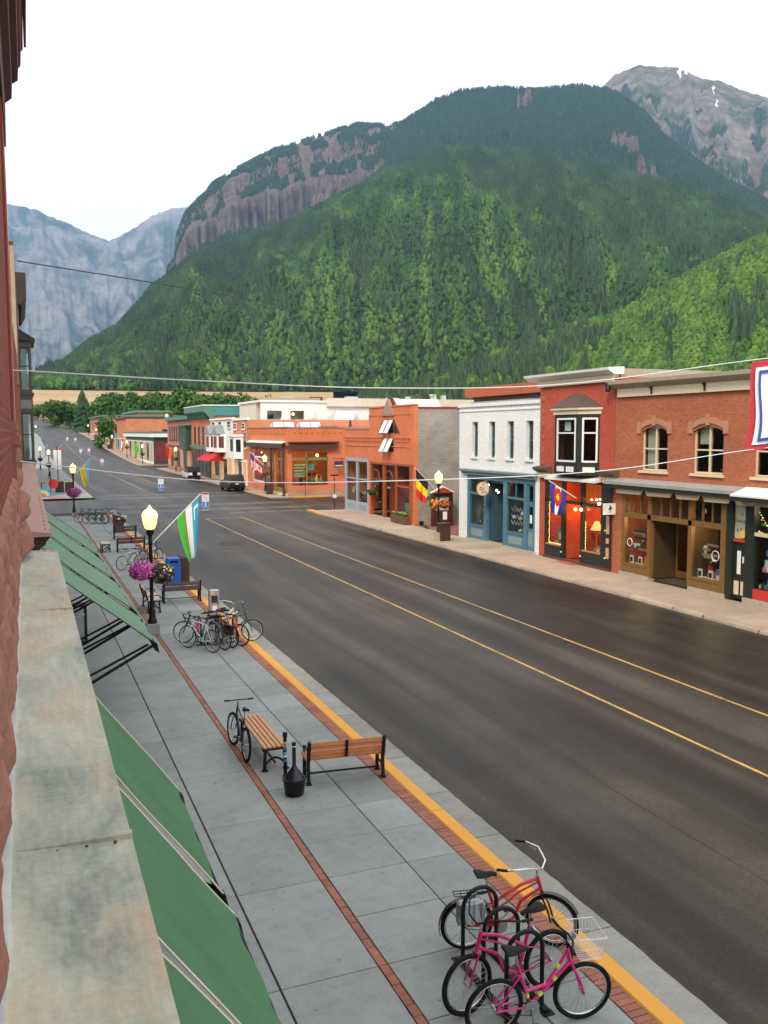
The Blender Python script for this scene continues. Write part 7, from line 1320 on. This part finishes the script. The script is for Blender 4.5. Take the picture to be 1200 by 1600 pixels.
    MB().bar(bb + Vector((0, -.055, .085)), ra + Vector((0, -.055, .035)), .006, .006).build('chain', M_black, t); MB().bar(bb + Vector((0, -.055, -.085)), ra + Vector((0, -.055, -.035)), .006, .006).build('chain', M_black, t)
    if style == 'cruiser' and fenders: MB().bar(bb + Vector((-.02, -.062, .06)), ra + Vector((.08, -.062, .05)), .01, .09).build('chain_guard', pm, t)
    if basket_:
        bk = MB(); x0, x1, y0, y1, z0, z1 = ht.x + .05, ht.x + .36, -.19, .19, hbz - .16, hbz + .09
        C = lambda x, y, z: S((x, y, z))
        for z, g, rr in ((z1, 0, .006), (z0 + (z1 - z0) * .5, .012, .003), (z0, .03, .004)): bk.tube([C(x0 + g, y0 + g, z), C(x1 - g, y0 + g, z), C(x1 - g, y1 - g, z), C(x0 + g, y1 - g, z)], rr, 5, closed=True)
        for i in range(11): y = y0 + (y1 - y0) * i / 10; k = .92; bk.bar(C(x1, y, z1), C(x1 - .03, y * k, z0), .003, .003); bk.bar(C(x0, y, z1), C(x0 + .03, y * k, z0), .003, .003); bk.bar(C(x0 + .03, y * k, z0), C(x1 - .03, y * k, z0), .003, .003)
        for i in range(9): x = x0 + (x1 - x0) * i / 8; xx = (x0 + x1) / 2 + (x - (x0 + x1) / 2) * .85; [bk.bar(C(x, s * y1, z1), C(xx, s * (y1 - .03), z0), .003, .003) for s in (-1, 1)]
        bk.build('wire_basket', M('white wire', (.75, .76, .76), .4, .1), t)
    if rack:
        rk = MB(); zt = 2 * R + .07
        for y in (-.06, 0, .06): rk.bar((rx - .18, y, zt), (rx + .2, y, zt), .008, .008)
        for x in (rx - .18, rx, rx + .2): rk.bar((x, -.06, zt), (x, .06, zt), .008, .008)
        for s in (-1, 1): rk.bar((rx - .08, s * .06, zt), (rx, s * .06, R), .008, .008); rk.bar((rx + .12, s * .06, zt), (rx, s * .06, R), .008, .008)
        rk.build('carrier', M_black, t)
        pb = MB(); pb.bbox(rx - .17, rx + .17, -.20, -.08, zt - .30, zt - .01, .03); pb.build('pannier', rack, t)
    if extra == 'tag': MB().bar((fx - .34, -.06, .80), (fx - .34, -.06, .56), .18, .01, (0, 1, 0)).build('number_tag', _gc['pink'], t); MB().bar((fx - .34, -.068, .64), (fx - .34, -.068, .58), .16, .006, (0, 1, 0)).build('tag_band', _gc['yellow'], t)
    return t
m, nt, b = new_mat('newsprint bag'); p = pos_node(nt); br = N(nt, 'ShaderNodeTexBrick'); br.inputs['Scale'].default_value = 14; br.inputs['Color1'].default_value = (.5, .52, .52, 1); br.inputs['Color2'].default_value = (.06, .07, .09, 1); br.inputs['Mortar'].default_value = (.4, .45, .45, 1); nt.links.new(p, br.inputs['Vector']); nt.links.new(br.outputs[0], b.inputs['Base Color']); M_news = m
M_lime = M('lime tape', (.45, .75, .05), .5, .1); M_pinkp = ('pink', (.62, .022, .19)); M_magp = ('magenta', (.48, .012, .10)); M_redp = ('red', (.48, .012, .015)); M_bk = ('black', (.014, .014, .016)); M_wt = ('white', (.75, .75, .74)); M_orp = ('orange', (.78, .12, .01)); M_gn = ('dark green', (.02, .07, .05)); M_gy = ('grey', (.16, .17, .19)); M_cr = ('cream', (.66, .62, .5)); M_tl = ('teal', (.05, .25, .25))
# near rack: three hoops on rails
rk = thing('bike_rack', 'black three-hoop bike rack in the right foreground', 'bike rack', (5.03, 8.6, 0), 0, 'bike racks'); 
for y in (-.43, .1, .62):
    h = MB(); h.tube([(-.23, y, .02), (-.23, y, .72)] + [(-.23 * math.cos(PI * i / 10), y, .72 + .23 * math.sin(PI * i / 10)) for i in range(1, 10)] + [(.23, y, .72), (.23, y, .02)], .026, 9); h.build('hoop', M_iron, rk, True)
for x in (-.23, .23): MB().bar((x, -.55, .022), (x, .75, .022), .07, .035).build('rail', M_iron, rk)
for x in (-.23, .23):
    for y in (-.55, .75): MB().box(x - .07, x + .07, y - .05, y + .05, 0, .012).build('foot_plate', M_iron, rk)
bicycle((5.55, 9.40, 0), -.20, 'red cruiser bicycle with chrome handlebar and newsprint bag in foreground rack', M_redp, 'cruiser', .05, -.62, rack=M_news, fenders=M('black mudguard', (.014, .014, .014), .35, .15, coat=.4), tw=.027, ww=1, fc=M_black)
bicycle((4.98, 8.42, 0), PI + .05, 'magenta cruiser bicycle facing left, behind the pink one in foreground', M_magp, 'cruiser', .05, .12, tw=.029, bar=M_black)
bicycle((5.03, 7.90, 0), -.07, 'hot pink bicycle with white wire basket, nearest bicycle', M_pinkp, 'step', .07, -.12, basket_=True, tape=M_lime, tw=.026)
bicycle((3.93, 17.42, 0), PI / 2, 'black mountain bicycle leaning on the backless honey bench', M_bk, 'mtb', .06, .12, tw=.026)
# cluster by the near lamp
rk2 = thing('bike_rack', 'black hoop rack hidden among the bicycles near the lamp post', 'bike rack', (5.5, 27.2, 0), 0, 'bike racks')
for x in (-.55, 0, .55): h = MB(); h.tube([(x, -.25, .02), (x, -.25, .6)] + [(x, -.25 * math.cos(PI * i / 8), .6 + .25 * math.sin(PI * i / 8)) for i in range(1, 8)] + [(x, .25, .6), (x, .25, .02)], .024, 8); h.build('hoop', M_iron, rk2, True)
for y in (-.25, .25): MB().bar((-.7, y, .02), (.7, y, .02), .06, .03).build('rail', M_iron, rk2)
bicycle((4.80, 26.35, 0), 2.12, 'white road bicycle with pink number tag in middle cluster', M_wt, 'road', .05, .1, tw=.014, extra='tag'); bicycle((4.92, 27.15, 0), 2.4, 'black road bicycle with drop bars behind the white one', M_bk, 'road', .04, .2, tw=.014); bicycle((5.25, 26.55, 0), 2.0, 'grey bicycle with rear bag in the middle cluster', M_gy, 'mtb', .05, .1, rack=M_sadd, tw=.018)
bicycle((5.55, 26.75, 0), 1.95, 'black bicycle squeezed beside the orange one', M_bk, 'mtb', .05, -.1, tw=.02); bicycle((5.78, 26.85, 0), -1.05, 'bright orange bicycle with orange rims in middle cluster', M_orp, 'mtb', .05, .15, tw=.018, bar=M_wht2); bicycle((6.05, 27.1, 0), -.45, 'dark green bicycle at kerb end of the middle cluster', M_gn, 'mtb', .05, .25, tw=.022, ww=1); bicycle((5.95, 27.75, 0), .9, 'cream bicycle with raised bars at back of middle cluster', M_cr, 'cruiser', .04, .2, tw=.018)
# farther bicycles
bicycle((4.75, 43.7, 0), .55, 'cream single-speed bicycle with pale tyres beyond the pink basket', M_cr, 'road', .05, .1, tw=.02, ww=2); bicycle((5.45, 44.6, 0), .5, 'grey bicycle beside the cream one beyond the basket', M_gy, 'mtb', .05, .1, tw=.018); bicycle((5.9, 45.3, 0), .6, 'black bicycle nearest the kerb beyond the basket', M_bk, 'mtb', .05, .2, tw=.018)
for x, y, a, c, lb in ((4.25, 67.4, 2.6, M_bk, 'leftmost black bicycle at the far corner cluster'), (4.7, 67.0, 2.5, M_tl, 'teal bicycle in the far corner cluster'), (5.1, 66.6, 2.4, M_bk, 'black bicycle in the middle of far corner cluster'), (5.55, 66.8, .6, M_gy, 'grey bicycle at the far corner cluster'), (6.0, 67.2, .5, M_wt, 'white bicycle nearest the kerb at the far corner')): bicycle((x, y, 0), a, lb, c, 'mtb', .05, .15, tw=.02)

# ================================================================ vehicles
def suv(loc, label, paint, L=4.9, W=1.92, H=1.85, roofmat=None, spare=False):
    """parked estate seen from behind, nose towards +y"""
    t = thing('parked_car', label, 'car', loc, 0, 'cars parked at the right kerb'); h = W / 2
    pts = [(-L / 2, .45), (-L / 2 - .02, .75), (-L / 2 + .04, 1.05), (L / 2 - 1.35, 1.06), (L / 2 - .25, .98), (L / 2, .80), (L / 2, .42), (L / 2 - .3, .30), (-L / 2 + .3, .30)]
    b = MB(); b.prism(pts, -h, h, 'x'); o = fixn(b.build('body', paint, t)); bv = o.modifiers.new('b', 'BEVEL'); bv.width = .07; bv.segments = 3
    cb = MB(); i = .16; top = [(-L / 2 + .35, H), (L / 2 - 2.2, H), ]; q = [(-L / 2 + .06, 1.0), (L / 2 - 1.45, 1.0), (L / 2 - 2.15, H), (-L / 2 + .38, H)]
    cb.add([(-h + .04, *q[0]), (h - .04, *q[0]), (h - .04, *q[1]), (-h + .04, *q[1]), (-h + i, *q[3]), (h - i, *q[3]), (h - i, *q[2]), (-h + i, *q[2])], [(0, 1, 2, 3)[::-1], (4, 5, 6, 7), (0, 1, 5, 4), (1, 2, 6, 5), (2, 3, 7, 6), (3, 0, 4, 7)]); o = fixn(cb.build('cabin', roofmat or paint, t)); bv = o.modifiers.new('b', 'BEVEL'); bv.width = .06; bv.segments = 3
    gm = M('car glass', (.012, .013, .015), .08, .1, spec=.6); y0 = -L / 2
    g = MB(); g.add([(-h + .20, y0 + .115, 1.12), (h - .20, y0 + .115, 1.12), (h - .26, y0 + .335, H - .16), (-h + .26, y0 + .335, H - .16)], [(0, 1, 2, 3)]); g.build('rear_window', gm, t)
    for s in (-1, 1):
        for a, c_ in ((y0 + .45, y0 + 1.5), (y0 + 1.6, y0 + 2.6)): k = (H - .17 - 1.12) / (H - 1.0) * .12; g = MB(); xa, xb = s * (h - .03), s * (h - .135); g.add([(xa, a, 1.13), (xa, c_ + .15, 1.13), (xb, c_ - .1, H - .15), (xb, a + .1, H - .15)], [(0, 1, 2, 3)]); g.build('side_window', gm, t)
        MB().box(s * (h - .02) - .10 * (s > 0), s * (h - .02) + .10 * (s < 0), y0 - .035, y0 + .03, .82, 1.12).build('tail_light', M('tail lamp', (.5, .01, .01), .25, .1, emit=(1, .03, .02), es=.5), t); MB().box(s * (h + .02), s * (h + .18), y0 + 3.15, y0 + 3.3, 1.05, 1.22).build('mirror', paint, t)
        for yy in (y0 + .95, L / 2 - .95):
            w = bpy.data.objects.new('wheel', None); col.objects.link(w); w.parent = t; w.location = (s * (h - .13), yy, .36); MB().lathe([(.2, -.12), (.33, -.12), (.36, -.09), (.36, .09), (.33, .12), (.2, .12)], (0, 0, 0), 22, 'x').build('tyre', M_rub, w); MB().lathe([(.02, s * .125), (.10, s * .11), (.22, s * .118)], (0, 0, 0), 16, 'x').build('rim', M_alu, w)
    MB().bbox(-h + .03, h - .03, y0 - .10, y0 + .05, .42, .68, .04).build('bumper', M_black if not roofmat else M_black, t); MB().box(-.17, .17, y0 - .045, y0 - .025, .80, .92).build('number_plate', M_paper, t); MB().box(-h + .2, -h + .25, y0 + .6, L / 2 - 2.4, H + .0, H + .06).build('roof_rail', M_black, t); MB().box(h - .25, h - .2, y0 + .6, L / 2 - 2.4, H + .0, H + .06).build('roof_rail', M_black, t)
    if spare: MB().lathe([(.05, -.12), (.3, -.12), (.34, -.06), (.34, .06)], (.05, y0 - .12, .95), 20, 'y').build('spare_wheel', M_rub, t)
    return t
suv((22.55, 101.3, RZ), 'black estate car parked before the corner brick shop', M('black car paint', (.008, .008, .009), .35, .1, coat=.2)); suv((22.45, 127.0, RZ), 'white off-roader with black hood top parked farther up', M('white car paint', (.7, .7, .7), .3, .08, coat=.6), 4.3, 1.85, 1.85, M('black soft top', (.015, .015, .015), .7, .2), True)
# oncoming car with its lamps lit at the far end
t = thing('oncoming_car', 'tiny oncoming car with lit headlights at far street end', 'car', (10.5 + bend(400), 400, gzs(14, 400) + RZ)); b = MB(); b.prism([(-2.2, .4), (-2.2, .85), (-1.2, .95), (-.5, 1.5), (1.2, 1.5), (2.0, .95), (2.2, .8), (2.2, .4)], -.9, .9, 'x'); fixn(b.build('body', M('grey car paint', (.3, .3, .3), .4, .1), t))
for s in (-1, 1): MB().sphere((s * .65, -2.25, .72), .22, 8, 6).build('headlight', EM('lit headlight', (1, .93, .75), 8), t); [MB().lathe([(.32, -.1), (.32, .1)], (s * .8, yy, .32), 12, 'x').build('wheel', M_rub, t) for yy in (-1.3, 1.3)]
# ================================================================ cables and banner
M_cab = M('white cable', (.75, .76, .78), .6, .05); M_dcab = M('dark cable', (.04, .045, .05), .6, .05)
def cable(pts, r, mat, label):
    P = []; n = len(pts)
    for i in range(n - 1):
        p0 = Vector(pts[max(i - 1, 0)]); p1 = Vector(pts[i]); p2 = Vector(pts[i + 1]); p3 = Vector(pts[min(i + 2, n - 1)])
        for k in range(8): s = k / 8; P.append(.5 * ((2 * p1) + (p2 - p0) * s + (2 * p0 - 5 * p1 + 4 * p2 - p3) * s * s + (3 * p1 - p0 - 3 * p2 + p3) * s ** 3))
    P.append(Vector(pts[-1])); return tag(MB().tube(P, r, 6).build('cable', mat), label, 'cable')
cable([(-.12, 13.0, 7.34), (2.6, 13, 7.24), (5.3, 13, 7.19), (8.6, 13, 7.31), (12.65, 13, 7.82), (16.5, 13, 8.3), (25.3, 15, 9.6)], .008, M_cab, 'upper white cable stretched across street to the banner top')
cable([(.0, 13.0, 6.12), (2.5, 13, 5.80), (5.3, 13, 5.73), (9.3, 13, 5.81), (12.62, 13, 6.14), (16.5, 13, 6.5), (25.3, 15, 7.4)], .008, M_cab, 'lower white cable stretched across street to the banner foot')
cable([(.2, 44, 14.2), (14, 58, 15.2), (40, 95, 18.5), (120, 260, 38), (175, 430, 52)], .03, M_dcab, 'thin dark overhead wire crossing before the far mountains')
bn = thing('banner', 'white cloth banner with red border at the right frame edge', 'banner', (12.66, 13.02, 7.8))
def cloth(x0, x1, z0, z1, mat, name, dy):
    mb = MB(); nx, nz = 40, 16
    for j in range(nz + 1):
        for i in range(nx + 1):
            u, v = i / nx, j / nz; X = x0 + (x1 - x0) * u; Z = z0 + (z1 - z0) * v; edge = -.10 * math.sin(PI * min(1, max(0, (-Z) / 1.7))) * 0
            sl = .13 * (1 - min(1, max(0, -Z / 1.68))) + .10 * math.sin(PI * -Z / 1.68) * 0
            mb.v.append((X + sl + .03 * math.sin(Z * 4), dy + .05 * math.sin(X * 5 + Z * 2) + .02 * math.sin(X * 11), Z + X * .12 * (1 + Z / 1.68) + X * .09 * (-Z / 1.68)))
    for j in range(nz):
        for i in range(nx): mb.f.append((j * (nx + 1) + i, j * (nx + 1) + i + 1, (j + 1) * (nx + 1) + i + 1, (j + 1) * (nx + 1) + i))
    return mb.build(name, mat, bn, True)
cloth(0, 3.8, 0, -1.68, M('banner red', (.55, .05, .06), .8, .12), 'border', 0); cloth(.14, 3.6, -.12, -1.57, M('banner white', (.8, .82, .86), .8, .04), 'field', -.035); cloth(.21, .27, -.18, -1.51, M('banner blue', (.04, .08, .35), .8, .1), 'blue_line', -.065); cloth(.27, 3.5, -.18, -.24, MATS['banner blue'], 'blue_line', -.065); cloth(.27, 3.5, -1.45, -1.51, MATS['banner blue'], 'blue_line', -.065)
M_pale = M('pale grey print', (.62, .63, .67), .8, .05); lettering('T', .34, M_pale, bn, (.72, -.17, -.72)); lettering('F', .24, M_pale, bn, (.70, -.17, -.40))
# ================================================================ far pavement bits on the left
for px_, hh_, lb in ((3.95, 1.15, 'left one of two dark brown boxes beyond the left side street'), (4.97, 1.05, 'right one of two dark brown boxes beyond the left side street')): t = thing('planter_box', lb, 'planter', (px_, 104, 0)); MB().bbox(-.44, .44, -.4, .4, 0, hh_, .03).build('box', M_bbrn, t); MB().box(-.36, .36, -.32, .32, hh_ + .001, hh_ + .03).build('soil', M_dkroom, t)
t = thing('red_mat', 'red ground mat lying on pavement at the far left', 'mat', (3.2, 94.6, .01)); MB().box(-.7, .9, -.5, .5, 0, .012).build('mat', _gc['red'], t)
t = thing('rainbow_wheel', 'colourful toothed arch half hidden at far left pavement', 'sculpture', (2.1, 97, 0)); [MB().torus((0, 0, .1), R_, .09, 20, 6, 'y', 0, PI).build('band', _gc[c], t) for R_, c in ((.72, 'blue'), (.56, 'cyan'), (.40, 'yellow'), (.25, 'orange'))]; [MB().cbox((.82 * math.cos(a), 0, .1 + .82 * math.sin(a)), (.11, .11, .11)).build('tooth', _gc['blue'], t) for a in np.arange(.1, 3.1, .3)]
t = thing('red_round_sign', 'red round sign on a pole at the far left', 'sign', (2.9, 99, 0)); MB().tube([(0, 0, 0), (0, 0, 3.0)], .04, 8).build('post', M_iron, t); MB().lathe([(.5, -.03), (.5, .03)], (.25, 0, 1.2), 18, 'y').build('disc', _gc['red'], t); MB().box(-.05, .5, -.04, .04, 2.5, 2.9).build('plate', M_alu, t)
t = thing('white_banner_sign', 'tall white pole banner far down the left pavement', 'sign', (4.7, 128, 0)); MB().tube([(0, 0, 0), (0, 0, 4.6)], .05, 8).build('post', M_iron, t); MB().box(-.5, .5, -.03, .03, 1.6, 4.2).build('board', M_paper, t)
t = thing('patio_table', 'small patio table with black umbrella base past the left side street', 'table', (2.2, 110, 0)); MB().lathe([(.3, 0), (.05, .1), (.05, .7), (.6, .72), (.6, .76)], (0, 0, 0), 14).build('table', M_iron, t)
# ================================================================ trees of the valley belt
def crown_mesh(seed, n=900, tall=1.0):
    """leaf-clump crown: cards spread through a few overlapping lobes, uneven outline, gaps"""
    r = random.Random(seed); V, F, T = [], [], []; lobes = [(Vector((0, 0, .55)), .42)] + [(Vector((r.uniform(-.28, .28), r.uniform(-.28, .28), r.uniform(.28, .92))), r.uniform(.16, .28)) for _ in range(9)]
    for i in range(n):
        c0, rad = lobes[r.randrange(len(lobes))]; d = Vector((r.gauss(0, 1), r.gauss(0, 1), r.gauss(0, 1))).normalized() * r.uniform(.55, 1.05); c = c0 + d * rad; c.z = c.z * tall
        nn = (d.normalized() + Vector((r.gauss(0, .6), r.gauss(0, .6), r.gauss(0, .6) + .3))).normalized(); u = nn.orthogonal().normalized(); w = nn.cross(u); s = r.uniform(.028, .06); o = len(V); tt = min(1, max(0, r.gauss(.45, .2)))
        for k in range(4): a = PI / 2 * k + r.uniform(-.4, .4); V.append(tuple(c + (u * math.cos(a) + w * math.sin(a)) * s * r.uniform(.7, 1.2))); T.append(tt)
        F.append((o, o + 1, o + 2, o + 3))
    me = bpy.data.meshes.new('crown'); me.from_pydata(V, [], F); me.update(); at = me.attributes.new('tint', 'FLOAT', 'POINT'); at.data.foreach_set('value', T); return me
M_cot = foliage_mat('cottonwood leaves', [(0, (.025, .065, .015)), (.5, (.05, .115, .025)), (1, (.10, .18, .035))]); M_bark = M('grey bark', (.11, .085, .065), .9, .3, 6)
CR = [crown_mesh(s, 1100, 1.0) for s in range(5)]; [c.materials.append(M_cot) for c in CR]
tkm = MB().tube([(0, 0, 0), (.01, 0, .25), (0, .01, .5), (.01, 0, .8)], [.035, .026, .018, .006], 7); [tkm.tube([(0, 0, .3 + .1 * k), (.12 * math.cos(k * 2.1), .12 * math.sin(k * 2.1), .5 + .1 * k)], [.014, .005], 5) for k in range(4)]; tkm = tkm.mesh('trunk'); tkm.materials.append(M_bark)
def tree(x, y, h, w, k, label, group=None, name='broadleaf_tree'):
    t = thing(name, label, 'tree', (x, y, max(-.3, gzs(x, y) - 1.6 * min(1, max(0, (math.hypot(x, y) - 190) / 60)) - .6)), random.uniform(0, 6), group); t.scale = (w, w, h); mobj('trunk', tkm, None, t); mobj('crown', CR[k % 5], None, t); return t
rt_ = random.Random(11); cnt = 0
for i in range(400):
    if cnt >= 95: break
    a = rt_.uniform(0.9, 15.5); D = rt_.uniform(385, 570) if a < 9 else rt_.uniform(300, 520); x, y = D * math.sin(math.radians(a)), D * math.cos(math.radians(a))
    if x < 27 + bend(y) + (4 if y > 420 else 0) and y < 545: continue
    tan = np.interp(a, [1, 2.6, 4.3, 5.2, 7, 9.5, 12, 15], [.030, .034, .026, .040, .040, .043, .0405, .036]) * rt_.uniform(.72, 1.04); zb = gzs(x, y) - 2.2
    h = CAMZ + D * tan - zb
    if h < 5: continue
    tree(x, y, h, h * rt_.uniform(.75, 1.05), cnt, 'green cottonwood in the tree belt, ' + ('left of the dark pointed spruce' if a < 3.7 else 'behind the farthest brick fronts' if a < 6.5 else 'above the long brick wall' if a < 9.5 else 'above the teal cornice roof'), 'cottonwoods of the valley tree belt', 'cottonwood_tree'); cnt += 1
for i in range(64):
    a = .9 + i * .215 + rt_.uniform(-.08, .08); D = rt_.uniform(500, 545) if i % 3 else rt_.uniform(430, 480); x, y = D * math.sin(math.radians(a)), D * math.cos(math.radians(a))
    if x < 24 + bend(y): continue
    tan = np.interp(a, [1, 2.6, 4.3, 5.2, 7, 9.5, 12, 15], [.031, .034, .028, .037, .037, .040, .038, .034]) * rt_.uniform(.82, 1.0); h = CAMZ + D * tan - gzs(x, y) + 2.2
    tree(x, y, h, h * rt_.uniform(.95, 1.3), i, 'broad low cottonwood along the meadow edge, ' + ('left of the dark pointed spruce' if a < 3.7 else 'behind the farthest brick fronts' if a < 6.5 else 'above the long brick wall' if a < 9.5 else 'above the teal cornice roof'), 'cottonwoods along the meadow edge', 'cottonwood_tree')
tree(24.4, 268, 12, 9, 2, 'street tree hiding the small shop far down right side'); tree(31, 372, 15, 13, 3, 'broad dark tree just beyond the farthest brick fronts')
cs_ = [conifer_tpl(11, 7, s) for s in (71, 72)]
for x, y, h, k, lb in ((24.5, 385, 19, 0, 'dark pointed spruce beyond the farthest brick fronts'), (27.5, 400, 14, 1, 'shorter dark spruce beside the tall far one')):
    t = thing('spruce_tree', lb, 'tree', (x, y, gzs(x, y) - 2)); V, F = cs_[k]; me = bpy.data.meshes.new('crown'); me.from_pydata([(v[0] * 1.3, v[1] * 1.3, v[2]) for v in V], [], F); at = me.attributes.new('tint', 'FLOAT', 'POINT'); at.data.foreach_set('value', [random.random() * .6 for _ in V]); me.materials.append(M_con); c = mobj('crown', me, None, t); tr_ = mobj('trunk', tkm, None, t); t.scale = (h, h, h)
# hedge at the street end
